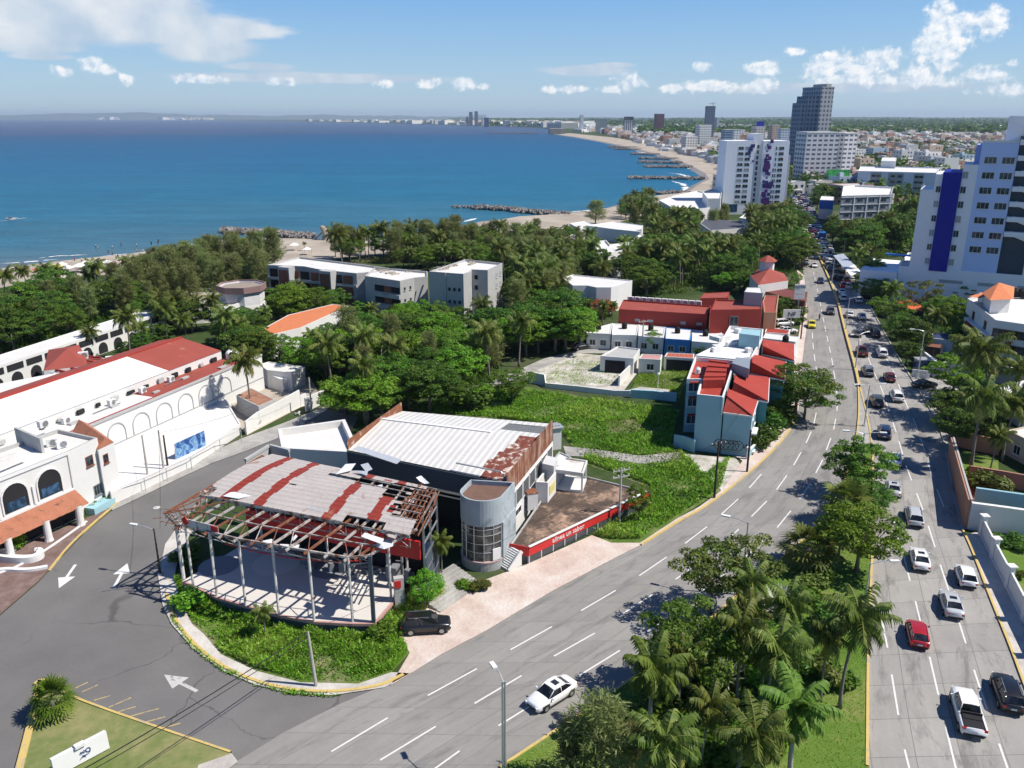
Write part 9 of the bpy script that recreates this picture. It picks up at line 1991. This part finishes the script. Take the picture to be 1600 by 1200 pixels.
def fproto(name,w,d,h,seed,floors):
 r=random.Random(seed);mb=MB();x,y=w/2,d/2
 mb.prism([(-x,-y),(x,-y),(x,y),(-x,y)],0,h,0,top=False);i_=shell(mb,[(-x,-y),(x,-y),(x,y),(-x,y)],h-.02,h+.5,.2,h,0);mb.sheet([Vector((a,b,h))for a,b in i_],1)
 for f in range(floors):
  z=.9+f*(h/floors);n=max(1,int(w/3.2))
  for i in range(n):
   if r.random()<.2:continue
   cx_=-x+w*(i+.5)/n;mb.box((cx_,-y-.02,z+.65),(1.3,.08,1.3),0,2)
  n=max(1,int(d/3.6))
  for i in range(n):
   if r.random()<.3:continue
   cy_=-y+d*(i+.5)/n;mb.box((x+.02,cy_,z+.65),(.08,1.3,1.3),0,2);mb.box((-x-.02,cy_,z+.65),(.08,1.3,1.3),0,2)
 if r.random()<.8:mb.box((r.uniform(-.3,.3)*w,r.uniform(-.2,.3)*d,h+1.1),(2.6,2.6,2.2),0,0)
 mb.lathe((r.uniform(-.35,.35)*w,r.uniform(-.3,.3)*d,h),[(.0,0),(.6,0),(.6,1.2),(.1,1.5)],8,2)
 if r.random()<.5:mb.box((0,-y-.6,h*.45),(w*.7,1.2,.2),0,0)
 return mb
HW=mat('town_wall',(.7,.7,.7),.8,.10,.15,tint=True);HRF=mat('town_roof',(.58,.56,.53),.85,.2,.1,dirt=(.36,.33,.30),dirtlo=.58,dirtscale=.08)
HRR=mat('town_red_roof',(.36,.15,.11),.85,.2,.15)
HP=[]
for k,(w,d,h,fl)in enumerate(((9,11,3.4,1),(11,9,6.4,2),(14,12,6.6,2),(12,16,9.4,3),(18,12,9.6,3),(10,10,6.2,2),(22,14,6.0,1),(16,14,13.0,4))):HP.append((fproto('town_house',w,d,h,k,fl).build('town_house',[HW,HRF if k%3 else HRF,M['glass']]),w,d,h,fl))
HPR=fproto('tiled_house',11,10,5.8,50,2).build('tiled_house',[HW,HRR,M['glass']])
PALE=[((.72,.71,.68,1),'white'),((.70,.66,.58,1),'cream'),((.62,.62,.62,1),'pale grey'),((.58,.46,.36,1),'tan'),((.62,.44,.40,1),'pink'),((.40,.50,.60,1),'pale blue'),((.74,.73,.71,1),'white'),((.45,.27,.20,1),'brick coloured')]
TOWN=[(1128,262),(1136,290),(1130,330),(1228,318),(1245,300),(1262,312),(1280,305),(1340,325),(1420,318),(1440,300),(1500,262),(1640,262),(1760,300),(1760,205),(1600,203),(1300,201),(1150,200),(1000,203),(930,206),(960,213),(1035,229),(1105,246)]
twn=[(p.x,p.y)for p in GP(TOWN)]
roadsw=[(p.x,p.y)for p in line(LL)]+[(p.x,p.y)for p in line(RR)][::-1]
PLACED=[]
def free(x,y,s_):
 if any(inpoly(x,y,f)for f in FOOT):return False
 return True
cand=[]
ang=math.radians(24);ca,sa=math.cos(ang),math.sin(ang)
for i in range(-60,150):
 for k in range(0,150):
  if i%7==0 or k%5==0:continue
  gx_,gy_=i*17+rt_.uniform(-3,3),k*19+250+rt_.uniform(-3,3);x,y=gx_*ca-gy_*sa*.0+gy_*.28,gy_*ca+gx_*sa*.3
  if y<300 or y>2900:continue
  if not inpoly(x,y,twn):continue
  pr=proj((x,y,0))
  if pr[0]<850 or pr[0]>1660:continue
  if inpoly(x,y,roadsw):continue
  q=math.sin(x*.011+1.0)+math.sin(y*.009+x*.004)+.6*math.sin(x*.031+y*.02)
  if q>1.0 and rt_.random()<.85:continue
  if rt_.random()<.12 or not free(x,y,8):continue
  cand.append((y,x))
cand.sort()
NEARN=290
zone=lambda px,py:('left of the skyscraper' if px<1240 else 'behind the white banded apartments' if px<1345 else 'behind the white slab block' if px<1470 else 'behind the lavender tower')
dist=lambda py:'near' if py>268 else 'farther back' if py>240 else 'far off'
BX=MB();nb_=0
for n_,(y,x)in enumerate(cand):
 k=rt_.choice((0,0,1,1,1,2,2,3,4,5,5,6,7));c_,cn=rt_.choice(PALE);rz_=ang*.6+rt_.choice((0,1.571,3.1416))+rt_.uniform(-.06,.06);s_=rt_.uniform(.85,1.15)
 px,py,_=proj((x,y,0))
 if n_<NEARN:
  src,w,d,h,fl=HP[k];red=rt_.random()<.10
  o=(HPR if red else src).copy();COL.objects.link(o);o.location=(x,y,0);o.rotation_euler=(0,0,rz_);o.scale=(s_,s_,s_*rt_.uniform(.9,1.15));o.color=c_
  fln=2 if red else fl
  tag(o,'%s %s storey %s, %s, %s'%(cn,{1:'one',2:'two',3:'three',4:'four'}[fln],'red roofed house' if red else 'flat roofed house',dist(py),zone(px,py)),'house','houses of the far town')
 else:
  _,w,d,h,fl=HP[k];m_={'white':0,'cream':1,'pale grey':2,'tan':3,'pink':3,'pale blue':2,'brick coloured':4}[cn]
  BX.box((x,y,h*s_/2),(w*s_,d*s_,h*s_),rz_,m_);BX.box((x,y,h*s_+.6),(w*s_*.3,d*s_*.3,1.4),rz_,m_)
for o,*_ in HP:bpy.data.objects.remove(o)
bpy.data.objects.remove(HPR)
def scatter(poly,n,smin,smax,hmin,hmax,seed):
 r=random.Random(seed);xs=[p[0]for p in poly];ys=[p[1]for p in poly];k=0
 while k<n:
  a,b=r.uniform(min(xs),max(xs)),r.uniform(min(ys),max(ys))
  if not inpoly(a,b,poly):continue
  g=G(a,b);s_=r.uniform(smin,smax);h=r.uniform(hmin,hmax);BX.box((g.x,g.y,h/2),(s_*r.uniform(.7,1.6),s_,h),r.uniform(0,1.5),r.choice((0,0,0,0,1,1,2,3)));k+=1
scatter([(900,207),(1000,203),(1150,199.5),(1640,201),(1640,196),(1300,195),(1000,196),(900,200)],700,12,34,4,12,1)
scatter([(1050,194.8),(1640,195.5),(1640,190.5),(1300,191),(1050,192)],260,25,70,5,14,2)
scatter([(480,189.6),(600,192.2),(730,195.6),(800,197.2),(858,199.2),(900,202),(930,198),(860,194),(760,191.5),(600,189.8),(480,188.6)],420,25,80,8,30,3)
scatter([(250,187.6),(330,187.8),(330,187.2),(250,187.1)],60,40,120,20,60,4);scatter([(150,187.0),(185,187.1),(185,186.8),(150,186.8)],14,60,140,20,70,5)
scatter([(1040,236),(1105,248),(1126,258),(1120,247),(1060,231),(1010,222),(980,215),(990,221)],90,6,14,3,8,6)
tm=[mat('far_white',(.72,.71,.69),.8,.12,.05),mat('far_cream',(.66,.60,.52),.8,.12,.05),mat('far_grey',(.48,.49,.50),.8,.12,.05),mat('far_tan',(.50,.38,.31),.8,.12,.05),mat('far_brick',(.36,.20,.15),.8,.12,.05)]
tag(BX.build('distant_town',tm),kind='stuff')
def canopy(name,spots,seed,cards,leaf,kind):
 R_=np.random.RandomState(seed);n=len(spots)*cards;V=np.zeros((n*4,3));tone=np.zeros(n);i=0
 for x,y,s_ in spots:
  v=R_.normal(size=(cards,3));v/=np.linalg.norm(v,axis=1)[:,None];v[:,2]=np.abs(v[:,2]);lob=1+.35*np.sin(3*np.arctan2(v[:,1],v[:,0])+R_.rand()*6)
  c_=np.array([x,y,s_*.45])+v*np.array([s_*.62,s_*.62,s_*.55])*lob[:,None]*(.6+.45*R_.rand(cards,1));nn=v+R_.normal(size=(cards,3))*.5;nn/=np.linalg.norm(nn,axis=1)[:,None]
  a=np.cross(nn,np.tile([0.1,0.2,1.0],(cards,1)));a/=np.linalg.norm(a,axis=1)[:,None]+1e-6;b=np.cross(nn,a);l=(s_*leaf*(.6+.8*R_.rand(cards)))[:,None]
  V[i*4:(i+cards)*4:4]=c_-a*l;V[i*4+1:(i+cards)*4:4]=c_-b*l*.7;V[i*4+2:(i+cards)*4:4]=c_+a*l;V[i*4+3:(i+cards)*4:4]=c_+b*l*.7
  tone[i:i+cards]=.45+R_.uniform(-.25,.2)+R_.uniform(-.2,.2,cards);i+=cards
 return tag(npmesh(name,V,np.arange(n*4).reshape(-1,4),LM[kind],attr=np.clip(tone,0,1)),kind='stuff')
sp1=[];sp2=[];rr2=random.Random(5)
while len(sp1)<1500:
 a,b=rr2.uniform(1000,1660),205+rr2.random()**1.4*115
 if not inpoly(a,b,TOWN):continue
 g=G(a,b)
 if inpoly(g.x,g.y,roadsw):continue
 q=math.sin(g.x*.011+1.0)+math.sin(g.y*.009+g.x*.004)+.6*math.sin(g.x*.031+g.y*.02)
 if q<.6 and rr2.random()<.55:continue
 if any(inpoly(g.x,g.y,f)for f in FOOT):continue
 sp1.append((g.x,g.y,rr2.uniform(6,11)))
canopy('town_trees',sp1,1,46,.14,'dark')
while len(sp2)<3600:
 a,b=rr2.uniform(760,1660),189+rr2.random()**1.3*24
 if b>199 and a<1000:continue
 g=G(a,b);q=math.sin(g.x*.0031+1.0)+math.sin(g.y*.0023+g.x*.001)
 if q<-.5 and rr2.random()<.6:continue
 sp2.append((g.x,g.y,rr2.uniform(10,20)*(1+max(0,(200-b))*.12)))
canopy('far_woods',sp2,2,14,.3,'dark')
rest=[]
for poly,n in(([(1345,330),(1480,322),(1640,300),(1700,420),(1640,440),(1420,400)],90),([(1560,560),(1700,560),(1700,660),(1600,600)],10),([(1040,330),(1130,318),(1130,335),(1060,345)],14)):
 k=0
 while k<n:
  a,b=rr2.uniform(min(p[0]for p in poly),max(p[0]for p in poly)),rr2.uniform(min(p[1]for p in poly),max(p[1]for p in poly));g=G(a,b)
  if not inpoly(a,b,poly):continue
  k+=1
  if any(inpoly(g.x,g.y,f)for f in FOOT)or inpoly(g.x,g.y,roadsw):continue
  rest.append((g.x,g.y,rr2.uniform(6,9)))
canopy('backyard_trees',rest,3,160,.085,'mid')
ORD=['leftmost','second','third','fourth','fifth','sixth','seventh','eighth','ninth','tenth','eleventh','twelfth']
NUM=['','one','two','three','four','five','six','seven','eight','nine','ten','eleven','twelve']
from collections import defaultdict
dd_=defaultdict(list)
for o in S.objects:
 if o.parent is None and 'label' in o.keys()and 'category' in o.keys():dd_[o['label']].append(o)
for lb,os in dd_.items():
 n=len(os)
 if n==1 or n>12:continue
 os.sort(key=lambda o:proj(o.matrix_basis.translation)[0])
 for i,o in enumerate(os):
  sfx=('left one' if i==0 else 'right one')if n==2 else('leftmost' if i==0 else 'rightmost' if i==n-1 else ORD[i]+' from left')
  o['label']=lb+', '+sfx
for o in S.objects:
 if o.parent is None and 'label' in o.keys():
  for a,b in((' of the jam',''),(', seaward ',', '),(' flat roofed house',' house'),('oncoming ','')):
   if len(o['label'].split())>16:o['label']=o['label'].replace(a,b)
